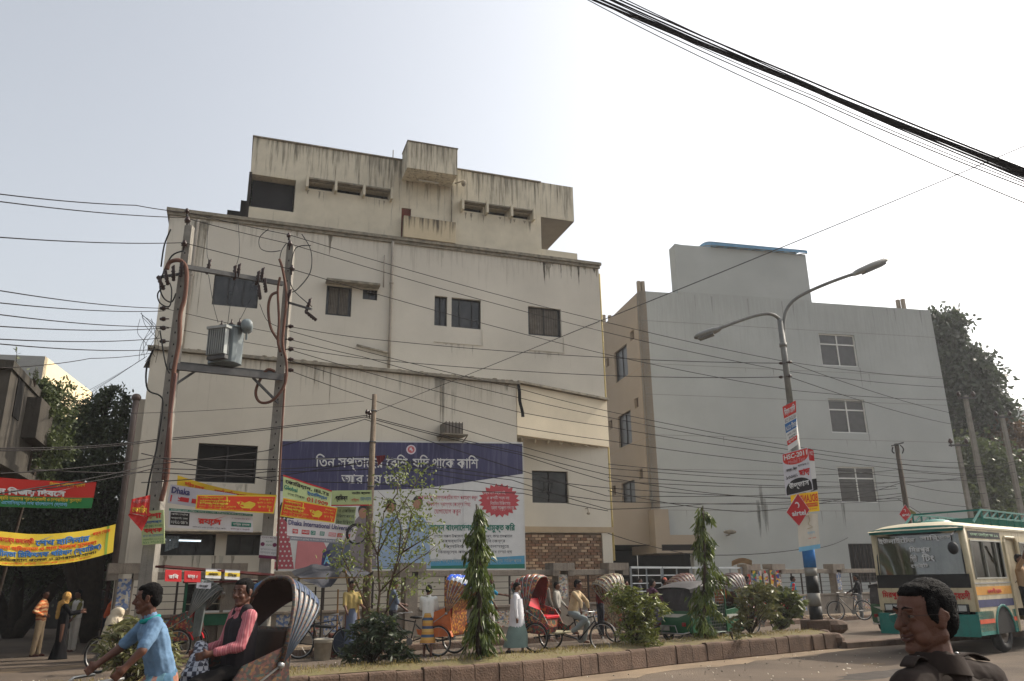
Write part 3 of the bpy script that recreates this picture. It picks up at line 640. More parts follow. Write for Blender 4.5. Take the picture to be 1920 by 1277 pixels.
# ------------------------------------------------------------------ old concrete building on the left edge
oldc = mat('mouldy_old_concrete', (64, 60, 54), .95, .3, 1.5, .5, 20, streak=.8, stain=(34, 32, 29))
C_ = Plane(tuple(D(22, 690, 17)), 90-20+0)
zt = D(22, 690, 17).z
Ob = thing('old_building', 'dark mouldy concrete building with a crumbling parapet at the left edge', 'building', C_.pt(-2, 0, 0))
wall_mesh(C_, -9, 0, 4.45, zt, [], 0, 4.2, oldc, 'front_wall', Ob)
Sf = Plane(tuple(C_.pt(0, 0, 0)), 70-90)
bal = MB(); 
for zz_ in (5.1,):
    bal.obox(C_.pt(.16, zz_+.6, -2.6), C_.u*.16, C_.n*.8, Vector((0, 0, .5)))
bal.build('balcony', oldc, Ob); 
wl = MB(); wl.obox(C_.pt(.012, 6.0, -1.0), C_.u*.012, C_.n*.3, Vector((0, 0, .5))); wl.build('window_opening', voidm, Ob)
mb = MB(); mb.obox(C_.pt(-4.45, zt+.06, -2.1), C_.u*4.5, C_.n*2.2, Vector((0, 0, .1))); mb.build('roof_slab', oldc, Ob)
mb = MB(); mb.obox(C_.pt(-4.3, 4.4, -2.1), C_.u*4.4, C_.n*2.2, Vector((0, 0, .08))); mb.build('floor_slab', oldc, Ob)
wall_mesh(C_, -9, -1.2, 0, 4.32, [], -1.5, 5, mat('void_shade_wall', (38, 35, 32), .95, .3), 'ground_wall', Ob)  # shade of the void under the overhang is put into this wall's colour
# pale building behind it
Pb = Plane(tuple(D(85, 668, 48)), 78); zp = D(85, 668, 48).z
Pl = thing('pale_building', 'plain pale grey and cream building behind the old building at the left edge', 'building', Pb.pt(-3, 0, 0))
wall_mesh(Pb, -14, 0, 0, zp, [], 0, .5, mat('flat_grey_render', (150, 150, 146), .9, .05), 'front_wall', Pl)
Ps = Plane(tuple(Pb.pt(0, 0, 0)), 78-90)
s1 = Ps.px(140, 745)[0]; s1 = min(max(s1, 10), 22)
wall_mesh(Ps, 0.01, s1, 0, zp, [(1.2, 4.4, zp-6.5, zp-2.6), (5.4, s1-1, zp-6.5, zp-2.6)], 0, 13, mat('flat_cream_render', (214, 196, 160), .9, .05), 'side_wall', Pl)
for q in ((1.2, 4.4), (5.4, s1-1)): window(Ps, q[0], q[1], zp-6.5, zp-2.6, 0, Pl)
# distant building at the right edge
Rb = Plane(tuple(D(1890, 768, 110)), 80); zr = D(1890, 768, 110).z
Rt = thing('distant_building', 'small pale tower block far off between the trees at the right edge', 'building', Rb.pt(0, 0, 0))
wall_mesh(Rb, 0, 4, 0, zr, [], 0, 3, mat('far_render', (176, 180, 176), .9, .05), 'wall', Rt)
for i in range(4): pbox(Rb, .5, 1.5, zr-3-i*3.5, zr-1.6-i*3.5, .002, .05).build('window', darkglass, Rt)
# ------------------------------------------------------------------ boundary fence, left run and right run
FL = Plane((-.54, 25.81, 0), 60); FR = Plane((13.76, 36.67, 0), 57)
iron = mat('dark_iron', (52, 44, 40), .75, .3, 8)
posterm = multi('torn_posters', [(166, 160, 150), (148, 142, 132), (140, 84, 78), (172, 166, 154), (96, 104, 124), (164, 136, 94), (176, 168, 154), (110, 104, 98), (160, 154, 146), (106, 116, 108)], 15, .9, (1, 1, 1.6))
posterm2 = multi('blue_posters', [(84, 104, 146), (160, 160, 156), (100, 116, 150), (150, 146, 140), (166, 160, 150), (80, 100, 134)], 18, .9)
def fence(pl, s0, s1, label, posts, caps, ftag, base=.15, top=2.2):
    T = thing('boundary_fence', label, 'fence', pl.pt((s0+s1)/2, base, 0))
    pbox(pl, s0, s1, base-.1, base+.78, -.14, .0).build('low_wall', conc, T, bevel=.01)
    pbox(pl, s0, s1, base+.781, base+.86, -.2, .06).build('wall_coping', conc, T, bevel=.01)
    ps = [s0]+posts+[s1]
    for i, p in enumerate(posts):
        pbox(pl, p-.2, p+.2, base-.1, 1.9, -.25, .12).build('pillar', conc, T, bevel=.012)
        mb = pbox(pl, p-.42, p+.42, 2.02, 2.27, -.32, .2); pbox(pl, p-.42, p-.17, 1.86, 2.019, -.3, .18, mb); pbox(pl, p+.17, p+.42, 1.86, 2.019, -.3, .18, mb); mb.build('pillar_cap', conc, T)
        if i in caps:
            mb = MB(); mb.grid(lambda u, v: pl.pt(p-.15+.3*u, 1.15+.75*v, .126+.004*math.sin(u*9+v*5)), 3, 5); mb.build('poster', posterm if i % 2 else posterm2, T)
    cuts = sorted([s0]+[p for p in posts]+[s1])
    for a, b in zip(cuts[:-1], cuts[1:]):
        a2 = a+.43 if a in posts else a; b2 = b-.43 if b in posts else b
        if b2-a2 < .3: continue
        pbox(pl, a2-.2, b2+.2, 1.88, 2.06, -.16, .04).build('top_beam', conc, T, bevel=.01)
        n = max(2, round((b2-a2)/.72))
        for k in range(n+1):
            x = a2+(b2-a2)*k/n; 
            if k in (0, n): continue
            pbox(pl, x-.025, x+.025, base+.86, 1.88, -.09, -.04).build('post_bar', iron, T)
        for k in range(5):
            z = base+.98+k*.185; pbox(pl, a2-.2, b2+.2, z, z+.018, -.075, -.055).build('rail_bar', iron, T)
        x = a2+.1
        while x < b2-.6:
            wd = random.uniform(.35, .8); h = random.uniform(.4, .66)
            if random.random() < .8:
                z = base+.12+random.uniform(0, .1)
                mb = MB(); mb.grid(lambda u, v: pl.pt(x+wd*u, z+h*v, .004+.006*abs(math.sin(u*7+v*3+x))), 4, 4); mb.build('poster', random.choice([posterm, posterm, posterm2]), T)
            x += wd+random.uniform(.01, .2)
    return T
fl_posts = [FL.px(235, 1080)[0], FL.px(430, 1080)[0], FL.px(770, 1080)[0], FL.px(1052, 1080)[0], FL.px(1155, 1080)[0]]
fence(FL, fl_posts[0]-.3, fl_posts[-1]+.6, 'long concrete pillar and iron bar fence in front of the cream hospital, pasted with posters', fl_posts, (0, 3), 'l')
fr_posts = [FR.px(1408, 1080)[0], FR.px(1455, 1080)[0], FR.px(1568, 1080)[0]]
fence(FR, fr_posts[0]-.3, fr_posts[-1]+9, 'concrete pillar and iron bar fence right of the gate, in front of the grey building', fr_posts, (0, 1, 2), 'r', top=2.35)
ga = FL.pt(fl_posts[-1]+.7, 0, -.1); gb = FR.pt(fr_posts[0]-.4, 0, -.1)
gate = thing('entrance_gate', 'wide pale grey tubular steel gate between the two runs of fence', 'gate', (ga+gb)/2)
gm = mat('grey_gate_paint', (132, 138, 142), .5, .15)
for k in range(4):
    a = ga.lerp(gb, k/4); b = ga.lerp(gb, (k+1)/4); d = (b-a).normalized()*.03; a = a+d; b = b-d
    mb = MB()
    for p in (a, b): mb.beam(p+Vector((0, 0, .2)), p+Vector((0, 0, 2.12)), .07, .07)
    mb.beam(a+Vector((0, 0, 2.12)), b+Vector((0, 0, 2.12)), .07, .07); mb.beam(a+Vector((0, 0, .24)), b+Vector((0, 0, .24)), .07, .07); mb.build('gate_frame', gm, gate)
    MB().beam(a.lerp(b, .5)+Vector((0, 0, .27)), a.lerp(b, .5)+Vector((0, 0, 2.08)), .05, .05).build('upright_bar', gm, gate)
    for i in range(6):
        z = .5+i*.27; MB().beam(a+(b-a)*.03+Vector((0, 0, z)), b-(b-a)*.03+Vector((0, 0, z)), .03, .035).build('gate_bar', gm, gate)
    mb = MB(); mb.prism([a+Vector((0, 0, .27)), b+Vector((0, 0, .27)), b+Vector((0, 0, .95)), a+Vector((0, 0, .95))], Vector((.01, -.02, 0))); mb.build('sheet_panel', mat('grey_gate_sheet', (110, 114, 116), .5, .2), gate)
# dark open side gate at the left, with a ladder-like leaf
gp = G(158, 1203, 0); gt = D(158, 1068, gp.y)
lg = thing('side_gate', 'dark rusty iron gate leaf standing open by the shaded driveway', 'gate', gp)
g2 = Vector((D(235, 1100, gp.y-1.2).x, gp.y-1.2, 0)); rust = mat('rusted_iron', (66, 42, 34), .8, .35, 6)
for k, p in enumerate((gp, gp.lerp(g2, .5), g2)): MB().beam(p, p+Vector((0, 0, gt.z)), .13 if k == 0 else .08, .1).build('post_bar', rust, lg)
for z in [gt.z-.04-.31*i for i in range(8)]: MB().beam(gp+Vector((0, 0, z)), g2+Vector((0, 0, z)), .035, .05).build('gate_bar', rust, lg)
# ------------------------------------------------------------------ poles
polec = mat('pole_concrete', (132, 128, 120), .9, .18, 4, .5, 40, streak=.5, stain=(92, 86, 78))
insul = mat('brown_insulator', (52, 34, 30), .3, .2); steel = mat('galvanised_steel', (80, 80, 80), .8, .2, 5)
orangec = mat('brown_cable_sheath', (98, 68, 56), .85, .15); black = mat('black_rubber', (18, 18, 18), .6, .2)
def pole_line(bx, by, tx, ty, dist):
    b = D(bx, by, dist); t = D(tx, ty, dist); t = Vector((b.x*.5+t.x*.5, dist, t.z)); b = Vector((t.x, dist, 0)); return b, t
def square_pole(name, label, b, t, w0, w1, mt=polec, cat='pole', group=None, holes=True):
    T = thing(name, label, cat, b, group=group)
    mb = MB(); a = w0/2; c = w1/2
    vs = [b+Vector((x*a, y*a, 0)) for x, y in ((-1, -1), (1, -1), (1, 1), (-1, 1))]+[t+Vector((x*c, y*c, 0)) for x, y in ((-1, -1), (1, -1), (1, 1), (-1, 1))]
    mb.add(vs, [(0, 1, 5, 4), (1, 2, 6, 5), (2, 3, 7, 6), (3, 0, 4, 7), (4, 5, 6, 7)]); mb.build('shaft', mt, T, bevel=.01)
    if holes:
        mb = MB()
        for i in range(24):
            z = t.z-.5-i*.32
            if z > 1: mb.box((b.x, b.y-(w0+(w1-w0)*z/t.z)/2-.002, z), (.03, .006, .05))
        mb.build('bolt_holes', voidm, T, kind='stuff')
    return T
dA = 19.3; bA, tA = pole_line(283, 1115, 348, 425, dA); dB = 21.2; bB, tB = pole_line(505, 1080, 540, 462, dB)
PA = square_pole('utility_pole', 'tall concrete pole left of the hanging transformer, thick brown cable looping from its top', bA, tA, .34, .2)
PB = square_pole('utility_pole', 'tall concrete pole right of the hanging transformer, with cross arm and cable loops', bB, tB, .34, .2)
def insulator(T, p, up=(0, 0, 1), s=1.0):
    u = Vector(up).normalized(); mb = MB(); mb.lathe([(.02*s, -.12*s), (.02*s, 0), (.075*s, .01*s), (.06*s, .05*s), (.085*s, .06*s), (.07*s, .10*s), (.05*s, .13*s), (.05*s, .16*s), (.03*s, .18*s)], p, 10, u); mb.build('insulator', insul, T, smooth=True)
mb = MB(); mb.tube([tA, D(351, 402, dA)], .02, 6); mb.build('top_pin', steel, PA); insulator(PA, D(351, 418, dA)); insulator(PA, D(350, 400, dA), s=.8); insulator(PA, D(345, 462, dA-.2))
mb = MB(); mb.tube([tB, D(541, 440, dB)], .02, 6); mb.build('top_pin', steel, PB); insulator(PB, D(543, 462, dB-.1)); insulator(PB, D(541, 445, dB), s=.8); insulator(PB, D(547, 508, dB-.2))
for y in (612, 636, 655, 674, 694): insulator(PB, D(541, y, dB-.15), (1, 0, 0), .8)
for y in (578, 598, 615, 640): insulator(PA, D(310, y, dA-.15), (-1, 0, 0), .8)
# beams between the two poles
bmA = lambda px_, py_: D(px_, py_, dA+(dB-dA)*(px_-330)/(525-330))
xb = thing('steel_frame', 'steel channel frame bolted between the two tall concrete poles', 'frame', bmA(430, 690))
def channel(p, q, hgt, nm='channel'):
    MB().beam(p, q, .11, hgt).build(nm, steel, xb)
channel(D(318, 686, dA-.2), D(530, 708, dB-.2), .17); channel(D(318, 683, dA+.2), D(530, 704, dB+.2), .17)
channel(D(345, 500, dA-.15), D(530, 532, dB-.15), .12, 'upper_channel')
MB().beam(D(312, 732, dA-.1), D(378, 688, dA+.5), .06, .06).build('brace', steel, xb); MB().beam(D(474, 708, dB-.5), D(523, 757, dB-.1), .06, .06).build('brace', steel, xb)
def fuse_cutout(T, x, y, dist, tilt=0):
    p = D(x, y, dist); d = Vector((math.sin(tilt), -.1, math.cos(tilt))).normalized(); mb = MB()
    mb.lathe([(.02, -.22), (.05, -.2), (.035, -.15), (.06, -.12), (.035, -.08), (.06, -.04), (.035, 0), (.06, .04), (.035, .08), (.05, .16), (.02, .2)], p, 8, d); mb.beam(p+d*.2+Vector((.05, -.05, 0)), p-d*.2+Vector((.05, -.05, 0)), .025, .025); mb.build('fuse_cutout', insul, T, smooth=True)
for x, y in ((391, 500), (440, 511), (447, 508), (483, 521), (491, 515), (497, 535), (486, 548)): fuse_cutout(xb, x, y, bmA(x, y).y-.3, random.uniform(-.2, .25))
for x, y, t in ((541, 555, .3), (578, 572, .3), (312, 520, -.25), (325, 512, -.1), (301, 530, -.5), (340, 505, 0), (582, 592, -.9)): fuse_cutout(PB if x > 400 else PA, x, y, (dB if x > 400 else dA)-.3, t)
MB().beam(D(536, 566, dB-.1), D(584, 580, dB-.4), .06, .06).build('cross_arm', steel, PB)
MB().beam(D(298, 520, dA-.1), D(350, 512, dA-.1), .06, .06).build('cross_arm', steel, PA)
# transformer
dt = bmA(425, 650).y
tf = thing('transformer', 'grey oil filled transformer with cooling fins hung between the two concrete poles', 'transformer', D(425, 688, dt))
tg = mat('transformer_grey', (112, 121, 123), .5, .12, 4)
c = D(424, 652, dt); zb = D(424, 688, dt).z; ztp = D(424, 620, dt).z; Y = Vector((.3, 1, 0)).normalized(); X = Vector((Y.y, -Y.x, 0))
hw = .42
def tb(cx, cy, z0, z1, w_, d_, nm, m_, par=tf, bev=0):
    mb = MB(); q = Vector((c.x, c.y, 0))+X*cx+Y*cy; mb.obox((q.x, q.y, (z0+z1)/2), X*w_/2, Y*d_/2, Vector((0, 0, (z1-z0)/2))); return mb.build(nm, m_, par, bevel=bev)
q = MB(); prof = []
for i in range(16):
    a = 2*math.pi*i/16; prof.append(Vector((c.x, c.y, zb+.06))+X*(hw*max(-1, min(1, 1.25*math.cos(a))))+Y*.32*math.sin(a))
q.prism(prof, Vector((0, 0, ztp-zb-.06))); q.build('tank', tg, tf, bevel=.015)
q = MB(); q.prism([v+(v-Vector((c.x, c.y, v.z)))*.07+Vector((0, 0, ztp-zb-.055)) for v in prof], Vector((0, 0, .05))); q.build('lid', tg, tf)
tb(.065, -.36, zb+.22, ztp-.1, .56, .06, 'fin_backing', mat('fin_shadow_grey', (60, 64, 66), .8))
for i in range(9): tb(-.2+.066*i, -.45, zb+.22, ztp-.1, .022, .16, 'cooling_fin', mat('pale_fin', (150, 154, 152), .7, .1))
tb(.065, -.44, ztp-.1, ztp-.03, .62, .24, 'header', mat('pale_fin', (150, 154, 152))); tb(.065, -.4, zb+.1, zb+.2, .56, .15, 'plate', steel)
for x in (-.22, .1, .36):
    p = Vector((c.x, c.y, ztp+.05))+X*x; mb = MB(); mb.lathe([(.03, 0), (.08, .02), (.04, .05), (.08, .07), (.04, .1), (.08, .12), (.04, .15), (.02, .2), (.02, .26)], p, 10); mb.build('bushing', insul, tf, smooth=True)
p = D(463, 612, dt-.2); mb = MB(); mb.lathe([(.05, -.2), (.15, -.18), (.16, 0), (.15, .18), (.05, .2)], p, 16, (.3, -1, .1)); mb.build('conservator', tg, tf, smooth=True); mb = MB(); mb.tube([p, p+Vector((-.02, .1, -.35))], .03, 6); mb.build('neck_pipe', tg, tf)
# looping cables on the poles
def cable(T, pts, dist, r, m_, nm='cable', n=6):
    P = [D(x, y, dist) if not isinstance(dist, (list, tuple)) else D(x, y, dist[i]) for i, (x, y) in enumerate(pts)]
    # Catmull-Rom smoothing
    out = []
    for i in range(len(P)-1):
        a = P[max(i-1, 0)]; b = P[i]; c_ = P[i+1]; d = P[min(i+2, len(P)-1)]
        for k in range(5):
            t = k/5; out.append(.5*((2*b)+(c_-a)*t+(2*a-5*b+4*c_-d)*t*t+(3*b-a-3*c_+d)*t*t*t))
    out.append(P[-1]); mb = MB(); mb.tube(out, r, n); return mb.build(nm, m_, T, smooth=True)
cable(PA, [(313, 505), (318, 492), (335, 488), (347, 497), (350, 520), (346, 560), (338, 590), (336, 640), (327, 690), (322, 740), (318, 800), (316, 860), (312, 900), (302, 940)], dA-.3, .055, orangec)
cable(PB, [(523, 640), (508, 615), (503, 580), (508, 555), (520, 548)], dB-.3, .04, orangec); cable(PB, [(525, 520), (521, 545), (523, 600), (521, 640), (526, 660)], dB-.35, .035, orangec)
cable(PB, [(524, 486), (531, 510), (537, 560), (530, 640), (537, 680), (534, 720), (512, 750), (490, 755), (480, 742), (483, 722), (500, 694), (515, 696)], dB-.35, .04, orangec)
cable(PB, [(535, 700), (529, 800), (524, 900), (522, 1000), (519, 1070)], dB-.3, .03, orangec)
cable(PA, [(330, 700), (322, 760), (312, 840), (306, 900)], dA-.32, .04, mat('dark_red_sheath', (92, 62, 54), .6), 'cable')
cable(PA, [(320, 430), (308, 460), (302, 500)], dA-.2, .02, black); cable(PA, [(345, 470), (322, 480), (305, 515), (300, 540), (308, 560), (322, 566), (330, 550)], dA-.25, .02, black)
cable(PA, [(310, 535), (296, 550), (300, 568), (318, 574), (322, 545), (318, 530)], dA-.3, .018, black)
cable(PA, [(290, 650), (275, 690), (277, 730), (300, 742), (306, 760), (296, 830), (280, 900), (270, 960)], dA-.25, .022, black)
cable(PA, [(300, 620), (310, 680), (318, 700)], dA-.25, .018, black)
cable(PB, [(566, 439), (583, 470), (582, 510), (560, 540), (548, 548)], dB-.2, .015, black); cable(PB, [(583, 460), (555, 465), (546, 500), (548, 540), (585, 575)], dB-.25, .014, black)
cable(PB, [(504, 429), (487, 445), (488, 465), (505, 472), (526, 470)], dB-.2, .012, black); cable(PB, [(538, 455), (528, 470), (524, 490)], dB-.2, .012, black)
for pts in ([(390, 415), (388, 470), (391, 488)], [(447, 417), (449, 470), (444, 495)], [(391, 515), (400, 570), (409, 605)], [(441, 525), (432, 570), (427, 608)], [(470, 560), (455, 590), (444, 610)], [(487, 570), (500, 600), (520, 612)]): cable(xb, pts, bmA(*pts[0]).y-.25, .008, black, 'drop_wire', 4)
# thin pole C and pale pole painted signs
bC, tC = pole_line(705, 1170, 684, 740, 22.0)
PC = thing('utility_pole', 'thin weathered round pole in front of the blue and white billboard', 'pole', bC)
mb = MB(); mb.tube([bC, bC.lerp(tC, .5), tC], [.125, .1, .065], 10); mb.build('shaft', mat('weathered_wood', (104, 92, 78), .9, .3, 7, .6, 30), PC, smooth=True)
for f_ in (.35, .62, .8, .93): q = bC.lerp(tC, f_); mb = MB(); mb.torus(q, (0, 0, 1), .13-.05*f_, .02, 12, 5); mb.build('band', steel, PC)
for x, y in ((693, 778), (688, 776)): insulator(PC, D(x, y, 21.8), s=.7)
mb = MB(); mb.torus(D(668, 1001, 21.6), (.2, -1, 0), .26, .02, 20, 5); mb.torus(D(669, 1002, 21.55), (.3, -1, .1), .24, .02, 20, 5); mb.build('cable_coil', black, PC)
# small leaning pole D far right with lines
bD_, tD_ = pole_line(1697, 955, 1684, 832, 36.0)
PD = thing('utility_pole', 'slim dark pole with drooping wires beside the grey building, small red sign on it', 'pole', bD_)
mb = MB(); mb.tube([bD_, tD_], [.17, .1], 8); mb.build('shaft', mat('dark_pole', (70, 62, 54), .9, .2), PD, smooth=True)
MB().beam(D(1672, 836, 35.9), D(1694, 830, 35.9), .06, .06).build('cross_arm', steel, PD)
cable(PD, [(1674, 838), (1673, 846), (1677, 850)], 35.8, .03, black); cable(PD, [(1688, 834), (1694, 842), (1692, 850)], 35.8, .03, black)
for k, (bx, by, tx, ty, ds, wd, lb) in enumerate([(1852, 960, 1808, 742, 42, .32, 'tall grey concrete pole rising in front of the trees right of the grey building'), (1818, 955, 1795, 830, 40, .26, 'short pale concrete pole close to the right corner of the grey building'), (1908, 960, 1885, 778, 44, .3, 'concrete pole with small cross arm near the right edge')]):
    b, t = pole_line(bx, by, tx, ty, ds); T = square_pole('utility_pole', lb, b, t, wd, wd*.6, holes=False)
    MB().beam(t+Vector((-.5, -.1, -.15)), t+Vector((.5, -.1, -.15)), .08, .08).build('cross_arm', steel, T)
    for dx in (-.4, .4): insulator(T, t+Vector((dx, -.1, -.05)), s=1.4)
# ------------------------------------------------------------------ double street lamp
dL = 22.3; bL, tL = pole_line(1523, 1172, 1471, 600, dL); bL.z = .3
LP = thing('street_lamp', 'tall steel street lamp on the median with two curved arms and many posters', 'street lamp', bL)
steelp = mat('lamp_steel', (112, 112, 108), .6, .2, 4)
bw = mat('black_paint', (24, 24, 24), .6, .2); wp = mat('worn_grey_paint', (128, 126, 120), .8, .2)
def seg(z0, z1, r0, r1, nm, m_): mb = MB(); mb.tube([Vector((bL.x, bL.y, z0)), Vector((bL.x, bL.y, z1))], [r0, r1], 14); mb.build(nm, m_, LP, smooth=True)
zz = [.7, 1.05, 1.38, 1.85, 2.2]
yz = lambda y: D(1515, y, dL).z
seg(.55, yz(1137), .17, .17, 'painted_band', bw); seg(yz(1137), yz(1112), .168, .165, 'painted_band', wp); seg(yz(1112), yz(1080), .165, .16, 'painted_band', bw); seg(yz(1080), yz(1064), .16, .158, 'painted_band', wp)
seg(yz(1064), yz(1012), .166, .164, 'pasted_blue_bill', mat('blue_bill', (46, 112, 178), .8, .2, 6)); seg(yz(1064), yz(760), .155, .12, 'shaft', steelp); seg(yz(760), tL.z, .09, .085, 'upper_shaft', steelp)
seg(yz(764), yz(756), .13, .11, 'collar', steelp); seg(yz(650), yz(643), .11, .11, 'collar', steelp)
mb = MB(); mb.box((bL.x-.05, bL.y, .45), (.62, .6, .32)); mb.build('plinth', kerbm, LP, bevel=.04); mb = MB(); mb.ell((bL.x+.5, bL.y+.05, .42), (.36, .3, .2), n=8, k=5); mb.build('plinth_rubble', kerbm, LP)
def arm(pts, hd, tip, dep):
    P = []
    cable(LP, pts, dep, .05, steelp, 'arm', 10)
    a = D(*hd, dep[-1]); b = D(*tip, dep[-1]+(.35 if tip[0] < 1400 else .2)); d = (b-a).normalized(); sd = d.cross(Vector((0, 0, 1))).normalized(); up = sd.cross(d)
    mb = MB(); L_ = (b-a).length; prof = [(0, .05, .05), (.1, .1, .09), (.25, .15, .11), (.6, .17, .12), (.88, .15, .1), (1, .06, .04)]
    vs = []; fs = []; n = 12
    for t, rw, rh in prof:
        for j in range(n): an = 2*math.pi*j/n; vs.append(a+d*L_*t+sd*rw*math.cos(an)+up*(rh*math.sin(an)*(1 if math.sin(an) > 0 else .75)))
    for i in range(len(prof)-1):
        for j in range(n): fs.append((i*n+j, i*n+(j+1) % n, (i+1)*n+(j+1) % n, (i+1)*n+j))
    fs += [tuple(range(n)), tuple((len(prof)-1)*n+j for j in range(n))]
    mb.add(vs, fs); h = mb.build('lamp_head', mat('lamp_head_grey', (128, 128, 124), .5, .1), LP, smooth=True)
    mb = MB(); mb.obox(a.lerp(b, .58)-up*.085, d*L_*.28, sd*.12, up*.03); mb.build('lamp_glass', mat('lamp_cover', (96, 96, 92), .3, .1), h, bevel=.01)
arm([(1469, 625), (1462, 600), (1445, 589), (1420, 591), (1385, 602), (1345, 617)], (1352, 616), (1302, 634), [dL, dL, dL-.1, dL-.1, dL-.2, dL-.3])
arm([(1470, 640), (1470, 600), (1478, 575), (1500, 555), (1550, 532), (1602, 513)], (1597, 516), (1664, 487), [dL, dL, dL, dL-.1, dL-.2, dL-.3])
for y in (681, 707): insulator(LP, D(1467, y, dL-.1), (-1, 0, 0), .6); insulator(LP, D(1478, y-2, dL-.1), (1, 0, 0), .6)
# ------------------------------------------------------------------ overhead wires, each its own object
wirem = mat('wire_black', (48, 46, 46), .95, .2, spec=0)
WC = {}; ORD = ['topmost', 'second', 'third', 'fourth', 'fifth', 'sixth', 'seventh', 'eighth', 'ninth', 'tenth']
def wire(pts, r=.011, label='thin black overhead line crossing the street between poles', group='thin overhead lines', name='overhead_wire', sag=.12):
    """pts: (x, y, distance) supports; every span hangs"""
    P = [D(*p) for p in pts]; out = []
    for i in range(len(P)-1):
        a, b = P[i], P[i+1]; n = 10; sg = sag*(b-a).length*.06
        for k in range(n+(i == len(P)-2)):
            t = k/n; out.append(a.lerp(b, t)-Vector((0, 0, 4*sg*t*(1-t))))
    if group:
        k_ = WC.get(group, 0); WC[group] = k_+1; label = ORD[k_]+' '+label
    rr_ = [.006+.03*k/len(out) for k in range(len(out))] if not group and 'diagonally' in label else None
    mb = MB(); mb.tube(out, rr_ or r*(.8 if name == 'overhead_wire' else 1), 4, cap=False); o = mb.build(name, wirem); tag(o, label, 'wire', group); return o
g1 = dict(label='of the power lines running over the tops of the two transformer poles', group='uppermost power lines over the transformer poles')
wire([(0, 364, 12), (255, 385, 16.5), (350, 398, dA), (541, 440, dB), (1124, 601, 28), (1468, 677, dL+8), (1800, 712, 40)], .013, **g1)
wire([(0, 378, 12), (345, 408, dA-.1), (543, 457, dB), (1128, 621, 28), (1476, 696, 30), (1800, 727, 40)], .013, **g1)
wire([(0, 445, 12), (345, 455, dA-.2), (548, 505, dB-.2), (1135, 664, 28), (1487, 732, 31), (1815, 750, 40)], .013, **g1)
g2 = dict(label='of the wires from the left edge to the left transformer pole', group='middle wires left of the transformer poles')
for p in ([(0, 545, 11), (308, 578, dA)], [(0, 568, 11), (308, 583, dA)], [(0, 590, 11), (308, 612, dA)], [(0, 612, 11), (308, 615, dA)], [(0, 636, 11), (300, 634, dA)], [(0, 645, 11), (300, 655, dA)]): wire(p, .011, **g2)
wire([(308, 578, dA), (520, 625, dB), (541, 636, dB)], .009, **dict(label='of the short wires slanting between the two transformer poles', group='short wires between the transformer poles'))
wire([(308, 612, dA), (541, 655, dB)], .009, **dict(label='of the short wires slanting between the two transformer poles', group='short wires between the transformer poles'))
wire([(0, 690, 11), (170, 672, 15), (285, 662, dA)], .009, label='lone wire rising from the left edge to the corner of the hospital ledge')
bpy.data.objects[-1] if False else None
g3 = dict(label='of the wires fanning right from the right transformer pole across the hospital wall', group='wires fanning across the hospital wall')
for p in ([(541, 612, dB), (680, 634, 23), (1131, 670, 23), (1467, 681, dL)], [(541, 650, dB), (680, 672, 23), (1131, 704, 23), (1467, 707, dL)], [(541, 620, dB), (970, 728, 24), (1135, 770, 25.5), (1513, 841, 28), (1825, 868, 40)],
          [(541, 636, dB), (680, 669, 22), (970, 745, 24), (1138, 782, 25.5), (1513, 848, 28), (1850, 880, 42)], [(541, 655, dB), (970, 772, 24), (1140, 800, 25), (1480, 852, 28), (1850, 890, 42)], [(541, 675, dB), (970, 800, 24), (1140, 826, 25), (1500, 872, 28), (1850, 902, 42)],
          [(541, 694, dB), (690, 747, 22), (970, 835, 24), (1140, 878, 25), (1683, 905, 36)]): wire(p, .012, **g3)
g4 = dict(label='of the lines dropping from the street lamp to the far right pole', group='lines from the street lamp to the right poles')
wire([(1478, 679, dL), (1812, 780, 41)], .012, **g4); wire([(1478, 706, dL), (1812, 800, 41)], .012, **g4)
g5 = dict(label='of the low bundled cables passing the thin billboard pole, counted downwards', group='low cables past the thin pole')
for p in ([(0, 841, 12), (294, 824, dA), (684, 779, 22), (975, 848, 24), (1138, 890, 25), (1500, 912, 29), (1683, 903, 36), (1900, 888, 44)], [(0, 845, 12), (294, 827, dA), (684, 782, 22), (975, 852, 24), (1138, 902, 25), (1680, 912, 36)],
          [(0, 925, 12), (290, 870, 18), (500, 845, 21), (684, 786, 22), (1138, 930, 25), (1683, 916, 36)], [(0, 888, 12), (290, 858, 18), (505, 862, 21), (700, 855, 22), (1140, 915, 25), (1690, 935, 36)],
          [(60, 920, 13), (290, 878, 18), (505, 880, 21), (700, 868, 22), (1140, 940, 25), (1690, 938, 36)], [(60, 880, 13), (290, 885, 18), (505, 895, 21), (700, 862, 22), (960, 900, 24), (1140, 955, 25), (1320, 945, 27), (1690, 925, 36)],
          [(265, 905, 18), (505, 884, 21), (690, 880, 22)], [(265, 850, 18), (505, 900, 21), (690, 905, 22), (980, 925, 24), (1140, 958, 25)]): wire(p, .014, **g5)
g6 = dict(label='of the slack lines sagging in front of the grey building', group='slack lines before the grey building')
for p in ([(1140, 1000, 26), (1300, 1040, 28), (1500, 1030, 30), (1590, 1008, 36)], [(1140, 895, 26), (1500, 935, 30), (1690, 930, 36), (1900, 950, 44)], [(1140, 920, 26), (1400, 960, 29), (1690, 905, 36), (1900, 870, 44)], [(1690, 905, 36), (1850, 925, 42), (1915, 935, 44)], [(1683, 935, 36), (1780, 990, 38)], [(1140, 870, 26), (1690, 880, 36), (1905, 885, 44)], [(1690, 870, 36), (1905, 865, 44)]): wire(p, .014, sag=.3, **g6)
wire([(696, 775, 22), (1100, 612, 30), (1480, 458, 38), (1925, 272, 48)], .024, label='single thin line climbing diagonally from the thin pole across the sky to the upper right', group=None, sag=.02)
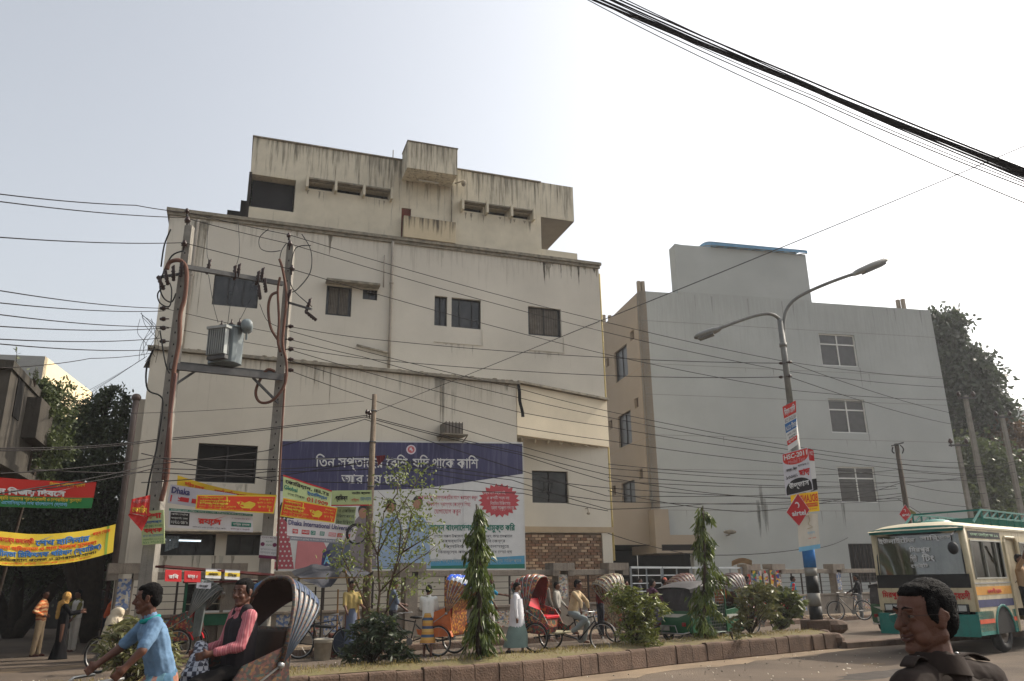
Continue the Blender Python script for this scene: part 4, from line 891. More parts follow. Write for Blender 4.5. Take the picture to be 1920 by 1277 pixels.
wire([(245, 775, 18), (460, 765, 20), (683, 752, 22)], .007, label='faint grey wire strung level across the lower hospital wall', group=None)
# tangled strands at the left pole
for i in range(7):
    pts = [(random.uniform(262, 290), random.uniform(585, 600)), (random.uniform(255, 300), random.uniform(610, 625)), (random.uniform(262, 300), random.uniform(635, 650)), (random.uniform(255, 292), random.uniform(660, 680))]
    cable(PA, pts, dA-.3, .006, wirem, 'loose_strand', 4)
for i, (a, b) in enumerate([((143, 744), (270, 672)), ((150, 748), (262, 676)), ((175, 730), (275, 668))]): wire([(a[0], a[1], 22), (b[0], b[1], dA)], .008, label='of the slack wires running from the left pole into the dark tree', group='service wires into the dark tree')
# heavy cable bundle overhead at the upper right
g7 = dict(group='strands of the heavy cable bundle', label='black strand of the heavy cable bundle across the upper right sky', name='cable_strand')
for a, b, r_ in [((1090, -10), (1925, 325), .019), ((1110, -8), (1925, 322), .016), ((1128, -10), (1925, 330), .013), ((1140, -10), (1925, 318), .012), ((1100, -12), (1925, 334), .012), ((1150, -12), (1925, 338), .008), ((1118, -12), (1925, 342), .009)]:
    wire([(a[0], a[1], 9.0), ((a[0]*.52+b[0]*.48), (a[1]*.52+b[1]*.48)+4, 8.2), (b[0], b[1], 7.6)], r_, sag=.1, **g7)
for a, b, r_ in [((1115, 0), (1925, 352), .010), ((1130, 0), (1925, 346), .008), ((1095, -4), (1925, 382), .009)]:
    wire([(a[0], a[1], 9.4), ((a[0]*.5+b[0]*.5), (a[1]*.5+b[1]*.5)+8, 8.5), (b[0], b[1], 7.9)], r_, sag=.2, label='thin wire hanging below the heavy cable bundle at the upper right', group='thin wires under the cable bundle')
# ------------------------------------------------------------------ printed matter
def flat(name, rgb, rough=.75, var=.05): return mat('print_'+name, rgb, rough, var, 4)
cW = flat('white', (196, 196, 194)); cR = flat('red', (182, 46, 38)); cY = flat('yellow', (204, 176, 52)); cG = flat('green', (40, 112, 60)); cB = flat('blue', (44, 96, 150)); cK = flat('black', (26, 24, 26))
cLG = flat('lime', (170, 184, 132)); cDR = flat('deep_red', (170, 32, 36)); cO = flat('orange_red', (206, 76, 30)); cNV = flat('navy', (54, 52, 98), var=.12); cPK = flat('pink', (188, 120, 122)); cT = flat('teal', (36, 108, 92)); cGy = flat('grey', (120, 122, 130)); cSK = flat('skin', (150, 112, 92)); cLB = flat('light_blue', (120, 176, 206)); cPU = flat('plum', (104, 40, 72))
def sign(name, label, cat, sf, base, group=None, thick=.0, nu=16, nv=6, edge=None):
    T = thing(name, label, cat, (sf.c[2]+sf.c[3])/2, group=group)
    mb = MB(); nu = nu if (sf.sag or sf.wave) else 1; nv = nv if (sf.sag or sf.wave) else 1
    mb.grid(lambda u, v: sf(u, v), nu, nv)
    if thick:
        a, b, c, d = [sf(*q, 0) for q in ((0, 0), (1, 0), (1, 1), (0, 1))]; n = sf.n*-thick; mb = MB(); mb.prism([a, b, c, d], n)
    mb.build('sheet' if not thick else 'board', base, T, smooth=not thick)
    if edge:
        for q in ((0, 0, 1, .04), (0, .96, 1, 1), (0, 0, .012, 1), (.988, 0, 1, 1)): patch(sf, T, *q, edge, .004, name='border')
    return T
# billboard
def LPx(x, y, off=.22): s, z = Lp.px(x, y, off); return Lp.pt(s, z, off)
bs = Surf(LPx(525, 827), LPx(979, 832), LPx(984, 1066), LPx(512, 1068), 0)
BB = sign('billboard', 'huge blue and white health billboard with white Bengali headline and red starburst', 'billboard', bs, cW, thick=.06)
def bu(x): return (x-518)/464.0
def bv(y): return (y-829)/238.0
navy = mat('faded_navy_print', (52, 51, 84), .6, .15, 1.5, streak=.6, stain=(104, 104, 130))
blob(bs, BB, [(0, 0), (1, 0), (1, .25), (.56, .375), (.22, .40), (0, .40)], navy, .004)
for q in ((-.004, -.012, 1.004, .0), (-.004, 1, 1.004, 1.012), (-.004, 0, 0, 1), (1, 0, 1.004, 1)): patch(bs, BB, *q, flat('frame', (190, 190, 186)), .012, name='frame')
letter(bs, BB, 'তিন সপ্তাহের বেশি, যদি থাকে কাশি', bu(580), bv(853), bu(888), bv(886), cW, .012, .008)
letter(bs, BB, 'আর নয় দেরি', bu(626), bv(886), bu(746), bv(914), cW, .012, .008)
E_ = (bu(754), bv(843))
blob(bs, BB, disc(*E_, .02, .039, 24), flat('emblem', (200, 190, 196)), .006, 'emblem'); blob(bs, BB, disc(*E_, .0145, .028, 24), flat('emblem_red', (176, 90, 92)), .009, 'emblem_disc'); blob(bs, BB, [(E_[0]-.006, E_[1]-.014), (E_[0]+.002, E_[1]-.018), (E_[0]+.003, E_[1]-.004), (E_[0]+.008, E_[1]+.002), (E_[0]+.004, E_[1]+.018), (E_[0]-.001, E_[1]+.004), (E_[0]-.007, E_[1]+.006)], flat('emblem', (200, 190, 196)), .011, 'emblem_map')
st = []
for i in range(44):
    a = 6.2832*i/44; r_ = 1 if i % 2 == 0 else .82; st.append((bu(931)+math.cos(a)*.094*r_, bv(940)+math.sin(a)*.138*r_))
blob(bs, BB, st, flat('burst', (170, 70, 76)), .005, 'starburst')
for t, x0, x1, y in (('যক্ষা হলে রক্ষা নাই,', 898, 944, 925), ('এ কথাটি সত্য নয়', 905, 952, 935), ('নিয়মিত চিকিৎসায়', 912, 954, 945), ('যক্ষা সম্পূর্ণ ভাল হয়', 914, 962, 955)): letter(bs, BB, t, bu(x0), bv(y-4), bu(x1), bv(y+5), cW, 0, .008)
for t, x0, x1, y in (('ডাক্তার বা স্বাস্থ্যকর্মীর সাথে পরামর্শ করুন', 768, 886, 935), ('নিকটস্থ স্বাস্থ্য কেন্দ্রে গিয়ে', 786, 872, 948), ('যোগাযোগ করুন', 800, 852, 963)): letter(bs, BB, t, bu(x0), bv(y-6), bu(x1), bv(y+6), flat('rose', (170, 66, 80)), 0, .006)
letter(bs, BB, 'আসুন বাংলাদেশকে যক্ষামুক্ত করি', bu(790), bv(981), bu(963), bv(1001), cT, .03, .006)
for t, x0, x1, y in (('দেশের সকল উপজেলা স্বাস্থ্য কমপ্লেক্স, সদর হাসপাতাল', 800, 957, 1007), ('বক্ষব্যাধি ক্লিনিক ও টিবি কেন্দ্র', 814, 942, 1016), ('ক্লিনিক ও হাসপাতালসমূহে', 818, 950, 1026), ('বিনামূল্যে কফ পরীক্ষা ও ঔষধ দেয়া হয়', 808, 956, 1036)): letter(bs, BB, t, bu(x0), bv(y-4), bu(x1), bv(y+5), flat('ink', (70, 74, 80)), 0, .006)
blob(bs, BB, [(.38, .965), (1, .90), (1, .965), (.38, .985)], flat('sea_blue', (76, 140, 170)), .004); blob(bs, BB, [(.3, 1), (.38, .985), (1, .965), (1, 1)], cT, .004)
letter(bs, BB, 'জাতীয় যক্ষা নিয়ন্ত্রণ কর্মসূচি, স্বাস্থ্য অধিদপ্তর', bu(790), bv(1047), bu(975), bv(1058), flat('soft_grey', (150, 160, 160)), 0, .008)
# people printed on the billboard
polka = [(bu(516), bv(1066)), (bu(513), bv(1000)), (bu(524), bv(965)), (bu(538), bv(985)), (bu(552), bv(1066))]
blob(bs, BB, polka, flat('sari', (160, 78, 88)), .004, 'printed_sari')
for i in range(11):
    for j in range(5):
        x = 518+j*7+(i % 2)*3.5; y = 975+i*8.5
        if x < 524+(y-965)*.28+6 and x > 516: blob(bs, BB, disc(bu(x), bv(y), .0036, .0075, 8), cW, .006, 'printed_dot')
blob(bs, BB, [(bu(553), bv(1066)), (bu(556), bv(1012)), (bu(566), bv(1006)), (bu(596), bv(1010)), (bu(606), bv(1030)), (bu(600), bv(1066))], cPK, .004, 'printed_shirt')
blob(bs, BB, [(bu(597), bv(1062)), (bu(599), bv(1036)), (bu(612), bv(1032)), (bu(618), bv(1060))], cNV, .005, 'printed_book')
letter(bs, BB, 'A', bu(601), bv(1042), bu(612), bv(1058), cLB, .02, .008)
blob(bs, BB, [(bu(519), bv(965)), (bu(526), bv(945)), (bu(538), bv(950)), (bu(548), bv(975)), (bu(540), bv(985))], flat('hair', (48, 44, 48)), .0045, 'printed_hair')
blob(bs, BB, [(bu(604), bv(1030)), (bu(615), bv(1010)), (bu(640), bv(1006)), (bu(655), bv(1030)), (bu(650), bv(1066)), (bu(612), bv(1066))], flat('suit', (86, 92, 108)), .004, 'printed_coat')
for (x, y) in ((718, 950), (768, 944), (668, 960)):
    blob(bs, BB, disc(bu(x), bv(y), .021, .052), flat('hair', (48, 44, 48)), .004, 'printed_hair'); blob(bs, BB, disc(bu(x-1), bv(y+5), .0165, .042), cSK, .006, 'printed_face')
    blob(bs, BB, [(bu(x-24), bv(1066)), (bu(x-20), bv(985)), (bu(x-6), bv(968)), (bu(x+8), bv(968)), (bu(x+22), bv(988)), (bu(x+26), bv(1066))], flat('clinic_blue', (140, 160, 186)) if x > 700 else flat('dull_shirt', (120, 112, 116)), .005, 'printed_coat')
for x in (.22, .47, .73): MB().beam(bs(x, 0, .007), bs(x, 1, .007), .006, .004).build('joint_line', cGy, BB)
# banners ----------------------------------------------------------
def rows(sf, T, items):
    for t, u0, v0, u1, v1, m_, b in items: letter(sf, T, t, u0, v0, u1, v1, m_, b, .008)
s = Surf((-30, 893), (181, 904), (172, 953), (-30, 948), (14.6, 15.2, 15.2, 14.6), sag=.02, wave=.015, wf=2)
T = sign('banner', 'red over green cloth banner with white Bengali lettering hung across the driveway', 'banner', s, cR)
patch(s, T, 0, .6, 1, 1, cG)
rows(s, T, [('মহান বিজয় দিবসে', -.02, .2, .81, .62, cW, .05), ('বিনম্র শ্রদ্ধায় স্মরণ', .58, .04, .9, .22, cY, .02), ('শহীদদের প্রতি আমাদের শ্রদ্ধাঞ্জলী ও দেশবাসীকে শুভেচ্ছা', 0, .6, .89, .8, cY, .02), ('ডক্টরস এসোসিয়েশন অব বাংলাদেশ (ড্যাব)', 0, .76, .76, .95, cLB, .02)])
s = Surf((-30, 992), (217, 983), (211, 1036), (-30, 1056), (13.2, 14.4, 14.4, 13.2), sag=.12, wave=.03, wf=2)
T = sign('banner', 'yellow cloth banner with blue and red hand painted Bengali lines above the driveway', 'banner', s, cY)
rows(s, T, [('দিবস উপলক্ষে জননেত্রী', 0, .1, .37, .36, cR, .03), ('শেখ হাসিনার', .38, .04, .8, .4, cB, .05), ('পক্ষ থেকে', .82, .08, .96, .28, cO, .02), ('প্রাণঢালা অভিনন্দন ও লাল গোলাপ শুভেচ্ছা', 0, .36, .86, .58, cO, .03), ('স্বাধীনতা চিকিৎসক পরিষদ (স্বাচিপ)', 0, .52, .9, .8, cB, .05), ('ঢাকা মেডিক্যাল কলেজ ও হাসপাতাল শাখা।', 0, .75, .86, .9, cK, .02), ('প্রচারে কেন্দ্রীয় কমিটি অধ্যাপক ডাঃ এম ইকবাল', 0, .89, .82, .98, cO, 0)])
patch(s, T, .93, 0, .95, 1, flat('green_fold', (120, 150, 60)), .005)
s = Surf((247, 936), (282, 928), (279, 968), (243, 962), (18.4, 18.6, 18.6, 18.4), wave=.02); T = sign('banner', 'crumpled red cloth banner tied left of the left transformer pole, white edged', 'banner', s, flat('crimson', (176, 44, 40)))
rows(s, T, [('ভর্তি চলছে', .1, .1, .9, .4, cPK, .02), ('কোচিং', .1, .5, .9, .9, cY, .02)])
s = Surf((243, 962), (279, 970), (266, 996), (240, 966), (18.4, 18.6, 18.6, 18.4), wave=.03, ph=2); T2 = MB(); T2.grid(lambda u, v: s(u, v), 8, 5); T2.build('lower_fold', flat('crimson', (176, 44, 40)), T, smooth=True)
s = Surf((264, 959), (307, 956), (309, 1019), (266, 1022), 18.85); T = sign('pole_sign', 'pale green paper sign with red and blue Bengali words on the left transformer pole', 'sign', s, cLG, thick=.015)
rows(s, T, [('দিশা', .1, .03, .9, .24, cR, .05), ('জুয়েলার্স', .06, .27, .9, .4, cB, .03), ('স্বর্ণ রুপার অলংকার', .06, .42, .94, .53, cG, 0), ('বন্ধক', .1, .53, .92, .7, cR, .05), ('রাখা হয় যোগাযোগ', .06, .71, .94, .8, cB, 0), ('মোবাইল ০১৭১২', .06, .81, .94, .88, cG, 0), ('৯১১ ০৭১৮২১', .06, .9, .94, .97, cG, 0)])
s = Surf((320, 908), (444, 927), (440, 962), (314, 943), (19.9, 20.6, 20.6, 19.9), wave=.01); T = sign('banner', 'grey university banner half hidden behind the sagging yellow banner', 'banner', s, flat('dull_lilac', (168, 166, 176)))
rows(s, T, [('Dhaka', .03, .1, .3, .45, cNV, .03)]); patch(s, T, .14, .58, .3, .82, cDR); patch(s, T, .34, .58, .5, .82, cDR); patch(s, T, .03, .55, .05, .9, cR)
s = Surf((333, 891), (519, 928), (490, 952), (331, 922), (20.1, 21.05, 21.05, 20.1), sag=.10, wave=.02, wf=1.5); T = sign('banner', 'long yellow banner sagging slantwise with a folded top edge between the transformer poles', 'banner', s, flat('mustard', (206, 172, 44)))
rows(s, T, [('ভর্তি চলছে', .08, .1, .3, .5, cO, .04), ('সরাসরি কোরিয়া যাওয়ার সুযোগ', .38, .05, .8, .5, cR, .03), ('ভাষা শিক্ষা', .1, .55, .35, .85, cT, .02), ('যোগাযোগ', .72, .6, .95, .85, cO, .02)])
def job_banner(sf, label, hand=True):
    T = sign('banner', label, 'banner', sf, cY); patch(sf, T, .015, .07, .985, .93, flat('vermilion', (198, 62, 30)))
    rows(sf, T, [('থাইল্যান্ড', .04, .1, .33, .28, cY, .02), ('মালয়েশিয়া', .04, .3, .42, .47, cY, .03), ('সিঙ্গাপুর', .04, .46, .4, .66, cY, .04), ('যাওয়ার সুবর্ণ সুযোগ', .04, .68, .5, .82, cY, 0), ('বিনা খরচে যোগাযোগ করুন এখনই', .04, .84, .6, .92, cY, 0), ('দিনকাল', .78, .15, .96, .3, cY, 0), ('প্রতি ও মিটিং', .76, .36, .96, .5, cY, 0), ('কথা হয়', .78, .6, .96, .76, cY, 0)])
    if hand: blob(sf, T, [(.5, .42), (.56, .38), (.6, .46), (.66, .36), (.74, .46), (.74, .6), (.7, .78), (.58, .78), (.54, .62)], cY, .008, 'printed_hand')
s = Surf((369, 928), (519, 929), (513, 963), (366, 955), (19.7, 20.6, 20.6, 19.7), wave=.01); job_banner(s, 'red banner with yellow border and letters between the poles, above the white banner')
s = Surf((317, 953), (474, 964), (474, 998), (315, 989), (19.8, 20.7, 20.7, 19.8), wave=.012, wf=2); T = sign('banner', 'white banner with one big red Bengali word, black box left and green box right', 'banner', s, flat('dull_white', (186, 184, 186)))
patch(s, T, .0, .0, 1, .12, cT); patch(s, T, .02, .18, .24, .86, cK); patch(s, T, .74, .5, .98, .74, cT)
rows(s, T, [('মাস্টার্স এন্ড নার্সিং মেডিকেল ভর্তি পরীক্ষায় জাতীয় মেধায় এগিয়ে', .02, .02, .98, .12, cW, 0), ('রয়েল', .34, .16, .7, .78, cR, .05), ('ভর্তি চলছে', .76, .53, .96, .72, cW, .02), ('কোচিং সেন্টার', .03, .22, .22, .36, cW, 0), ('ফার্মগেট, ঢাকা', .03, .42, .22, .56, cW, 0), ('০১৭১১ ৩৪৫৬', .03, .62, .22, .78, cW, 0), ('২৫ নভেম্বর হইতে ক্লাস', .74, .24, .97, .36, cPU, 0), ('মেডিকেল এন্ড ডেন্টাল ভর্তি কোচিং', .28, .84, .68, .95, cK, 0), ('ক্লাস শুরু ১৫ জানুয়ারী', .73, .82, .96, .93, cPU, 0)])
s = Surf((489, 1004), (523, 1006), (518, 1049), (485, 1046), 20.9); T = sign('pole_sign', 'small white and purple notice with two dark round marks on the right transformer pole', 'sign', s, cW, thick=.015)
patch(s, T, 0, .86, 1, 1, cPU)
for u in (.15, .82): blob(s, T, disc(u, .38, .12, .09), cPU, .006)
rows(s, T, [('ঘরে বসে আয় করুন', .06, .04, .94, .14, cPU, 0), ('আসুন শিখি', .3, .2, .7, .3, cG, 0), ('কম্পিউটার', .32, .36, .68, .46, cG, 0), ('প্রশিক্ষণ দেয়া হয় (১০)', .06, .54, .94, .66, cGy, 0), ('যোগাযোগ করুন', .06, .7, .94, .82, cGy, 0)])
s = Surf((531, 890), (622, 920), (619, 952), (530, 931), (20.9, 21.6, 21.6, 20.9), wave=.02, wf=1.5); T = sign('banner', 'pale green language course banner sloping down right of the right transformer pole', 'banner', s, cLG)
patch(s, T, 0, 0, 1, .08, cDR); rows(s, T, [('কোরিয়ান, IELTS', .04, .12, .95, .4, cK, .03), ('ইতালিয়ান', .5, .4, .92, .66, cB, .03), ('Global', .02, .44, .3, .64, cT, .03), ('011909', .5, .72, .95, .95, cR, .02), ('ভাষা শিক্ষা', .1, .72, .45, .92, cK, 0)])
s = Surf((622, 920), (697, 919), (697, 948), (621, 949), (21.6, 21.7, 21.7, 21.6), wave=.015, wf=1.5); T = sign('banner', 'pale green banner with large dark Bengali words meeting the thin pole', 'banner', s, cLG)
patch(s, T, 0, .92, 1, 1, cDR); rows(s, T, [('গ্রাফিক্স', .04, .25, .4, .75, cK, .04), ('অটো ক্যাড', .5, .05, .97, .3, cK, .03), ('অফিস', .48, .5, .68, .75, cR, 0), ('হার্ডওয়্যার', .72, .45, .98, .75, cB, 0)])
s = Surf((632, 950), (668, 951), (664, 987), (628, 986), 21.8); T = sign('banner', 'dull green paper banner with black writing under the pale green banners', 'banner', s, flat('moss', (150, 162, 122)))
rows(s, T, [('ও একজিমা', .1, .08, .95, .3, cK, 0), ('চিকিৎসা করা হয়', .05, .38, .95, .6, cK, 0), ('বিনা চিকিৎসা', .05, .68, .95, .9, cK, 0)])
s = Surf((531, 933), (633, 952), (627, 981), (525, 968), (20.8, 21.5, 21.5, 20.8), wave=.01); job_banner(s, 'red banner with yellow border right of the right transformer pole, yellow hand print in it')
s = Surf((538, 972), (671, 987), (664, 1014), (538, 1004), (20.9, 21.8, 21.8, 20.9), wave=.01, wf=2); T = sign('banner', 'white university banner reading Dhaka International University below the red and yellow banner', 'banner', s, flat('off_white', (190, 184, 184)))
letter(s, T, 'Dhaka International University', .02, .05, .93, .46, cNV, .02)
for i, (c_, w_) in enumerate([(cDR, .09), (cDR, .13), (cT, .08), (cT, .08), (cPK, .13), (cDR, .09), (cR, .07)]):
    u = .08+i*.13; patch(s, T, u, .58, u+w_*.85, .84, c_); letter(s, T, ['MBA', 'PHARM', 'CSE', 'EEE', 'ENGLISH', 'LLB', 'BBA'][i], u+.01, .63, u+w_*.85-.01, .79, cW, 0, .01)
s = Surf((543, 1005), (668, 1014), (666, 1021), (544, 1013), (20.95, 21.8, 21.8, 20.95)); T = sign('banner', 'narrow white strip banner with a dark line of tiny print under the university banner', 'banner', s, cGy); letter(s, T, 'Admission going on house road Banani Dhaka contact 01711', .02, .2, .98, .8, cW, 0, .006)
s = Surf((705, 855), (723, 853), (721, 861), (709, 874), 21.9, wave=.02); T = sign('hanging_cloth', 'small maroon rag hanging on a wire beside the thin pole', 'cloth', s, flat('maroon', (96, 34, 40)))
# lamp post signs ----------------------------------------------------
dS = 21.95
s = Surf((1467, 763), (1492, 751), (1495, 834), (1478, 846), dS); T = sign('pole_sign', 'narrow bent red, white and blue poster, highest on the street lamp', 'sign', s, cW, thick=.012)
patch(s, T, 0, 0, 1, .27, cR); patch(s, T, .0, .4, 1, .6, cB); patch(s, T, 0, .78, 1, .88, cR)
rows(s, T, [('নিয়ন মেডি', .08, .03, .92, .25, cW, .03), ('BCS ENGLISH', .06, .3, .95, .38, cK, 0), ('N.S.D টিচার', .05, .43, .95, .57, cW, .02), ('কোচিং ভর্তি', .1, .63, .9, .7, cK, 0), ('চলছে', .2, .72, .9, .78, cK, 0), ('ক্লাস', .1, .8, .9, .87, cW, 0)])
s = Surf((1514, 841), (1525, 844), (1533, 918), (1520, 922), dS+.1); T = sign('pole_sign', 'red, white and black board seen nearly edge on behind the HSC poster', 'sign', s, cW, thick=.012); patch(s, T, 0, 0, 1, .28, cDR); patch(s, T, 0, .72, 1, 1, cK); letter(s, T, 'HSC', .3, .04, .9, .14, cW, 0)
s = Surf((1466, 852), (1514, 839), (1525, 919), (1474, 931), dS-.05); T = sign('pole_sign', 'square poster reading HSC-2011 Model Test on the street lamp', 'sign', s, flat('poster_lilac', (184, 182, 188)), thick=.015)
blob(s, T, [(.02, .01), (.98, .01), (.98, .17)]+[(.5+.48*math.cos(a), .17+.14*math.sin(a)) for a in [math.pi*i/12 for i in range(1, 12)]]+[(.02, .17)], cR, .004)
blob(s, T, [(.03, .98), (.03, .86)]+[(.5-.47*math.cos(a), .86-.22*math.sin(a)) for a in [math.pi*i/12 for i in range(1, 12)]]+[(.97, .86), (.97, .98)], cK, .004)
rows(s, T, [('HSC-2011', .06, .04, .95, .16, cW, .03), ('Model Test', .2, .19, .85, .28, cPK, .02), ('মাত্র/- ফ্রি', .1, .36, .5, .46, cK, .02), ('প্যাকেজ-এ', .55, .34, .95, .41, cK, 0), ('১০০০/-', .07, .53, .5, .62, cK, .02), ('ছাড়', .55, .46, .97, .64, cDR, .05), ('উদ্ভাস', .14, .7, .88, .9, cW, .03)])
s = Surf((1482, 928), (1533, 921), (1537, 958), (1486, 963), dS+.1); T = sign('pole_sign', 'bright yellow board with reversed orange letters behind the red diamond sign', 'sign', s, flat('bright_yellow', (234, 190, 30)), thick=.012)
letter(s, T, 'BDLAND', .97, .1, .3, .5, cO, .03); patch(s, T, .4, .55, .95, .75, cO); letter(s, T, 'Property Ltd', .92, .58, .45, .72, cY, 0, .01); letter(s, T, 'www bd land', .9, .8, .45, .9, cO, 0)
def diamond(T, c, r, d, dark=False):
    P = [D(c[0]+x*r, c[1]+y*r*1.4, d) for x, y in ((0, -1), (1, 0), (.1, 1), (-1.0, .15))]
    ce = sum(P, Vector())/4; n = (P[1]-P[3]).cross(P[0]-P[2]).normalized(); n = n if n.dot(EYE-ce) > 0 else -n
    MB().prism([ce+(p-ce)*1.04 for p in P], -n*.02).build('board', cW, T); mb = MB(); mb.add([p+n*.004 for p in P], [(0, 1, 2, 3)]); mb.build('red_field', cDR, T)
    class F: pass
    ex = (P[1]-P[3]).normalized(); ey = n.cross(ex).normalized(); ey = ey if ey.z > 0 else -ey; L_ = (P[1]-P[3]).length
    fn = lambda u, v, off=0: ce+ex*(u-.5)*L_-ey*(v-.5)*L_+n*off
    letter(fn, T, 'airtel', .2, .5, .8, .72, cW, .03, .008)
    ar = []; 
    for i in range(9): a = -2.6+i*.5; ar.append((.5+.1*math.cos(a), .27+.13*math.sin(a)))
    for i in range(9): a = 1.4-i*.46; ar.append((.485+.065*math.cos(a), .285+.085*math.sin(a)))
    blob(fn, T, ar, cW, .008, 'logo_swirl')
T = thing('pole_sign', 'red diamond sign reading airtel with white swirl logo on the street lamp', 'sign', D(1497, 988, dS-.1)); diamond(T, (1496, 956), 21.5, dS-.12)
s = Surf((1494, 963), (1533, 963), (1538, 1028), (1498, 1035), dS+.15, wave=.01); T = sign('banner', 'long faded cream sheet with a pale blue foot on the street lamp', 'banner', s, flat('faded_cream', (202, 194, 180))); patch(s, T, 0, .88, 1, 1, cLB)
rows(s, T, [('বাংলাদেশ', .45, .5, .8, .58, cLB, 0), ('ঢাকা সমিতি', .45, .66, .85, .7, cO, 0)])
mb = MB(); P = [(.42, .08), (.55, .05), (.6, .2), (.5, .28), (.7, .38), (.45, .42)]; mb.tube([s(u, v, .02) for u, v in P], .008, 4); mb.build('drawn_outline', flat('tan_line', (170, 150, 110)), T)
T = thing('pole_sign', 'small red airtel diamond on the slim dark pole by the bus', 'sign', D(1697, 975, 35.5)); diamond(T, (1697, 962), 11, 35.4)
s = Surf((1703, 952), (1718, 962), (1708, 976), (1700, 970), 35.6); T = sign('pole_sign', 'small olive and pink card beside the little red diamond sign', 'sign', s, flat('olive_card', (110, 104, 50)), thick=.02); patch(s, T, .3, .5, 1, 1, flat('salmon', (214, 110, 96)))
# lit tube and hanging cloth in the hospital's ground floor window
em = bpy.data.materials.new('lit_tube'); em.use_nodes = True; b_ = em.node_tree.nodes['Principled BSDF']; b_.inputs['Emission Color'].default_value = (.75, .9, 1, 1); b_.inputs['Emission Strength'].default_value = 1.3
MB().tube([Lp.pt(1.0, 2.98, .12), Lp.pt(1.95, 2.96, .12)], .018, 8).build('lit_tube_light', em, H)
MB().beam(Lp.pt(.98, 3.01, .1), Lp.pt(1.97, 2.99, .1), .04, .03).build('tube_holder', whiteframe, H)
mb = MB(); mb.grid(lambda u, v: Lp.pt(1.0+.35*u, 3.1-.45*v*(1-.3*u), .16+.03*math.sin(u*9+v*6)), 6, 6); tag(mb.build('hanging_cloth', flat('dusty_blue', (110, 120, 124))), 'pale rag hung in front of the lit ground floor window of the hospital', 'cloth')
# ------------------------------------------------------------------ people
def skinmat(n, c): return mat('skin_'+n, c, .5, .06, 8, spec=.35)
SK = [skinmat('a', (100, 66, 50)), skinmat('b', (88, 56, 42)), skinmat('c', (112, 78, 60))]
hairm = mat('black_hair', (17, 15, 15), .8, .3, 60, .8, 240, spec=.12)
def cloth(n, c, **k): return mat('cloth_'+n, c, .92, k.pop('var', .1), k.pop('scale', 5), k.pop('bump', .35), k.pop('bscale', 14), spec=.15, **k)
def rotd(f, side, ang, out=0):
    """direction of a limb hanging down, swung forward by ang, outward by out"""
    v = Vector((0, 0, -1))*math.cos(ang)+f*math.sin(ang); return (v+side*math.sin(out)).normalized()
def pose(base, yaw, Hh=1.68, th=(0, 0), kb=(0, 0), arm=(0, 0), el=(.15, .15), out=(.12, .12), lean=0, pel=None, head=(0, 0), sout=(.04, .04), ein=(0, 0)):
    """joint positions in the world; yaw = compass of the facing direction; angles in radians, left first"""
    k = Hh/1.7; a = yaw; f = Vector((math.sin(a), math.cos(a), 0)); l = Vector((-f.y, f.x, 0)); b = Vector(base); J = {}
    legs = []
    for i, s_ in ((0, 1), (1, -1)):
        d1 = rotd(f, l*s_, th[i], sout[i]); d2 = rotd(f, l*s_, th[i]-kb[i], 0); legs.append((d1, d2))
    drop = max(-(d1.z*.43+d2.z*.42) for d1, d2 in legs)*k+.07*k
    pz = b.z+(drop if pel is None else pel); P = Vector((b.x, b.y, pz)); J['pel'] = P
    up = (Vector((0, 0, 1))*math.cos(lean)+f*math.sin(lean)); J['up'] = up; J['f'] = f; J['l'] = l; J['k'] = k
    J['chest'] = P+up*.36*k; J['neck'] = P+up*.53*k; J['head'] = J['neck']+(Vector((0, 0, 1))*.8+up*.2)*.15*k+f*.02*k
    hy = a+head[0]; J['hf'] = (Vector((math.sin(hy), math.cos(hy), 0))*math.cos(head[1])-Vector((0, 0, 1))*math.sin(head[1])).normalized()
    for i, (n, s_) in enumerate((('L', 1), ('R', -1))):
        d1, d2 = legs[i]; J['hip'+n] = P+l*s_*.085*k-Vector((0, 0, .03*k)); J['kn'+n] = J['hip'+n]+d1*.43*k; J['an'+n] = J['kn'+n]+d2*.40*k
        J['sh'+n] = J['neck']-up*.06*k+l*s_*.175*k; e1 = rotd(f, l*s_, arm[i], out[i]); e2 = rotd(f, l*s_, arm[i]+el[i], -ein[i]); J['el'+n] = J['sh'+n]+e1*.28*k; J['wr'+n] = J['el'+n]+e2*.25*k; J['hd'+n] = e2
    return J
def headparts(mb, J, s=1.0, detail=False):
    k = J['k']*s; c = J['head']; f = J['hf']; l = Vector((0, 0, 1)).cross(f).normalized(); u = f.cross(l); M = Matrix((f, l, u)).transposed()
    mb.ell(c+u*.015*k, (.095*k, .075*k, .105*k), M); mb.ell(c+f*.03*k-u*.045*k, (.058*k, .055*k, .065*k), M)
    mb.ell(c+f*.075*k-u*.088*k, (.02*k, .024*k, .018*k), M, n=8, k=6)
    mb.capsule(c+f*.088*k+u*.015*k, c+f*.112*k-u*.022*k, .010*k, .016*k, 8)
    mb.ell(c+f*.085*k+u*.028*k, (.016*k, .05*k, .012*k), M, n=8, k=6)
    mb.ell(c+f*.088*k-u*.058*k, (.015*k, .026*k, .012*k), M, n=8, k=6)
    for s_ in (1, -1): mb.ell(c+l*s_*.078*k-f*.005*k-u*.01*k, (.018*k, .01*k, .03*k), M, n=8, k=6)
    mb.capsule(c-u*.06*k-f*.01*k, J['neck']-Vector((0, 0, .02)), .052*k, .058*k)
    return M, k
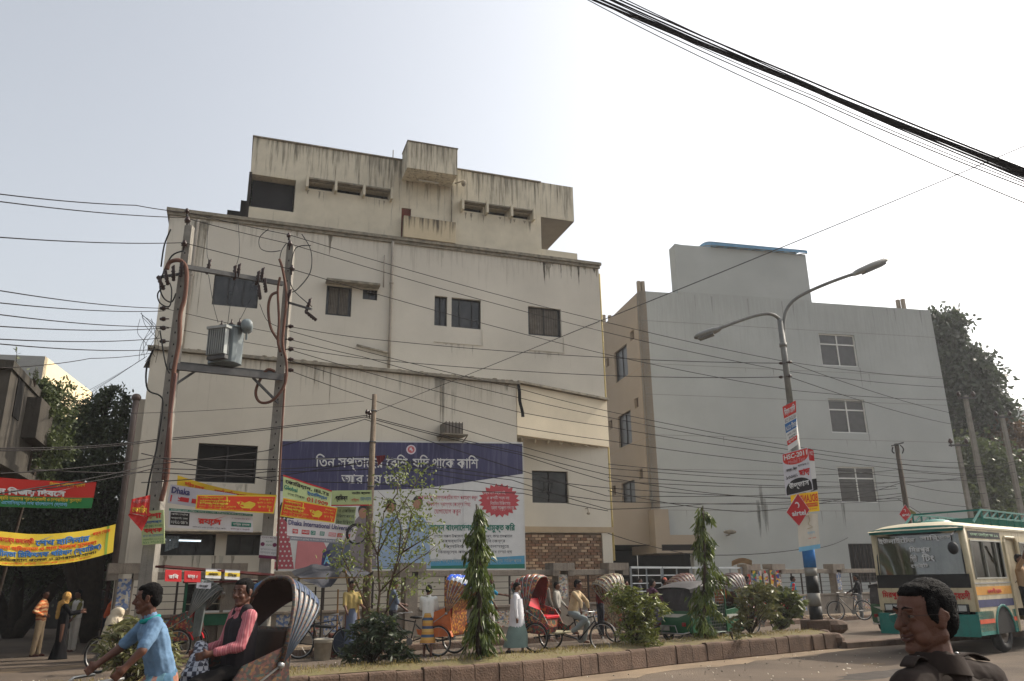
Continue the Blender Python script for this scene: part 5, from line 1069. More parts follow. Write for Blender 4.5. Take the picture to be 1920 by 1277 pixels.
def human(label, J, shirt, trousers, skin=SK[0], sleeve=1.0, lower='trousers', vox=.016, group=None, hair=True, shoes=None, hem=0, cap=None, collar=None, fingers=True, extra=None, shirt_len=.06, flare=1.0, beard=None, base=None, bulk=1.0, face=True):
    k = J['k']; T = thing('person', label, 'person', base or (J['pel'].x, J['pel'].y, min(J['anL'].z, J['anR'].z)-.07*k), group=group)
    b = MB(); M, hk = headparts(b, J)
    for n in 'LR':
        b.capsule(J['sh'+n], J['el'+n], .05*k, .04*k); b.capsule(J['el'+n], J['wr'+n], .04*k, .027*k)
        d = J['hd'+n]; w_ = J['wr'+n]; sd_ = d.cross(J['l']).normalized() if abs(d.dot(J['l'])) < .9 else d.cross(J['f']).normalized()
        if 'grip' in J: d = J['grip'][0 if n == 'L' else 1]; sd_ = J['f']
        b.capsule(w_, w_+d*.05*k, .028*k, .034*k, 8)
        if fingers:
            for q in range(4):
                o_ = sd_*(q-1.5)*.019*k; p0 = w_+d*.075*k+o_; curl = (J['l']*(-1 if n == 'L' else 1)); b.capsule(p0, p0+d*(.04-.004*abs(q-1.3))*k, .0105*k, .0095*k, 6); b.capsule(p0+d*.04*k, p0+(d*.055+curl*.02)*k, .0095*k, .008*k, 6)
            b.capsule(w_+d*.03*k+sd_*.02*k, w_+d*.06*k+sd_*.05*k, .013*k, .010*k, 6)
        b.capsule(J['hip'+n], J['kn'+n], .075*k, .052*k); b.capsule(J['kn'+n], J['an'+n], .048*k, .036*k)
        b.capsule(J['an'+n]-Vector((0, 0, .035*k)), J['an'+n]+J['f']*.13*k-Vector((0, 0, .045*k)), .036*k, .028*k, 8)
    b.capsule(J['pel'], J['chest'], .09*k, .1*k); b.capsule(J['chest'], J['neck'], .09*k, .055*k); b.capsule(J['shL'], J['shR'], .05*k, .05*k)
    b.fuse('body', skin, T, vox, 2)
    # shirt
    if shirt is not None:
        s_ = MB(); u = J['up']; B_k = k*bulk
        for q in (.055, -.055): s_.capsule(J['chest']+J['l']*q*k+u*.03*k, J['pel']+J['l']*q*1.05*k+u*(.10-shirt_len)*k, .112*B_k, .108*B_k, 12)
        s_.capsule(J['shL']-u*.012*k, J['shR']-u*.012*k, .066*k, .066*k); s_.capsule(J['chest']+u*.08*k, J['neck']-u*.0*k, .085*k, .066*k)
        for n in 'LR':
            s_.capsule(J['sh'+n], J['sh'+n].lerp(J['el'+n], min(1, sleeve*2 if sleeve < .5 else 1)), .064*k, .054*k)
            if sleeve > .5: s_.capsule(J['el'+n], J['el'+n].lerp(J['wr'+n], (sleeve-.5)*2*.92), .054*k, .042*k)
        s_.fuse('shirt', shirt, T, vox, 2, disp=(.02*k, .09))
    if lower == 'trousers':
        s_ = MB(); s_.capsule(J['pel']+J['l']*.04*k, J['pel']-J['l']*.04*k, .112*k, .112*k)
        for n in 'LR': s_.capsule(J['hip'+n], J['kn'+n], .1*k, .077*k); s_.capsule(J['kn'+n], J['an'+n]-Vector((0, 0, -.01)), .077*k, .062*k)
        s_.fuse('trousers', trousers, T, vox, 2, disp=(.02*k, .1))
    elif lower in ('lungi', 'robe', 'skirt'):
        top = J['pel']+J['up']*(.12 if lower == 'lungi' else .3)*k; am = (J['anL']+J['anR'])/2; kn = (J['knL']+J['knR'])/2
        bot = am+Vector((0, 0, hem*k)); wid = max(abs((J['anL']-J['anR']).dot(J['f'])), abs((J['knL']-J['knR']).dot(J['f'])))/2
        def ring(t):
            c = top.lerp(kn, t*2) if t < .5 else kn.lerp(bot, t*2-1)
            if t < .22: c = top.lerp(J['pel'], t/.22) if t < .22 else c
            return c
        mb = MB(); nr = 14; ns = 22; vs = []; fs = []
        P_ = [top, J['pel'], kn, bot]; W_ = [.135, .15, (.14+wid)*1.0, (.15*flare+wid*1.1)]
        for i in range(nr):
            t = i/(nr-1)*3; q = min(int(t), 2); fr = t-q; c = P_[q].lerp(P_[q+1], fr); wf = W_[q]+(W_[q+1]-W_[q])*fr
            for j in range(ns):
                an = 2*math.pi*j/ns; rr_ = 1+.05*math.sin(an*5+i*.3)*i/nr; vs.append(c+(J['f']*math.cos(an)*wf*.9*k+J['l']*math.sin(an)*max(.145, wf*.85)*k)*rr_)
        for i in range(nr-1):
            for j in range(ns): fs.append((i*ns+j, i*ns+(j+1) % ns, (i+1)*ns+(j+1) % ns, (i+1)*ns+j))
        fs.append(tuple(range(ns))); mb.add(vs, fs); mb.build(lower if lower != 'skirt' else 'gown', trousers, T, smooth=True)
    elif lower == 'lungi_sit':
        s_ = MB()
        for n in 'LR': s_.capsule(J['hip'+n], J['kn'+n], .12*k, .1*k); s_.capsule(J['kn'+n], J['kn'+n].lerp(J['an'+n], .7), .095*k, .1*k)
        s_.capsule(J['knL'], J['knR'], .085*k, .085*k); s_.capsule(J['pel']+J['l']*.04*k, J['pel']-J['l']*.04*k, .13*k, .13*k); s_.fuse('lungi', trousers, T, vox, 3, disp=(.02, .1))
    if shoes is not None:
        for n in 'LR':
            q = J['an'+n]; s_ = MB(); s_.capsule(q-Vector((0, 0, .03*k)), q+J['f']*.14*k-Vector((0, 0, .042*k)), .044*k, .034*k, 8); s_.capsule(q-J['f']*.03*k-Vector((0, 0, .035*k)), q+J['f']*.02*k-Vector((0, 0, .04*k)), .042*k, .04*k, 8); s_.fuse('shoe', shoes, T, vox, 1)
    c = J['head']; f, l, u = M.col[0], M.col[1], M.col[2]
    if hair:
        s_ = MB(); s_.ell(c+u*.038*hk-f*.022*hk, (.092*hk, .083*hk, .098*hk), M); s_.ell(c-f*.045*hk-u*.01*hk, (.062*hk, .074*hk, .075*hk), M); s_.ell(c+u*.085*hk+f*.03*hk, (.06*hk, .06*hk, .035*hk), M)
        s_.fuse('hair', hairm if hair is True else hair, T, vox*.8, 1, disp=(.012, .015))
    if face:
        for q in (1, -1): e = MB(); e.ell(c+f*.087*hk+l*q*.031*hk+u*.008*hk, (.008*hk, .013*hk, .006*hk), M, n=8, k=5); e.build('eye', mat('dark_eye', (24, 18, 16), .3), T)
    if beard is not None: s_ = MB(); s_.ell(c+f*.06*hk-u*.095*hk, (.04*hk, .045*hk, .06*hk), M); s_.ell(c+f*.065*hk-u*.13*hk, (.025*hk, .03*hk, .05*hk), M); s_.fuse('beard', beard, T, vox*.8, 1)
    if cap is not None: s_ = MB(); s_.ell(c+u*.06*hk-f*.01*hk, (.095*hk, .085*hk, .07*hk), M); s_.build('cap', cap, T, smooth=True)
    return T
def yawto(a, b): d = Vector(b)-Vector(a); return math.atan2(d.x, d.y)
# ------------------------------------------------------------------ cycles, rickshaws, auto-rickshaws, the bus
tyre = mat('tyre_rubber', (28, 27, 27), .8, .2, 9); chrome = mat('dull_chrome', (150, 150, 148), .35, .2, 6, metal=.8); spoke = mat('spoke_steel', (110, 110, 108), .4, .1, metal=.5)
cycblk = mat('cycle_black', (26, 26, 28), .45, .2); redvin = mat('red_vinyl', (186, 26, 40), .35, .12, 5, .3, 12, spec=.5)
tinsel = multi('painted_tinsel', [(120, 44, 34), (70, 48, 30), (150, 96, 40), (44, 70, 60), (60, 36, 30), (130, 60, 50), (96, 74, 40), (140, 124, 90)], 26, .5, (1, 1, 1.4))
tinblue = multi('painted_blue', [(40, 84, 160), (52, 96, 170), (70, 110, 170), (34, 70, 140), (150, 160, 170)], 12, .4, (1, 1, .5))
tinred = multi('painted_red_green', [(120, 40, 36), (36, 84, 66), (132, 50, 40), (150, 110, 60), (90, 34, 34), (40, 60, 60)], 22, .5)
def wheel(T, c, r, axis, M, name='wheel', spokes=18, tr=.02, fill=None):
    """rubber tyre with rim, hub and spokes"""
    c = M @ Vector(c); ax = (M.to_3x3() @ Vector(axis)).normalized()
    w_ = MB().torus(c, ax, r-tr, tr, 36, 8).build(name, tyre, T, smooth=True)
    MB().torus(c, ax, r-tr*2.3, tr*.55, 36, 6).build('rim', chrome, w_, smooth=True)
    s_ = MB(); a = ax.orthogonal().normalized(); b = ax.cross(a); s_.tube([c-ax*.045, c+ax*.045], .022, 8)
    for i in range(spokes):
        t = 2*math.pi*i/spokes; d = a*math.cos(t)+b*math.sin(t); s_.tube([c+ax*.03*(1 if i % 2 else -1), c+d*(r-tr*2.3)], .0022, 3, cap=False)
    s_.build('spokes', spoke, w_)
    if fill: MB().lathe([(r*.02, -.008), (r*.86, -.006), (r*.86, .006), (r*.02, .008)], c, 28, ax).build('wheel_disc', fill, w_)
    return w_
def frame(loc, yaw):
    """local x forward; yaw = compass heading"""
    return Matrix.Translation(Vector(loc)) @ Matrix.Rotation(math.pi/2-yaw, 4, 'Z')
def rickshaw(label, loc, yaw, hood=tinsel, hoodtop=None, seat=redvin, body=tinred, fold=0.0, group='cycle rickshaws', ribs=6, inner=None, amp=.045, hl=.86, ribm=None):
    M = frame(loc, yaw); T = thing('cycle_rickshaw', label, 'rickshaw', loc, group=group); V = lambda x, y, z: M @ Vector((x, y, z)); r = .355
    for y in (.44, -.44): wheel(T, (0, y, r), r, (0, 1, 0), M)
    wheel(T, (1.62, 0, r), r, (0, 1, 0), M, 'front_wheel')
    mb = MB()
    mb.tube([V(0, -.5, r), V(0, .5, r)], .02, 6)
    for a, b in [((0, .3, r), (.55, .12, .42)), ((0, -.3, r), (.55, -.12, .42)), ((.55, .12, .42), (1.0, 0, .30)), ((.55, -.12, .42), (1.0, 0, .30)), ((1.0, 0, .30), (.86, 0, .82)), ((1.0, 0, .30), (1.42, 0, .74)), ((.88, 0, .76), (1.40, 0, .84)), ((.86, 0, .7), (.45, .1, .42)), ((1.4, 0, .9), (1.46, 0, .66))]: mb.tube([V(*a), V(*b)], .016, 6)
    for y in (.05, -.05): mb.tube([V(1.45, y, .7), V(1.52, y, .55), V(1.62, y, r)], .011, 6)
    mb.build('cycle_frame', cycblk, T, smooth=True)
    mb = MB(); mb.tube([V(1.12, .27, .98), V(1.3, .25, .97), V(1.4, .1, .95), V(1.4, -.1, .95), V(1.3, -.25, .97), V(1.12, -.27, .98)], .013, 7); mb.tube([V(1.4, 0, .86), V(1.41, 0, .97)], .015, 6); mb.build('handlebar', chrome, T, smooth=True)
    mb = MB(); mb.ell(V(.82, 0, .87), (.15, .15, .04)); mb.ell(V(.92, 0, .87), (.12, .05, .03), M.to_3x3()); mb.build('saddle', black, T, smooth=True)
    mb = MB(); mb.lathe([(.09, -.004), (.09, .004)], V(1.0, .06, .30), 16, M.to_3x3() @ Vector((0, 1, 0))); mb.tube([V(1.0, .1, .3), V(1.08, .1, .17)], .01, 5); mb.tube([V(1.0, -.1, .3), V(.92, -.1, .43)], .01, 5); mb.box(V(1.08, .15, .17), (.08, .1, .02)); mb.box(V(.92, -.15, .43), (.08, .1, .02)); mb.build('pedals', spoke, T)
    mb = MB(); pr = [V(1.62+.40*math.cos(a), 0, r+.40*math.sin(a)) for a in [-.2+i*.24 for i in range(10)]]
    mb.grid(lambda u, v: V(1.62+.385*math.cos(-.3+2.4*u), -.035+.07*v, r+.385*math.sin(-.3+2.4*u)), 12, 1); mb.build('mudguard', cycblk, T, smooth=True)
    for y in (.44, -.44): mb = MB(); mb.grid(lambda u, v: V(.4*math.cos(.5+2.4*u), y-.05+.1*v, r+.4*math.sin(.5+2.4*u)), 12, 1); mb.build('rear_mudguard', redvin if body is tinred else body, T, smooth=True)
    # body: curved side panels, foot board, seat, backrest
    side = [(.56, .50), (.60, .62), (.50, .60), (.36, .66), (.26, .86), (.16, 1.0), (-.30, 1.15), (-.36, .62), (-.26, .46), (.3, .42)]
    for y in (.42, -.42): mb = MB(); mb.prism([V(x, y, z) for x, z in side], M.to_3x3() @ Vector((0, .025 if y > 0 else -.025, 0))); mb.build('side_panel', body, T)
    mb = MB(); mb.prism([V(x, -.4, z) for x, z in ((.62, .44), (.64, .47), (.22, .50), (.22, .46))], M.to_3x3() @ Vector((0, .8, 0))); mb.build('foot_board', mat('worn_tin_floor', (150, 146, 120), .5, .3, 9), T)
    mb = MB(); mb.prism([V(x, -.39, z) for x, z in ((.24, .46), (.25, .78), (-.28, .78), (-.28, .46))], M.to_3x3() @ Vector((0, .78, 0))); mb.build('seat_box', body, T)
    mb = MB(); mb.prism([V(x, -.39, z) for x, z in ((.29, .785), (.3, .86), (-.26, .875), (-.26, .785))], M.to_3x3() @ Vector((0, .78, 0))); mb.build('seat', seat, T, bevel=.02)
    mb = MB(); mb.prism([V(x, -.38, z) for x, z in ((-.2, .88), (-.3, 1.28), (-.37, 1.27), (-.28, .88))], M.to_3x3() @ Vector((0, .76, 0))); mb.build('backrest', seat, T, bevel=.02)
    mb = MB(); mb.prism([V(x, -.40, z) for x, z in ((-.385, 1.3), (-.375, 1.3), (-.31, .5), (-.32, .5))], M.to_3x3() @ Vector((0, .8, 0))); mb.build('back_panel', hood, T)
    # hood: U shaped hoops swung round a pivot, pleated between them
    px_, pz_ = -.22, .98; angs = [1.25+fold+ (2.35-1.25-fold)*i/ribs for i in range(ribs+1)]
    def hoop(a, t, g=0):
        """t 0..1 along the hoop from left foot over the top to right foot"""
        w_ = .46+g*.5; L_ = hl+g; ca, sa = math.cos(a), math.sin(a)
        s_ = (t-.5)*2; h = (1-abs(s_)**2.6)**.5 if abs(s_) < 1 else 0; y = -w_*(math.copysign(abs(s_)**.75, s_))
        return V(px_+ca*h*L_, y, pz_+sa*h*L_)
    def surf(u, v):
        x = v*ribs; i = min(int(x), ribs-1); fr = x-i; a = angs[i]+(angs[i+1]-angs[i])*fr; return hoop(a, u, amp*math.sin(math.pi*fr))
    mb = MB(); mb.grid(surf, 22, ribs*4); h = mb.build('hood', hood, T, smooth=True)
    if hoodtop: mb = MB(); mb.grid(lambda u, v: surf(u, v)+(surf(u, v)-V(px_, 0, pz_)).normalized()*.008, 14, ribs*4, u=(.2, .8)); mb.build('hood_top', hoodtop, h, smooth=True)
    if inner: mb = MB(); mb.grid(lambda u, v: surf(u, v)-(surf(u, v)-V(px_, 0, pz_)).normalized()*.012, 16, ribs*2); mb.build('hood_lining', inner, h, smooth=True)
    for i, a in enumerate(angs):
        mb = MB(); mb.tube([hoop(a, j/20, .012) for j in range(21)], .012 if i else .022, 6); mb.build('hood_rib', (ribm or chrome) if i else hood, h, smooth=True)
    for y in (.46, -.46): mb = MB(); mb.ell(V(px_, y, pz_), (.035, .035, .035)); mb.tube([V(px_, y, pz_), V(.12, y, .78)], .01, 5); mb.build('hood_pivot', chrome, T)
    mb = MB(); 
    for i in range(14): mb.beam(hoop(1.25+fold, i/13, .03), hoop(1.25+fold, i/13, .03)+Vector((0, 0, -.05)), .012, .006)
    mb.build('fringe', hood, h, kind='stuff')
    return T, M
def bicycle(label, loc, yaw, group=None, cargo=None, name='bicycle', disc_=None):
    M = frame(loc, yaw); T = thing(name, label, 'bicycle', loc, group=group); V = lambda x, y, z: M @ Vector((x, y, z)); r = .35
    wheel(T, (0, 0, r), r, (0, 1, 0), M); wheel(T, (1.08, 0, r), r, (0, 1, 0), M, 'front_wheel', fill=disc_)
    mb = MB()
    for a, b in [((0, .04, r), (.42, 0, .3)), ((0, -.04, r), (.42, 0, .3)), ((0, 0, r), (.3, 0, .78)), ((.42, 0, .3), (.28, 0, .9)), ((.42, 0, .3), (.9, 0, .8)), ((.3, 0, .78), (.88, 0, .86)), ((.87, 0, .95), (.94, 0, .68)), ((.94, .04, .68), (1.08, .04, r)), ((.94, -.04, .68), (1.08, -.04, r))]: mb.tube([V(*a), V(*b)], .014, 6)
    mb.build('bicycle_frame', cycblk, T, smooth=True)
    mb = MB(); mb.tube([V(.7, .26, .98), V(.86, .22, 1.0), V(.88, 0, .97), V(.86, -.22, 1.0), V(.7, -.26, .98)], .012, 6); mb.build('handlebar', chrome, T, smooth=True)
    mb = MB(); mb.ell(V(.25, 0, .93), (.14, .08, .035), M.to_3x3()); mb.build('saddle', black, T, smooth=True)
    mb = MB(); mb.lathe([(.09, -.004), (.09, .004)], V(.42, .05, .3), 16, M.to_3x3() @ Vector((0, 1, 0))); mb.tube([V(.42, .08, .3), V(.5, .08, .16)], .009, 5); mb.tube([V(.42, -.08, .3), V(.34, -.08, .44)], .009, 5); mb.build('pedals', spoke, T)
    mb = MB(); mb.grid(lambda u, v: V(1.08+.385*math.cos(.2+2.2*u), -.03+.06*v, r+.385*math.sin(.2+2.2*u)), 12, 1); mb.grid(lambda u, v: V(.385*math.cos(.7+2.4*u), -.03+.06*v, r+.385*math.sin(.7+2.4*u)), 12, 1); mb.build('mudguard', cycblk, T, smooth=True)
    return T, M
# ---- green auto rickshaws
gpaint = mat('green_paint', (16, 78, 48), .4, .2, 3, spec=.4, coat=.2); canvas = mat('black_canvas', (52, 50, 50), .75, .25, 3, .6, 9); silver = mat('silver_stripe', (176, 178, 170), .4, .15)
def auto_rickshaw(label, loc, yaw):
    M = frame(loc, yaw); R3 = M.to_3x3(); T = thing('auto_rickshaw', label, 'auto rickshaw', loc); V = lambda x, y, z: M @ Vector((x, y, z)); Y = lambda d: R3 @ Vector((0, d, 0))
    W = .64
    for y in (.56, -.56): wheel(T, (.35, y, .22), .22, (0, 1, 0), M, tr=.05, spokes=0)
    wheel(T, (2.3, 0, .22), .22, (0, 1, 0), M, 'front_wheel', tr=.05, spokes=0)
    side = [(0, .28), (-.04, .8), (0, .86), (2.0, .86), (2.35, .95), (2.55, .7), (2.6, .3), (2.2, .22), (.7, .22), (.62, .42), (.35, .5), (.1, .42)]
    for s_ in (1, -1):
        mb = MB(); mb.prism([V(x, s_*W, z) for x, z in [(0, .28), (-.03, .86), (.66, .86), (.66, .28)]], Y(-s_*.03)); mb.build('side_panel', gpaint, T, bevel=.01)
        mb = MB(); mb.prism([V(x, s_*W, z) for x, z in [(1.5, .24), (1.5, .84), (2.05, .9), (2.3, .9), (2.45, .3)]], Y(-s_*.03)); mb.build('front_panel', gpaint, T, bevel=.01)
        mb = MB(); 
        for z in [.3+.085*i for i in range(14)]: mb.beam(V(.7, s_*(W-.01), z), V(1.45, s_*(W-.01), z), .008, .01)
        for x in [.7+.075*i for i in range(11)]: mb.beam(V(x, s_*(W-.02), .28), V(x, s_*(W-.02), 1.42), .008, .01)
        mb.build('door_mesh', mat('cage_wire', (96, 104, 98), .5, .2), T, kind='stuff')
        mb = MB(); mb.tube([V(.68, s_*W, .26), V(.68, s_*W, 1.44), V(1.48, s_*W, 1.44), V(1.48, s_*W, .26), V(.68, s_*W, .26)], .018, 6); mb.build('door_frame', gpaint, T)
        mb = MB(); mb.prism([V(x, s_*(W-.01), z) for x, z in [(-.04, .87), (.1, 1.42), (.66, 1.46), (.66, .87)]], Y(-s_*.02)); mb.build('side_curtain', canvas, T)
        mb = MB(); mb.prism([V(x, s_*(W+.004), z) for x, z in [(-.02, .68), (-.02, .77), (.65, .77), (.65, .68)]], Y(s_*.006)); mb.build('stripe', silver, T)
        mb = MB(); mb.prism([V(x, s_*(W+.004), z) for x, z in [(1.52, .62), (1.52, .72), (2.33, .72), (2.36, .62)]], Y(s_*.006)); mb.build('stripe', silver, T)
        MB().tube([V(1.5, s_*W, .86), V(1.55, s_*(W-.04), 1.5)], .018, 6).build('post_bar', gpaint, T); MB().tube([V(2.3, s_*(W-.06), .9), V(2.02, s_*(W-.08), 1.5)], .02, 6).build('screen_post', gpaint, T)
    # rear
    mb = MB(); mb.grid(lambda u, v: V(-.04-.07*math.sin(math.pi*u)-.03*math.sin(math.pi*v), -W+2*W*u, .28+.57*v), 12, 6); mb.build('rear_panel', gpaint, T, smooth=True)
    mb = MB(); mb.grid(lambda u, v: V(-.05-.07*math.sin(math.pi*u)+.16*v**2+.01*math.sin(u*30), -W+2*W*u, .86+.58*v), 24, 8); mb.build('rear_curtain', canvas, T, smooth=True)
    for z in (.68, .56): mb = MB(); mb.grid(lambda u, v: V(-.062-.075*math.sin(math.pi*u), -W+.06+(2*W-.12)*u, z+(.09 if z > .6 else .025)*v), 12, 1); mb.build('stripe', silver, T)
    mb = MB(); mb.tube([V(-.1, -.6, .3), V(-.24, -.5, .26), V(-.26, 0, .26), V(-.24, .5, .26), V(-.1, .6, .3)], .02, 7); mb.tube([V(-.25, -.3, .27), V(-.22, -.2, .46), V(-.22, .2, .46), V(-.25, .3, .27)], .015, 6); mb.build('bumper', chrome, T, smooth=True)
    mb = MB(); mb.obox(V(-.2, .2, .4), R3 @ Vector((.005, 0, 0)), Y(.17), (0, 0, .07)); mb.build('number_plate', mat('plate', (150, 150, 140), .6), T)
    for y in (.45, -.45): mb = MB(); mb.obox(V(-.14, y, .5), R3 @ Vector((.02, 0, 0)), Y(.06), (0, 0, .05)); mb.build('tail_light', mat('tail_red', (120, 24, 24), .3), T, bevel=.008)
    # roof canopy
    def roof(u, v):
        x = -.08+2.15*u; y = (v-.5)*2; return V(x+.05, y*(W+.015), 1.42+.14*math.sin(math.pi*min(1, u*1.15+.05))**.5*(1-abs(y)**3)+.08*min(1, u*5)-.1*max(0, u-.85)*4*(1 if u > .85 else 0))
    mb = MB(); mb.grid(roof, 18, 12); mb.build('canopy', mat('grey_canopy', (74, 71, 70), .5, .3, 3, .4, 8), T, smooth=True)
    for s_ in (1, -1): mb = MB(); mb.grid(lambda u, v: roof(u, 0 if s_ > 0 else 1)+Vector((0, 0, -.10*v)), 18, 1); mb.build('canopy_edge', canvas, T)
    mb = MB(); mb.grid(lambda u, v: V(2.56-.15*(abs(u-.5)*2)**2-.25*v, (u-.5)*1.2, .3+.62*v), 10, 4); mb.build('nose', gpaint, T, smooth=True)
    mb = MB(); mb.add([V(2.32, -.55, .93), V(2.32, .55, .93), V(2.04, .53, 1.46), V(2.04, -.53, 1.46)], [(0, 1, 2, 3)]); mb.build('windscreen', glassmat('clear_glass'), T)
    mb = MB(); mb.obox(V(1.2, 0, .26), R3 @ Vector((1.15, 0, 0)), Y(.58), (0, 0, .03)); mb.build('floor', cycblk, T)
    mb = MB(); mb.obox(V(.45, 0, .6), R3 @ Vector((.22, 0, 0)), Y(.56), (0, 0, .08)); mb.obox(V(.2, 0, .85), R3 @ Vector((.05, 0, 0)), Y(.56), (0, 0, .25)); mb.build('passenger_seat', mat('brown_vinyl', (70, 44, 36), .5), T, bevel=.02)
    return T
auto_rickshaw('green auto rickshaw with black canopy and wire cage door behind the median bushes', (4.45, 23.3, 0), R(52))
auto_rickshaw('second green auto rickshaw, mostly hidden behind the front corner of the bus', tuple(D(1676, 1180, 26.2).xy)+(0,), R(55))
# ---- bus
F0 = Vector((8.80, 19.90, 0)); F1 = Vector((10.12, 18.15, 0)); hd = Vector((-.77, -.64, 0)).normalized(); 
wd = F1-F0
class P2(Plane):
    def __init__(s, P, u, n): s.P = Vector(P); s.u = u.normalized(); s.n = n
Fp = P2(F0, wd, hd); Sp = P2(F1, -hd, wd.normalized()); Wb = wd.length; Rp = P2(F0, -hd, -wd.normalized()); Bp = P2(F0-hd*7.6, wd, -hd)
bus = thing('bus', 'battered cream and teal city bus with lettered windscreen and roof rack', 'bus', (F0+F1)/2-hd*3.8)
bcream = mat('bus_cream', (176, 164, 134), .5, .16, 3, .3, 12, spec=.4, streak=.6, stain=(110, 92, 70)); teal = mat('bus_teal', (18, 108, 98), .5, .18, 4, .3, 12, spec=.4, streak=.3, stain=(40, 76, 70)); btrim = mat('bus_black_rubber', (26, 28, 30), .6)
ws = (.1, Wb-.12, 1.72, 2.62)
wall_mesh(Fp, .04, Wb-.04, 1.14, 2.72, [ws+(.05,)], 0, .06, bcream, 'front_panel', bus)
mb = MB(); mb.grid(lambda u, v: Fp.pt(.08+(Wb-.18)*u, 1.7+.94*v, .0+.10*math.sin(math.pi*u)*(1-.4*v)-.06*v), 14, 5); mb.build('windscreen', glassmat('bus_screen_glass', (150, 160, 160), .15), bus, smooth=True)
scr = lambda u, v, off=0: Fp.pt(.08+(Wb-.18)*u, 2.64-.94*v, .02+off+.10*math.sin(math.pi*u)*(1-.4*(1-v))-.06*(1-v))
mb = MB(); mb.tube([scr(0, 0), scr(.5, 0), scr(1, 0), scr(1, .5), scr(1, 1), scr(.5, 1), scr(0, 1), scr(0, .5), scr(0, 0)], .025, 6); mb.build('screen_seal', btrim, bus)
for s_ in (0,): mb = MB(); mb.grid(lambda u, v: Fp.pt(.02+(Wb-.04)*u, 1.42+.30*v+.0, .03+.09*math.sin(math.pi*u)*v+.02), 12, 3); mb.build('black_band', btrim, bus, smooth=True)
letter(scr, bus, 'ইউনাইটেড', .04, .05, .5, .22, cW, .03); letter(scr, bus, 'সার্ভিস', .56, .04, .92, .2, cW, .03); letter(scr, bus, 'মিরপুর', .42, .3, .66, .48, cW, .03); letter(scr, bus, 'সিটি', .42, .5, .5, .68, cW, .02); letter(scr, bus, 'টিং', .56, .48, .7, .68, cW, .03); letter(scr, bus, 'গেইট', .42, .71, .62, .82, cW, .02)
fr = lambda u, v, off=0: Fp.pt(u*Wb, 1.42-.28*v, .004+off)
# lower front in bulged teal and cream sheet
mb = MB(); mb.grid(lambda u, v: Fp.pt(Wb*u, .92+.5*v, .05+.05*math.sin(math.pi*u)), 14, 3); mb.build('cream_nose', bcream, bus, smooth=True)
nf = lambda u, v, off=0: Fp.pt(Wb*u, 1.42-.5*v, .055+off+.05*math.sin(math.pi*u))
letter(nf, bus, 'মিরপুর', .05, .1, .26, .52, cDR, .03); letter(nf, bus, '(ভায়া)', .36, .18, .5, .5, cK, .03); letter(nf, bus, 'গাবতলী', .76, .1, .97, .5, cDR, .03)
mb = MB(); mb.grid(lambda u, v: Fp.pt(-.03+(Wb+.06)*u, .40+.46*v, .12+.07*math.sin(math.pi*u)), 14, 3); mb.grid(lambda u, v: Fp.pt(-.03+(Wb+.06)*u, .86, -.05+v*(.17+.07*math.sin(math.pi*u))), 14, 1); mb.build('bumper', teal, bus, smooth=True)
for u in (.16, .84):
    q = Fp.pt(Wb*u, .99, .09); mb = MB(); mb.obox(q, Fp.u*.22, Fp.n*.02, Vector((0, 0, .085))); hl = mb.build('headlight', btrim, bus, bevel=.01)
    for d_ in (-.1, .09): mb = MB(); mb.obox(q+Fp.u*d_+Fp.n*.024, Fp.u*.085, Fp.n*.006, Vector((0, 0, .06))); mb.build('lens', mat('lamp_lens', (170, 172, 168), .15, .1), hl)
# side with window and door openings
Hs = [(.22, 2.02, 1.62, 2.45), (2.2, 3.0, .42, 2.55), (3.2, 5.0, 1.62, 2.45), (5.15, 7.2, 1.62, 2.45), (.98, 1.85, -.1, .92)]
wall_mesh(Sp, .03, 7.6, .92, 2.72, [h for h in Hs[:1]+Hs[2:4]]+[(2.2, 3.0, .5, 2.55)], 0, .05, bcream, 'side_panel', bus, rev=.05)
mb = MB()
for a, b in ((.0, .86), (1.97, 2.2), (3.0, 7.6)): pbox(Sp, a, b, .42, .918, -.05, .0, mb)
mb.build('teal_skirt', teal, bus, kind='stuff')
mb = MB(); arc = [Sp.pt(1.41+.55*math.cos(t), .42+.60*math.sin(t), .004) for t in [math.pi*i/14 for i in range(15)]]; mb.tube(arc, .03, 6); mb.build('wheel_arch', teal, bus)
mb = MB(); n_ = 15; o_ = [Sp.pt(1.41+.53*math.cos(math.pi*i/14), .42+.58*math.sin(math.pi*i/14), .006) for i in range(n_)]; mb.add(o_, [tuple(range(n_))]); mb.build('wheel_well', voidm, bus)
pbox(Sp, .03, 2.15, 1.26, 1.44, .001, .008).build('amber_stripe', mat('amber_paint', (184, 128, 36), .5, .15), bus); pbox(Sp, .03, 2.15, 1.0, 1.16, .001, .008).build('navy_stripe', mat('navy_paint', (38, 42, 84), .5, .3, 9), bus)
pbox(Sp, .03, .85, .66, .75, .001, .008).build('orange_stripe', mat('orange_paint', (190, 74, 36), .5, .2), bus); pbox(Sp, 1.98, 2.18, .66, .75, .001, .008).build('orange_stripe', mat('orange_paint', (190, 74, 36)), bus)
pbox(Sp, .03, 2.15, 1.5, 1.53, .001, .02).build('bright_trim', chrome, bus); pbox(Sp, .2, 2.05, 2.5, 2.66, .001, .006).build('route_board', btrim, bus)
sd_ = lambda u, v, off=0: Sp.pt(u, v, off)
class SS: pass
letter(lambda u, v, off=0: Sp.pt(u, 2.66-.16*v, .008+off), bus, 'ঢাকা মেট্রো জ ১১', .3, .2, 1.9, .8, flat('pale_green', (150, 176, 150)), .02); letter(lambda u, v, off=0: Sp.pt(u, 1.44-.18*v, .009+off), bus, 'কালশী রোড', .7, .15, 1.5, .85, cDR, .03)
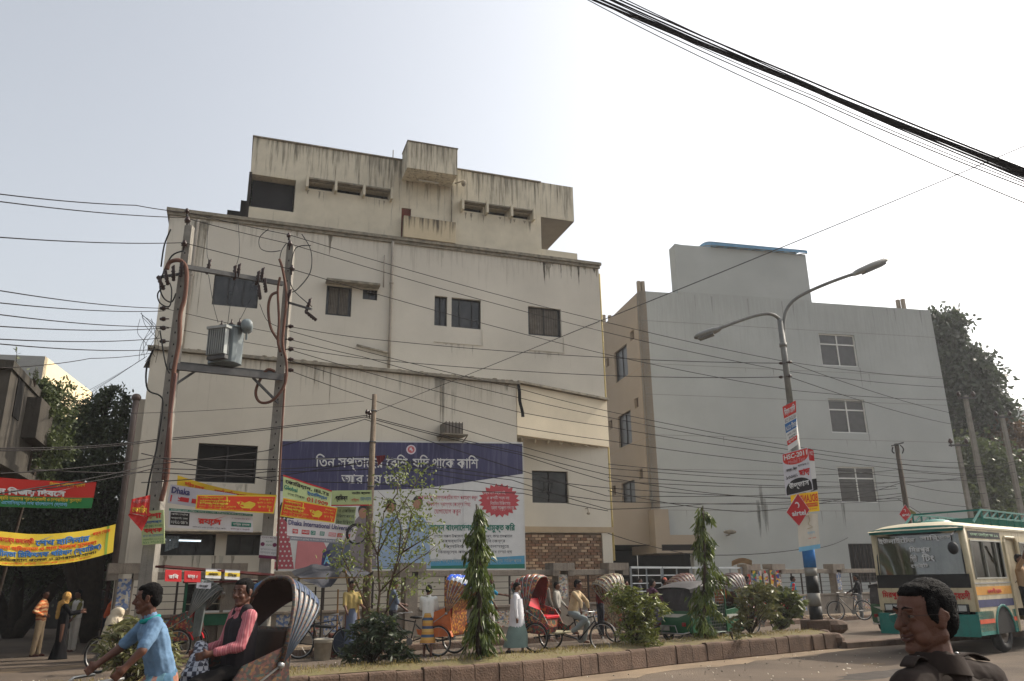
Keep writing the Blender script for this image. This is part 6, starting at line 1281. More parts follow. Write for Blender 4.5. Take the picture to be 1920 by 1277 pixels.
for q in Hs[:1]+Hs[2:4]:
    mb = MB(); mb.add([Sp.pt(q[0], q[2], -.03), Sp.pt(q[1], q[2], -.03), Sp.pt(q[1], q[3], -.03), Sp.pt(q[0], q[3], -.03)], [(0, 1, 2, 3)]); wn = mb.build('window', glassmat('bus_side_glass', (110, 116, 112), .15), bus)
    mb = MB(); 
    for x in (q[0]+.02, (q[0]+q[1])/2-.15, (q[0]+q[1])/2+.55, q[1]-.02): mb.beam(Sp.pt(x, q[2], .0), Sp.pt(x, q[3], .0), .04, .03)
    for z in (q[2], q[3]): mb.beam(Sp.pt(q[0], z, .0), Sp.pt(q[1], z, .0), .04, .03)
    mb.build('window_frame', mat('alu', (150, 150, 142), .4, metal=.4), wn)
mb = MB(); mb.tube([Sp.pt(2.2, .42, .01), Sp.pt(2.2, 2.45, .01), Sp.pt(2.3, 2.56, .01), Sp.pt(2.9, 2.56, .01), Sp.pt(3.0, 2.45, .01), Sp.pt(3.0, .42, .01)], .035, 6); mb.build('door_frame', bcream, bus)
wall_mesh(Rp, .03, 7.6, .42, 2.72, [(.3, 2.0, 1.6, 2.5), (2.3, 4.4, 1.6, 2.5), (4.8, 7.2, 1.6, 2.5)], 0, .05, bcream, 'far_side_panel', bus)
wall_mesh(Bp, 0, Wb, .42, 2.72, [(.3, Wb-.3, 1.7, 2.5)], 0, .05, bcream, 'rear_panel', bus)
for c_ in (F0, F1): mb = MB(); p = c_-hd*.05+(wd.normalized()*.05 if c_ is F0 else -wd.normalized()*.05); mb.tube([p+Vector((0, 0, .92)), p+Vector((0, 0, 2.75))], .075, 10); mb.build('corner_post', bcream, bus, smooth=True)
def rf(u, v):
    y = v; x = u*7.7-.06; c_ = Fp.pt(-.04+(Wb+.08)*v, 0, .06-x); e_ = 1-abs(2*v-1)**4; g_ = min(1, (u*7.7)/.35)**.5; return Vector((c_.x, c_.y, 2.72+.16*e_*g_+.03*g_))
mb = MB(); mb.grid(rf, 30, 16); mb.build('roof', mat('bus_roof_cream', (190, 180, 152), .5, .15, 3), bus, smooth=True)
mb = MB(); mb.grid(lambda u, v: Fp.pt(-.02+(Wb+.04)*u, 2.66+.15*v-.05*abs(2*u-1)**3*v, .06+.03*math.sin(math.pi*u)-.04*v), 14, 2); mb.build('front_fascia', teal, bus, smooth=True)
pbox(Sp, -.02, 7.6, 2.71, 2.76, .0, .03).build('roof_gutter', mat('bus_roof_cream', (190, 180, 152)), bus)
mb = MB(); q = Fp.pt(Wb*.5, 2.86, -1.25); mb.ell(q, (.42, .42, .17), n=16); mb.build('roof_vent', teal, bus, smooth=True)
rk = MB(); 
tealr = mat('rack_teal', (16, 92, 84), .5, .2)
for k_ in range(12):
    x = 1.9+k_*.5; a = Fp.pt(.25, 2.9, -x); b = Fp.pt(Wb-.25, 2.9, -x); MB().beam(a+Vector((0, 0, .12)), b+Vector((0, 0, .12)), .04, .04).build('rack_bar', tealr, bus)
    for p in (a, b): 
        mb = MB(); mb.beam(p+Vector((0, 0, -.04)), p+Vector((0, 0, .3)), .035, .035); mb.beam(p+Vector((0, 0, .1)), p-hd*.45+Vector((0, 0, .3)), .03, .03); mb.build('rack_post', tealr, bus)
for y in (.25, Wb-.25):
    for z in (3.04, 3.22): MB().beam(Fp.pt(y, z, -1.9), Fp.pt(y, z, -7.4), .04, .04).build('rack_rail', tealr, bus)
    MB().beam(Fp.pt(y, 2.9, -1.3), Fp.pt(y, 3.22, -1.9), .04, .04).build('rack_rail', tealr, bus)
MB().beam(Fp.pt(.25, 3.22, -1.9), Fp.pt(Wb-.25, 3.22, -1.9), .04, .04).build('rack_rail', tealr, bus); MB().beam(Fp.pt(.25, 2.93, -1.35), Fp.pt(Wb-.25, 2.93, -1.35), .04, .04).build('rack_rail', tealr, bus)
# wheels
IM = Matrix.Identity(4)
for pl_, sgn in ((Sp, 1), (Rp, 1)):
    for x in (1.41, 5.9):
        c_ = pl_.pt(x, .42, -.13); w_ = MB().torus(c_, pl_.n, .31, .115, 30, 8).build('wheel', tyre, bus, smooth=True)
        mb = MB(); mb.lathe([(.24, .03), (.22, .06), (.16, .04), (.1, .05), (.09, .12), (.03, .13)], c_, 20, pl_.n); mb.build('hub', mat('dusty_hub', (92, 84, 76), .7, .2), w_, smooth=True)
# cabin: floor, seats, steering wheel, mirrors
mb = MB(); mb.add([Fp.pt(.05, .75, -.05), Fp.pt(Wb-.05, .75, -.05), Fp.pt(Wb-.05, .75, -7.5), Fp.pt(.05, .75, -7.5)], [(0, 1, 2, 3)]); mb.add([Fp.pt(.05, 2.7, -.1), Fp.pt(Wb-.05, 2.7, -.1), Fp.pt(Wb-.05, 2.7, -7.5), Fp.pt(.05, 2.7, -7.5)], [(0, 1, 2, 3)]); mb.build('cabin_floor', voidm, bus)
mb = MB(); pb = Fp; pbox(Fp, .1, Wb-.1, 1.4, 1.66, -.45, -.07, mb); mb.build('dashboard', mat('grey_dash', (70, 68, 66), .8), bus)
for x in range(5):
    for y in (.2, Wb-1.0): mb = MB(); pbox(Fp, y, y+.8, 1.1, 1.85, -2.0-x*.95, -1.9-x*.95, mb); pbox(Fp, y, y+.8, 1.1, 1.2, -1.9-x*.95, -1.5-x*.95, mb); mb.build('seat', mat('red_seat_cloth', (120, 36, 36), .8), bus)
mb = MB(); mb.torus(Fp.pt(.6, 1.72, -.5), (Fp.n*.6+Vector((0, 0, .8))), .2, .015, 20, 6); mb.build('steering_wheel', btrim, bus)
mb = MB(); a = Fp.pt(Wb-.15, 2.66, .02); b = Fp.pt(Wb-.1, 2.55, .45); mb.tube([a, b, b+Vector((0, 0, -.2))], .015, 6); mb.build('mirror_arm', btrim, bus); mb = MB(); mb.ell(b+Vector((0, 0, -.28)), (.12, .08, .14)); mb.build('mirror', btrim, bus, smooth=True)
mb = MB(); mb.tube([Fp.pt(.78, 1.5, .1), Fp.pt(.95, .85, .2)], .012, 5); mb.build('aerial', btrim, bus)
# ------------------------------------------------------------------ rickshaws and the people with them
W_ = SK[1]
r3, M3 = rickshaw('cycle rickshaw with red vinyl seat and green and gold hood behind the white robed man', (.68, 21.15, 0), R(118), hood=tinred, body=tinred, inner=mat('dark_red_lining', (96, 40, 36), .8, .3, 9), fold=.0)
def on(M, x, y, z): return M @ Vector((x, y, z))
def cyclist(label, M, yaw, shirt, lower, skin, low='trousers', **k):
    b = on(M, .84, 0, 0); J = pose((b.x, b.y, 0), yaw, 1.66, th=(1.05, .75), kb=(1.0, .85), arm=(.75, .75), el=(.35, .35), out=(.1, .1), lean=.28, pel=.95, head=k.pop('head', (0, .1)))
    for n, s_ in (('L', 1), ('R', -1)): g = on(M, 1.16, s_*.25, 1.0); J['wr'+n] = J['wr'+n].lerp(g, .9); J['hd'+n] = (J['wr'+n]-J['el'+n]).normalized()
    pf = {'L': on(M, 1.06, .15, .28), 'R': on(M, .92, -.15, .5)}
    for n in 'LR':
        J['an'+n] = pf[n]; h_ = J['hip'+n]; mid = (h_+J['an'+n])/2; d = (J['an'+n]-h_); L1 = .43*J['k']; hlf = d.length/2; off = math.sqrt(max(L1*L1-hlf*hlf, .003)); pr = (J['f']-d.normalized()*J['f'].dot(d.normalized())).normalized(); J['kn'+n] = mid+pr*off
    return human(label, J, shirt, lower, skin, lower=low, **k)
cyclist('young rickshaw driver in khaki shirt and grey jeans pedalling the red seated rickshaw', M3, R(118), cloth('khaki', (166, 146, 116)), cloth('pale_jeans', (116, 124, 124)), SK[1], sleeve=.9, head=(-.3, .1))
h4, M4 = rickshaw('cycle rickshaw with grey gold striped hood seen from behind, left of the median bush', (3.0, 23.3, 0), R(70), hood=multi('gold_grey_stripe', [(150, 140, 110), (96, 90, 80), (120, 70, 50), (160, 150, 120)], 20, .5), body=tinsel, fold=.15)
b4 = on(M4, 0, -.15, 0); J = pose((b4.x, b4.y, 0), R(70), 1.65, th=(1.5, 1.45), kb=(1.2, 1.2), arm=(.5, .6), el=(.8, .7), pel=.93, lean=.05, head=(.4, 0)); human('passenger in dark maroon shirt riding in the striped rickshaw', J, cloth('maroon_check', (86, 34, 38)), cloth('dark_trouser', (40, 40, 46)), SK[0], sleeve=.9)
b4 = on(M4, 0, .22, 0); J = pose((b4.x, b4.y, 0), R(70), 1.6, th=(1.5, 1.45), kb=(1.2, 1.2), arm=(.4, .6), el=(.8, .7), pel=.93, head=(-.3, 0)); human('passenger in white clothes half hidden by the striped rickshaw hood', J, cloth('dull_white', (190, 186, 178)), cloth('dull_white', (190, 186, 178)), SK[2], sleeve=.9)
cyclist('rickshaw driver in plum shirt pedalling the striped rickshaw behind the bush', M4, R(70), cloth('plum', (78, 50, 66)), cloth('violet_check', (90, 84, 110)), SK[1], low='lungi_sit', sleeve=.9)
r2, M2 = rickshaw('cycle rickshaw with bright blue and white topped hood and orange body near the mid pole', (-1.72, 20.5, 0), R(-68), hood=multi('brown_gold', [(112, 46, 30), (150, 96, 36), (92, 60, 30), (176, 128, 50), (96, 36, 30)], 24, .5), hoodtop=bands('blue_white_hood', [(200, 204, 210), (40, 84, 190), (36, 74, 176), (60, 100, 200), (36, 74, 176), (200, 204, 210)], 2.2, 1, .4), body=mat('orange_tin', (170, 90, 44), .5, .25, 5), fold=.2)
b = G(802, 1231, 0); J = pose(b, R(170-180+15), 1.62, th=(.06, -.1), kb=(.05, .1), arm=(.5, .35), el=(1.1, .8), head=(.2, .35)); human('thin man in white shirt and yellow blue checked lungi by the blue hooded rickshaw', J, cloth('worn_white', (206, 206, 200)), bands('yellow_blue_lungi', [(190, 150, 80), (70, 90, 116), (186, 140, 70), (196, 160, 96), (70, 84, 110), (180, 130, 70)], 2.6), SK[1], sleeve=.55, lower='lungi', hem=.25)
rp, Mp = rickshaw('folded hood rickshaw parked between the green snack cart and the blue shirted rider', tuple(G(338, 1236, 0).xy)+(0,), R(-95), hood=mat('greyish_hood', (92, 98, 98), .4, .35, 7), body=tinred, fold=.45)
rq, Mq = rickshaw('cycle rickshaw with round dark hood waiting behind the first auto rickshaw', (7.3, 26.8, 0), R(60), hood=multi('dark_brown_hood', [(70, 44, 36), (50, 36, 32), (92, 56, 40)], 20, .5), body=tinred, fold=.1)
J = pose(tuple(on(Mq, -.6, .3, 0).xy)+(0,), R(60), 1.7, arm=(.3, .2), el=(.5, .3)); human('man in orange shirt standing behind the first auto rickshaw', J, cloth('orange', (190, 104, 50)), cloth('brown_pants', (70, 56, 46)), SK[1], sleeve=.5)
# two heads over the auto rickshaw roof
J = pose((4.9, 27.0, 0), R(80), 1.74); human('person with a salmon pink cap passing beyond the auto rickshaw roof', J, cloth('grey_shirt', (110, 106, 104)), cloth('brown_pants', (70, 56, 46)), SK[1], cap=cloth('salmon_cap', (176, 100, 84)))
J = pose((5.6, 27.4, 0), R(80), 1.76); human('black haired person just showing above the auto rickshaw roof', J, cloth('grey_shirt', (110, 106, 104)), cloth('brown_pants', (70, 56, 46)), SK[1])
# old man
b = G(970, 1225, 0); J = pose(b, R(100), 1.66, th=(.2, -.18), kb=(.1, .15), arm=(.12, .02), el=(.35, .1), head=(0, .12)); T = human('old bearded man in long white tunic and grey green lungi by the red seated rickshaw', J, cloth('white_tunic', (205, 205, 208)), cloth('sage_lungi', (112, 130, 124)), SK[2], lower='lungi', hem=.08, beard=mat('grey_beard', (170, 160, 148), .9, .2, 30), flare=1.15, shoes=black)
mb = MB(); c0 = J['chest']+Vector((0, 0, .04)); c1 = J['pel']+Vector((0, 0, -.30)); vs = []; ns = 20
for i in range(8):
    t = i/7; c = c0.lerp(c1, t)
    for j in range(ns): a = 2*math.pi*j/ns; rr = (1+.05*math.sin(a*4+i)*t); vs.append(c+J['f']*math.cos(a)*(.15+.06*t)*rr+J['l']*math.sin(a)*(.19+.01*t)*rr)
mb.add(vs, [(i*ns+j, i*ns+(j+1) % ns, (i+1)*ns+(j+1) % ns, (i+1)*ns+j) for i in range(7) for j in range(ns)]); mb.build('tunic_skirt', cloth('white_tunic', (205, 205, 208)), T, smooth=True)
# dark dressed man behind the first drooping tree
b = G(866, 1199, .15); J = pose(b, R(75), 1.72, th=(.3, -.35), kb=(.1, .2), arm=(.3, -.2), el=(.4, .3)); human('man in black shirt and dark jeans walking on the pavement behind the drooping tree', J, cloth('black_shirt', (30, 30, 34)), cloth('dark_jeans', (36, 42, 58)), SK[1], sleeve=.9, shoes=black)
b = G(918, 1195, .15); J = pose(b, R(90), 1.7, th=(.2, -.2), kb=(.1, .2), arm=(.9, .2), el=(.5, .3)); human('person in turquoise shirt mostly hidden by the drooping tree', J, cloth('turquoise', (30, 120, 150)), cloth('white_pants', (180, 178, 172)), SK[1], sleeve=.55)
for (x, y, hh, lb, sc) in ((1026, 1200, 1.62, 'man in grey shawl behind the red seated rickshaw', (110, 104, 96)), (1046, 1198, 1.5, 'short person in pale top behind the khaki shirted driver', (150, 146, 138)), (1203, 1166, 1.6, 'person in dark shirt standing under the blue posters', (50, 50, 58)), (1408, 1168, 1.6, 'person in dark shirt beside the red box stall', (44, 48, 60))):
    b = G(x, y, .15); J = pose(b, R(100+random.uniform(-30, 30)), hh, arm=(.3, .1), el=(.5, .3)); human(lb, J, cloth('c%d' % x, sc), cloth('dark_trouser', (40, 40, 46)), SK[random.randint(0, 1)], sleeve=.9)
b = G(1494, 1161, .15); J = pose(b, R(100), 1.62, th=(-.45, .4), kb=(.05, .35), arm=(.15, -.2), el=(.5, .4), head=(.1, .05)); T = human('man in turquoise vest over red sleeves walking past the street lamp', J, cloth('turquoise_vest', (24, 132, 160)), cloth('navy_trousers', (44, 48, 62)), SK[1], sleeve=0.05, shoes=cloth('brown_shoe', (70, 36, 30)))
s_ = MB()
for n in 'LR': s_.capsule(J['sh'+n]+J['l']*(.01 if n == 'L' else -.01), J['el'+n], .058, .052)
s_.fuse('red_sleeves', cloth('red_sleeve', (176, 30, 34)), T, .016, 1, kind='stuff')
bk, Mb = bicycle('black bicycle leaning by the pavement beyond the street lamp', tuple(G(1622, 1163, .15).xy)+(.15,), R(-95))
J = pose(tuple(G(1617, 1160, .15).xy)+(.15,), R(-60), 1.62, arm=(.5, .3), el=(.6, .5)); human('man in black shirt with the bicycle beside the second auto rickshaw', J, cloth('black_shirt', (30, 30, 34)), cloth('grey_jeans', (90, 92, 92)), SK[1])
J = pose((12.9, 27.6, 0), R(-60), 1.72); human('man with green cap behind the second auto rickshaw', J, cloth('dull_green', (70, 84, 70)), cloth('dark_trouser', (40, 40, 46)), SK[1], cap=cloth('green_cap', (84, 110, 92)))
# left pedestrians
striped = bands('orange_cream_stripes', [(206, 152, 104), (196, 100, 56), (210, 176, 130), (150, 84, 60), (206, 152, 104), (186, 104, 60)], 3.6, 2, .9, .5)
b = G(66, 1231, 0); J = pose(b, R(75), 1.64, th=(.05, -.05), kb=(.03, .05), arm=(-.45, -.45), el=(1.5, 1.5), out=(.55, .55), ein=(.6, .6), head=(.5, .05)); human('man in orange and cream striped jumper standing with hands on hips', J, striped, cloth('khaki_trousers', (160, 140, 112)), SK[1], sleeve=1, shoes=cloth('brown_shoe', (70, 36, 30)), bulk=1.12)
b = G(108, 1236, 0); J = pose(b, R(60), 1.56, arm=(.7, .6), el=(1.1, 1.1), head=(.3, 0)); T = human('woman in long black gown and mustard headscarf with her back to the camera', J, cloth('black_gown', (16, 15, 18)), cloth('black_gown', (16, 15, 18)), SK[0], sleeve=.95, lower='skirt', hem=-.07, flare=1.75, hair=False)
sc = cloth('mustard_scarf', (178, 138, 78), var=.3, scale=9); s_ = MB(); u_ = Vector((0, 0, 1)); s_.ell(J['head']+u_*.015-J['hf']*.015, (.11, .1, .125)); s_.capsule(J['head']-u_*.08-J['f']*.02, J['neck']-J['f']*.05, .085, .1); s_.capsule(J['neck']-J['f']*.12, J['chest']-J['f']*.15-u_*.18+J['l']*-.05, .06, .05); s_.fuse('headscarf', sc, T, .014, 2, disp=(.03, .04))
b = D(136, 1205, 23.4); b = Vector((b.x, b.y, 0)); J = pose(b, R(215), 1.62, arm=(.3, 1.0), el=(.3, 2.0), head=(0, .1)); T = human('man in white sleeveless jacket holding a hand to his mouth behind the woman in black', J, cloth('olive_sleeve', (112, 108, 60)), cloth('cream_trousers', (196, 190, 180)), SK[1], sleeve=.9)
s_ = MB(); 
for q in (.055, -.055): s_.capsule(J['chest']+J['l']*q+Vector((0, 0, .04)), J['pel']+J['l']*q+Vector((0, 0, .05)), .122, .12)
s_.capsule(J['shL']-Vector((0, 0, .02)), J['shR']-Vector((0, 0, .02)), .07, .07); s_.fuse('white_vest', cloth('white_vest', (214, 212, 206)), T, .016, 2)
for (x, y, dist, yw, lb, c1, hh, arm_) in ((192, 1215, 24.0, 60, 'man in orange shirt and cream scarf bending by the side gate', (190, 88, 48), 1.55, (.6, .6)), (214, 1215, 23.6, 80, 'boy in black and white checked shirt by the bushes', (120, 124, 128), 1.45, (.4, .4)), (242, 1212, 24.2, -60, 'man in red shirt leaning by the poster pillar', (150, 24, 34), 1.55, (.5, .3))):
    q = D(x, y, dist); J = pose((q.x, q.y, 0), R(yw), hh, arm=arm_, el=(.8, .8), lean=.25, head=(0, .3)); human(lb, J, cloth('c%d' % x, c1), cloth('dark_trouser', (40, 40, 46)), SK[1], sleeve=.95)
# conductor in the bus door
q = Sp.pt(2.62, .52, .12); J = pose(tuple(q), math.atan2(wd.x, wd.y)-.2, 1.62, arm=(.2, 2.5), el=(.2, .3), out=(.1, .35), head=(.3, 0)); human('bus conductor in tan shirt holding on in the open bus door', J, cloth('tan_shirt', (150, 124, 96)), cloth('black_trousers', (26, 26, 28)), SK[1], sleeve=.45, shoes=black)
for (a_, dd, cc, lb) in ((.55, -1.0, (60, 60, 70), 'bus driver in dark shirt behind the windscreen'), (1.55, -2.0, (130, 40, 44), 'bus passenger in red top seated behind the windscreen'), (1.2, -2.9, (70, 74, 80), 'bus passenger in grey seated in the middle of the bus'), (1.9, -2.9, (84, 70, 60), 'bus passenger in brown by the side window'), (.5, -2.9, (60, 60, 64), 'bus passenger in dark clothes behind the driver')):
    q = Fp.pt(a_, 0, dd); J = pose((q.x, q.y, 0), math.atan2(hd.x, hd.y), 1.62, th=(1.4, 1.4), kb=(1.4, 1.4), arm=(.7, .7), el=(.6, .6), pel=1.28); human(lb, J, cloth('p%d%d' % (a_*10, -dd*10), cc), cloth('dark_trouser', (40, 40, 46)), SK[1], vox=.025, fingers=False)

# a few more people and rickshaws waiting along the pavement edge
rx, Mx = rickshaw('cycle rickshaw with faded maroon hood waiting just beyond the first auto rickshaw', (5.6, 26.0, 0), R(65), hood=multi('faded_maroon', [(96, 48, 44), (120, 74, 60), (80, 50, 44), (134, 110, 80)], 22, .5), body=tinsel, fold=.2)
for (x, y, hh, yw, lb, sc, lw, lc) in ((655, 1222, 1.6, 150, 'stall keeper in faded yellow shirt under the grey tarpaulin', (150, 132, 84), 'lungi', (84, 92, 110)), (735, 1212, 1.6, 70, 'man in grey blue shirt standing behind the slender tree', (92, 102, 116), 'trousers', (50, 48, 52)), (452, 1221, 1.62, -160, 'snack seller in brown shirt behind the green snack cart', (98, 70, 54), 'trousers', (50, 48, 52)), (1128, 1192, 1.62, 80, 'man in dark red shirt standing behind the striped rickshaw hood', (92, 36, 36), 'trousers', (44, 44, 50))):
    b = G(x, y, .15); J = pose(b, R(yw), hh, arm=(.4, .3), el=(.9, .6), head=(.1, .15)); human(lb, J, cloth('x%d' % x, sc), cloth('xl%d' % x, lc), SK[x % 2], sleeve=.5, lower=lw, hem=.1)
# ------------------------------------------------------------------ the near rickshaw with its rider and passenger
yn = R(220); near, Mn = rickshaw('near cycle rickshaw with scuffed blue hood carrying a seated man, left foreground', (-2.66, 7.85, 0), yn, group='cycle rickshaws', hood=multi('scuffed_tinsel', [(78, 52, 34), (96, 58, 44), (56, 60, 52), (86, 76, 56), (50, 36, 30), (70, 42, 34), (44, 56, 66)], 40, .45, (1, 1, 1.6)), hoodtop=mat('scuffed_blue', (30, 60, 116), .6, .5, 9, .6, 18, alt=(74, 84, 98), spec=.25), seat=mat('dark_brown_vinyl', (52, 38, 28), .6, .3, 6), body=multi('dark_painted_panel', [(78, 40, 32), (54, 38, 28), (96, 66, 36), (40, 52, 48), (50, 32, 28), (84, 48, 40)], 34, .5, (1, 1, 1.4)), inner=mat('near_lining', (46, 34, 32), .8, .3, 9), fold=.6, ribs=5, amp=.016, hl=.80, ribm=mat('dull_hood_rib', (70, 78, 88), .5, .3, 9))
def close_face(T, J, skin, vox, s=1.0, glasses=False, smile=False, eyes=True):
    """a full face: brow, sockets, cheeks, nose with wings, lips, jaw, ears"""
    k = J['k']*s; c = J['head']; f = J['hf']; l = Vector((0, 0, 1)).cross(f).normalized(); u = f.cross(l).normalized(); M = Matrix((f, l, u)).transposed(); b = MB()
    P = lambda x, y, z: c+(f*x+l*y+u*z)*k
    def E(x, y, z, a, b_, c_, n=14, kk=10): b.ell(P(x, y, z), (a*k, b_*k, c_*k), M, n=n, k=kk)
    E(-.015, 0, .035, .098, .076, .088, 20, 14); E(.04, 0, .045, .05, .06, .05); E(.042, 0, -.02, .05, .058, .062); E(.0, 0, -.03, .072, .068, .062); E(.03, 0, -.062, .055, .055, .05); E(-.005, 0, -.068, .062, .062, .05)
    for q in (1, -1):
        b.capsule(P(-.01, q*.052, -.055), P(.07, q*.01, -.1), .026*k, .022*k); E(.058, q*.034, -.034, .03, .026, .026); E(.086, q*.028, .032, .014, .024, .008); E(.1, q*.014, -.033, .012, .01, .009, 10, 7)
        b.capsule(P(.09, q*.012, .018), P(.08, q*.044, .017), .006*k, .005*k, 6); b.capsule(P(.086, q*.014, .002), P(.078, q*.042, .002), .006*k, .005*k, 6)
        E(-.006, q*.079, .004, .017, .008, .028, 12, 9); b.torus(P(-.008, q*.082, .008), (l*q+f*.3), .0165*k, .005*k, 16, 6); E(-.002, q*.079, -.022, .009, .007, .012, 8, 6)
        if smile: E(.052, q*.04, -.058, .03, .022, .03)
    b.capsule(P(.1, 0, .014), P(.119, 0, -.024), .0075*k, .0125*k, 10); b.capsule(P(.088, 0, .035), P(.1, 0, .01), .012*k, .008*k, 10); E(.098, 0, -.04, .014, .011, .008)
    E(.078, 0, -.1, .021, .024, .017); E(.086, 0, -.052, .014, .022, .012); E(.082, 0, -.082, .014, .02, .01)
    b.capsule(P(-.01, 0, -.06), J['neck']-Vector((0, 0, .03)), .055*k, .062*k); b.capsule(P(.03, 0, -.1), P(0, 0, -.15), .035*k, .045*k)
    b.fuse('face', skin, T, vox, 5 if vox < .004 else 2)
    lm = mat('brown_lips', (72, 42, 36), .45, .1); w_ = .027 if smile else .022
    for z, rr in ((-.0575, .0055), (-.0695, .0068)):
        mb = MB(); mb.tube([P(.083, w_, z+(.006 if smile else 0)), P(.096, w_*.5, z), P(.1005, 0, z+.001), P(.096, -w_*.5, z), P(.083, -w_, z+(.006 if smile else 0))], [.002*k, rr*.9*k, rr*k, rr*.9*k, .002*k], 8); mb.build('lip', lm, T, smooth=True)
    if smile: mb = MB(); mb.ell(P(.09, 0, -.0635), (.008*k, .02*k, .0035*k), M); mb.build('teeth', mat('teeth', (190, 180, 160), .3), T, smooth=True)
    for q in (1, -1):
        mb = MB(); mb.ell(P(.078, q*.029, .0095), (.011*k, .0125*k, .006*k), M, 12, 8); ey = mb.build('eye', mat('eye_white', (120, 108, 98), .35), T, smooth=True); mb = MB(); mb.ell(P(.086, q*.028, .0095), (.004*k, .006*k, .0052*k), M, 10, 6); mb.build('iris', mat('dark_eye', (24, 18, 16), .2), ey, smooth=True)
        mb = MB(); mb.tube([P(.098, q*.012, .034), P(.1, q*.028, .04), P(.086, q*.05, .035)], [.003*k, .0036*k, .0015*k], 6); mb.build('eyebrow', hairm, T, smooth=True)
        if glasses:
            mb = MB(); mb.torus(P(.108, q*.033, .006), (f+l*q*.12), .019*k, .0006*k, 24, 4); mb.tube([P(.104, q*.055, .012), P(.06, q*.078, .014), P(.0, q*.083, .014), P(-.012, q*.085, .004)], .0008*k, 4); mb.tube([P(.11, q*.012, .01), P(.114, 0, .012)], .001*k, 4); gl_ = mb.build('spectacles', mat('dark_wire', (60, 54, 50), .4, metal=.5), T)
            nx_ = (f+l*q*.12).normalized(); a_ = nx_.cross(u).normalized(); mb = MB(); mb.add([P(.108, q*.033, .006)+a_*math.cos(6.2832*i/20)*.0185*k+u*math.sin(6.2832*i/20)*.0185*k for i in range(20)], [tuple(range(20))]); mb.build('lens', glassmat('spectacle_glass', (235, 235, 235), .025), gl_)
    return P, M, k
def short_hair(T, P, M, k, vox=.006, side=True, disp=(.012, .012)):
    b = MB(); E = lambda x, y, z, a, b_, c_: b.ell(P(x, y, z), (a*k, b_*k, c_*k), M, n=16, k=12)
    E(-.026, 0, .05, .096, .081, .086); E(-.052, 0, .0, .062, .075, .078); E(.016, 0, .094, .056, .062, .028); E(.05, 0, .084, .03, .05, .02); E(-.048, 0, -.036, .046, .06, .046)
    for q in (1, -1): E(.018, q*.07, .03, .026, .012, .04); E(.014, q*.0725, .0, .008, .007, .02)
    return b.fuse('hair', hairm, T, vox, 1, disp=disp)
def near_person(label, J, skin, vox=.008, **k):
    T = human(label, J, skin=skin, vox=vox, hair=False, face=False, **k); P, M, kk = close_face(T, J, skin, .0045, **FACE); short_hair(T, P, M, kk); return T
# rider
FACE = dict(smile=False)
b = on(Mn, .84, 0, 0)+Vector((.17, 0, 0)); J = pose((b.x, b.y, 0), yn+.25, 1.68, th=(1.0, .7), kb=(1.0, .8), arm=(.7, .7), el=(.2, .2), lean=.3, pel=.94, head=(.35, .1))
for n, s_ in (('L', 1), ('R', -1)): J['wr'+n] = on(Mn, 1.2, s_*.25, 1.08)+Vector((.1, 0, 0)); J['el'+n] = J['sh'+n].lerp(J['wr'+n], .52)+Vector((0, 0, -.04))+J['l']*s_*.06; J['hd'+n] = (J['wr'+n]-J['el'+n]).normalized()
lung = bands('blue_check_lungi', [(96, 128, 140), (136, 104, 96), (88, 120, 134), (70, 100, 122), (142, 100, 84), (104, 132, 140)], 3.2, 0, .9, .4)
RT_ = near_person('rickshaw rider in pale blue polo shirt gripping chrome handlebars, left foreground', J, SK[1], shirt=cloth('pale_blue_polo', (96, 122, 148), var=.2, scale=9), trousers=lung, sleeve=.42, lower='lungi_sit')
mb = MB(); c = J['neck']-J['up']*.02; mb.torus(c, J['up'], .068, .02, 20, 8); mb.build('teal_collar', cloth('teal_collar', (30, 128, 124)), RT_, smooth=True)
mb = MB(); mb.tube([J['neck']+J['l']*-.13+J['f']*.02-J['up']*.1, J['chest']+J['l']*-.13-J['up']*.1, J['pel']+J['l']*-.14-J['f']*.1+J['up']*.1], .008, 5); mb.build('red_piping', flat('piping', (170, 40, 56)), RT_, smooth=True)
# passenger
b = on(Mn, -.02, .05, 0); J = pose((b.x, b.y, 0), yn+.15, 1.68, th=(1.42, 1.38), kb=(1.25, 1.2), arm=(.35, .3), el=(1.0, 1.1), out=(.18, .15), ein=(.3, .3), lean=-.04, pel=.95, head=(-.55, .05), sout=(.12, .1))
stripe = bands('pink_white_stripes', [(158, 84, 92), (172, 104, 108), (158, 84, 92), (178, 120, 122)], 26, 0, .8)
PT = near_person('rickshaw passenger in pink striped shirt and dark waistcoat with a chequered bundle on his lap', J, SK[1], shirt=stripe, trousers=cloth('black_cloth', (26, 24, 24)), sleeve=.95, lower='trousers', shoes=black)
s_ = MB(); u_ = J['up']
for q in (.055, -.055): s_.capsule(J['chest']+J['l']*q+u_*.0, J['pel']+J['l']*q*1.05+u_*.03, .132, .13, 12)
for q in (1, -1): s_.capsule(J['chest']+J['l']*q*.09, J['neck']+J['l']*q*.085-u_*.015, .095, .062, 10)
vest = s_.fuse('waistcoat', cloth('charcoal_vest', (44, 40, 42)), PT, .01, 2)
mb = MB(); mb.torus(J['neck']-J['up']*.005, J['up'], .064, .018, 20, 8); mb.build('collar', stripe, PT, smooth=True)
ck = bpy.data.materials.new('checked_cloth'); ck.use_nodes = True; nt_ = ck.node_tree; tc_ = nt_.nodes.new('ShaderNodeTexCoord'); ch = nt_.nodes.new('ShaderNodeTexChecker'); ch.inputs['Scale'].default_value = 26; ch.inputs['Color1'].default_value = lin((34, 36, 52)); ch.inputs['Color2'].default_value = lin((150, 152, 160)); nt_.links.new(tc_.outputs['Object'], ch.inputs[0]); nt_.links.new(ch.outputs[0], nt_.nodes['Principled BSDF'].inputs['Base Color'])
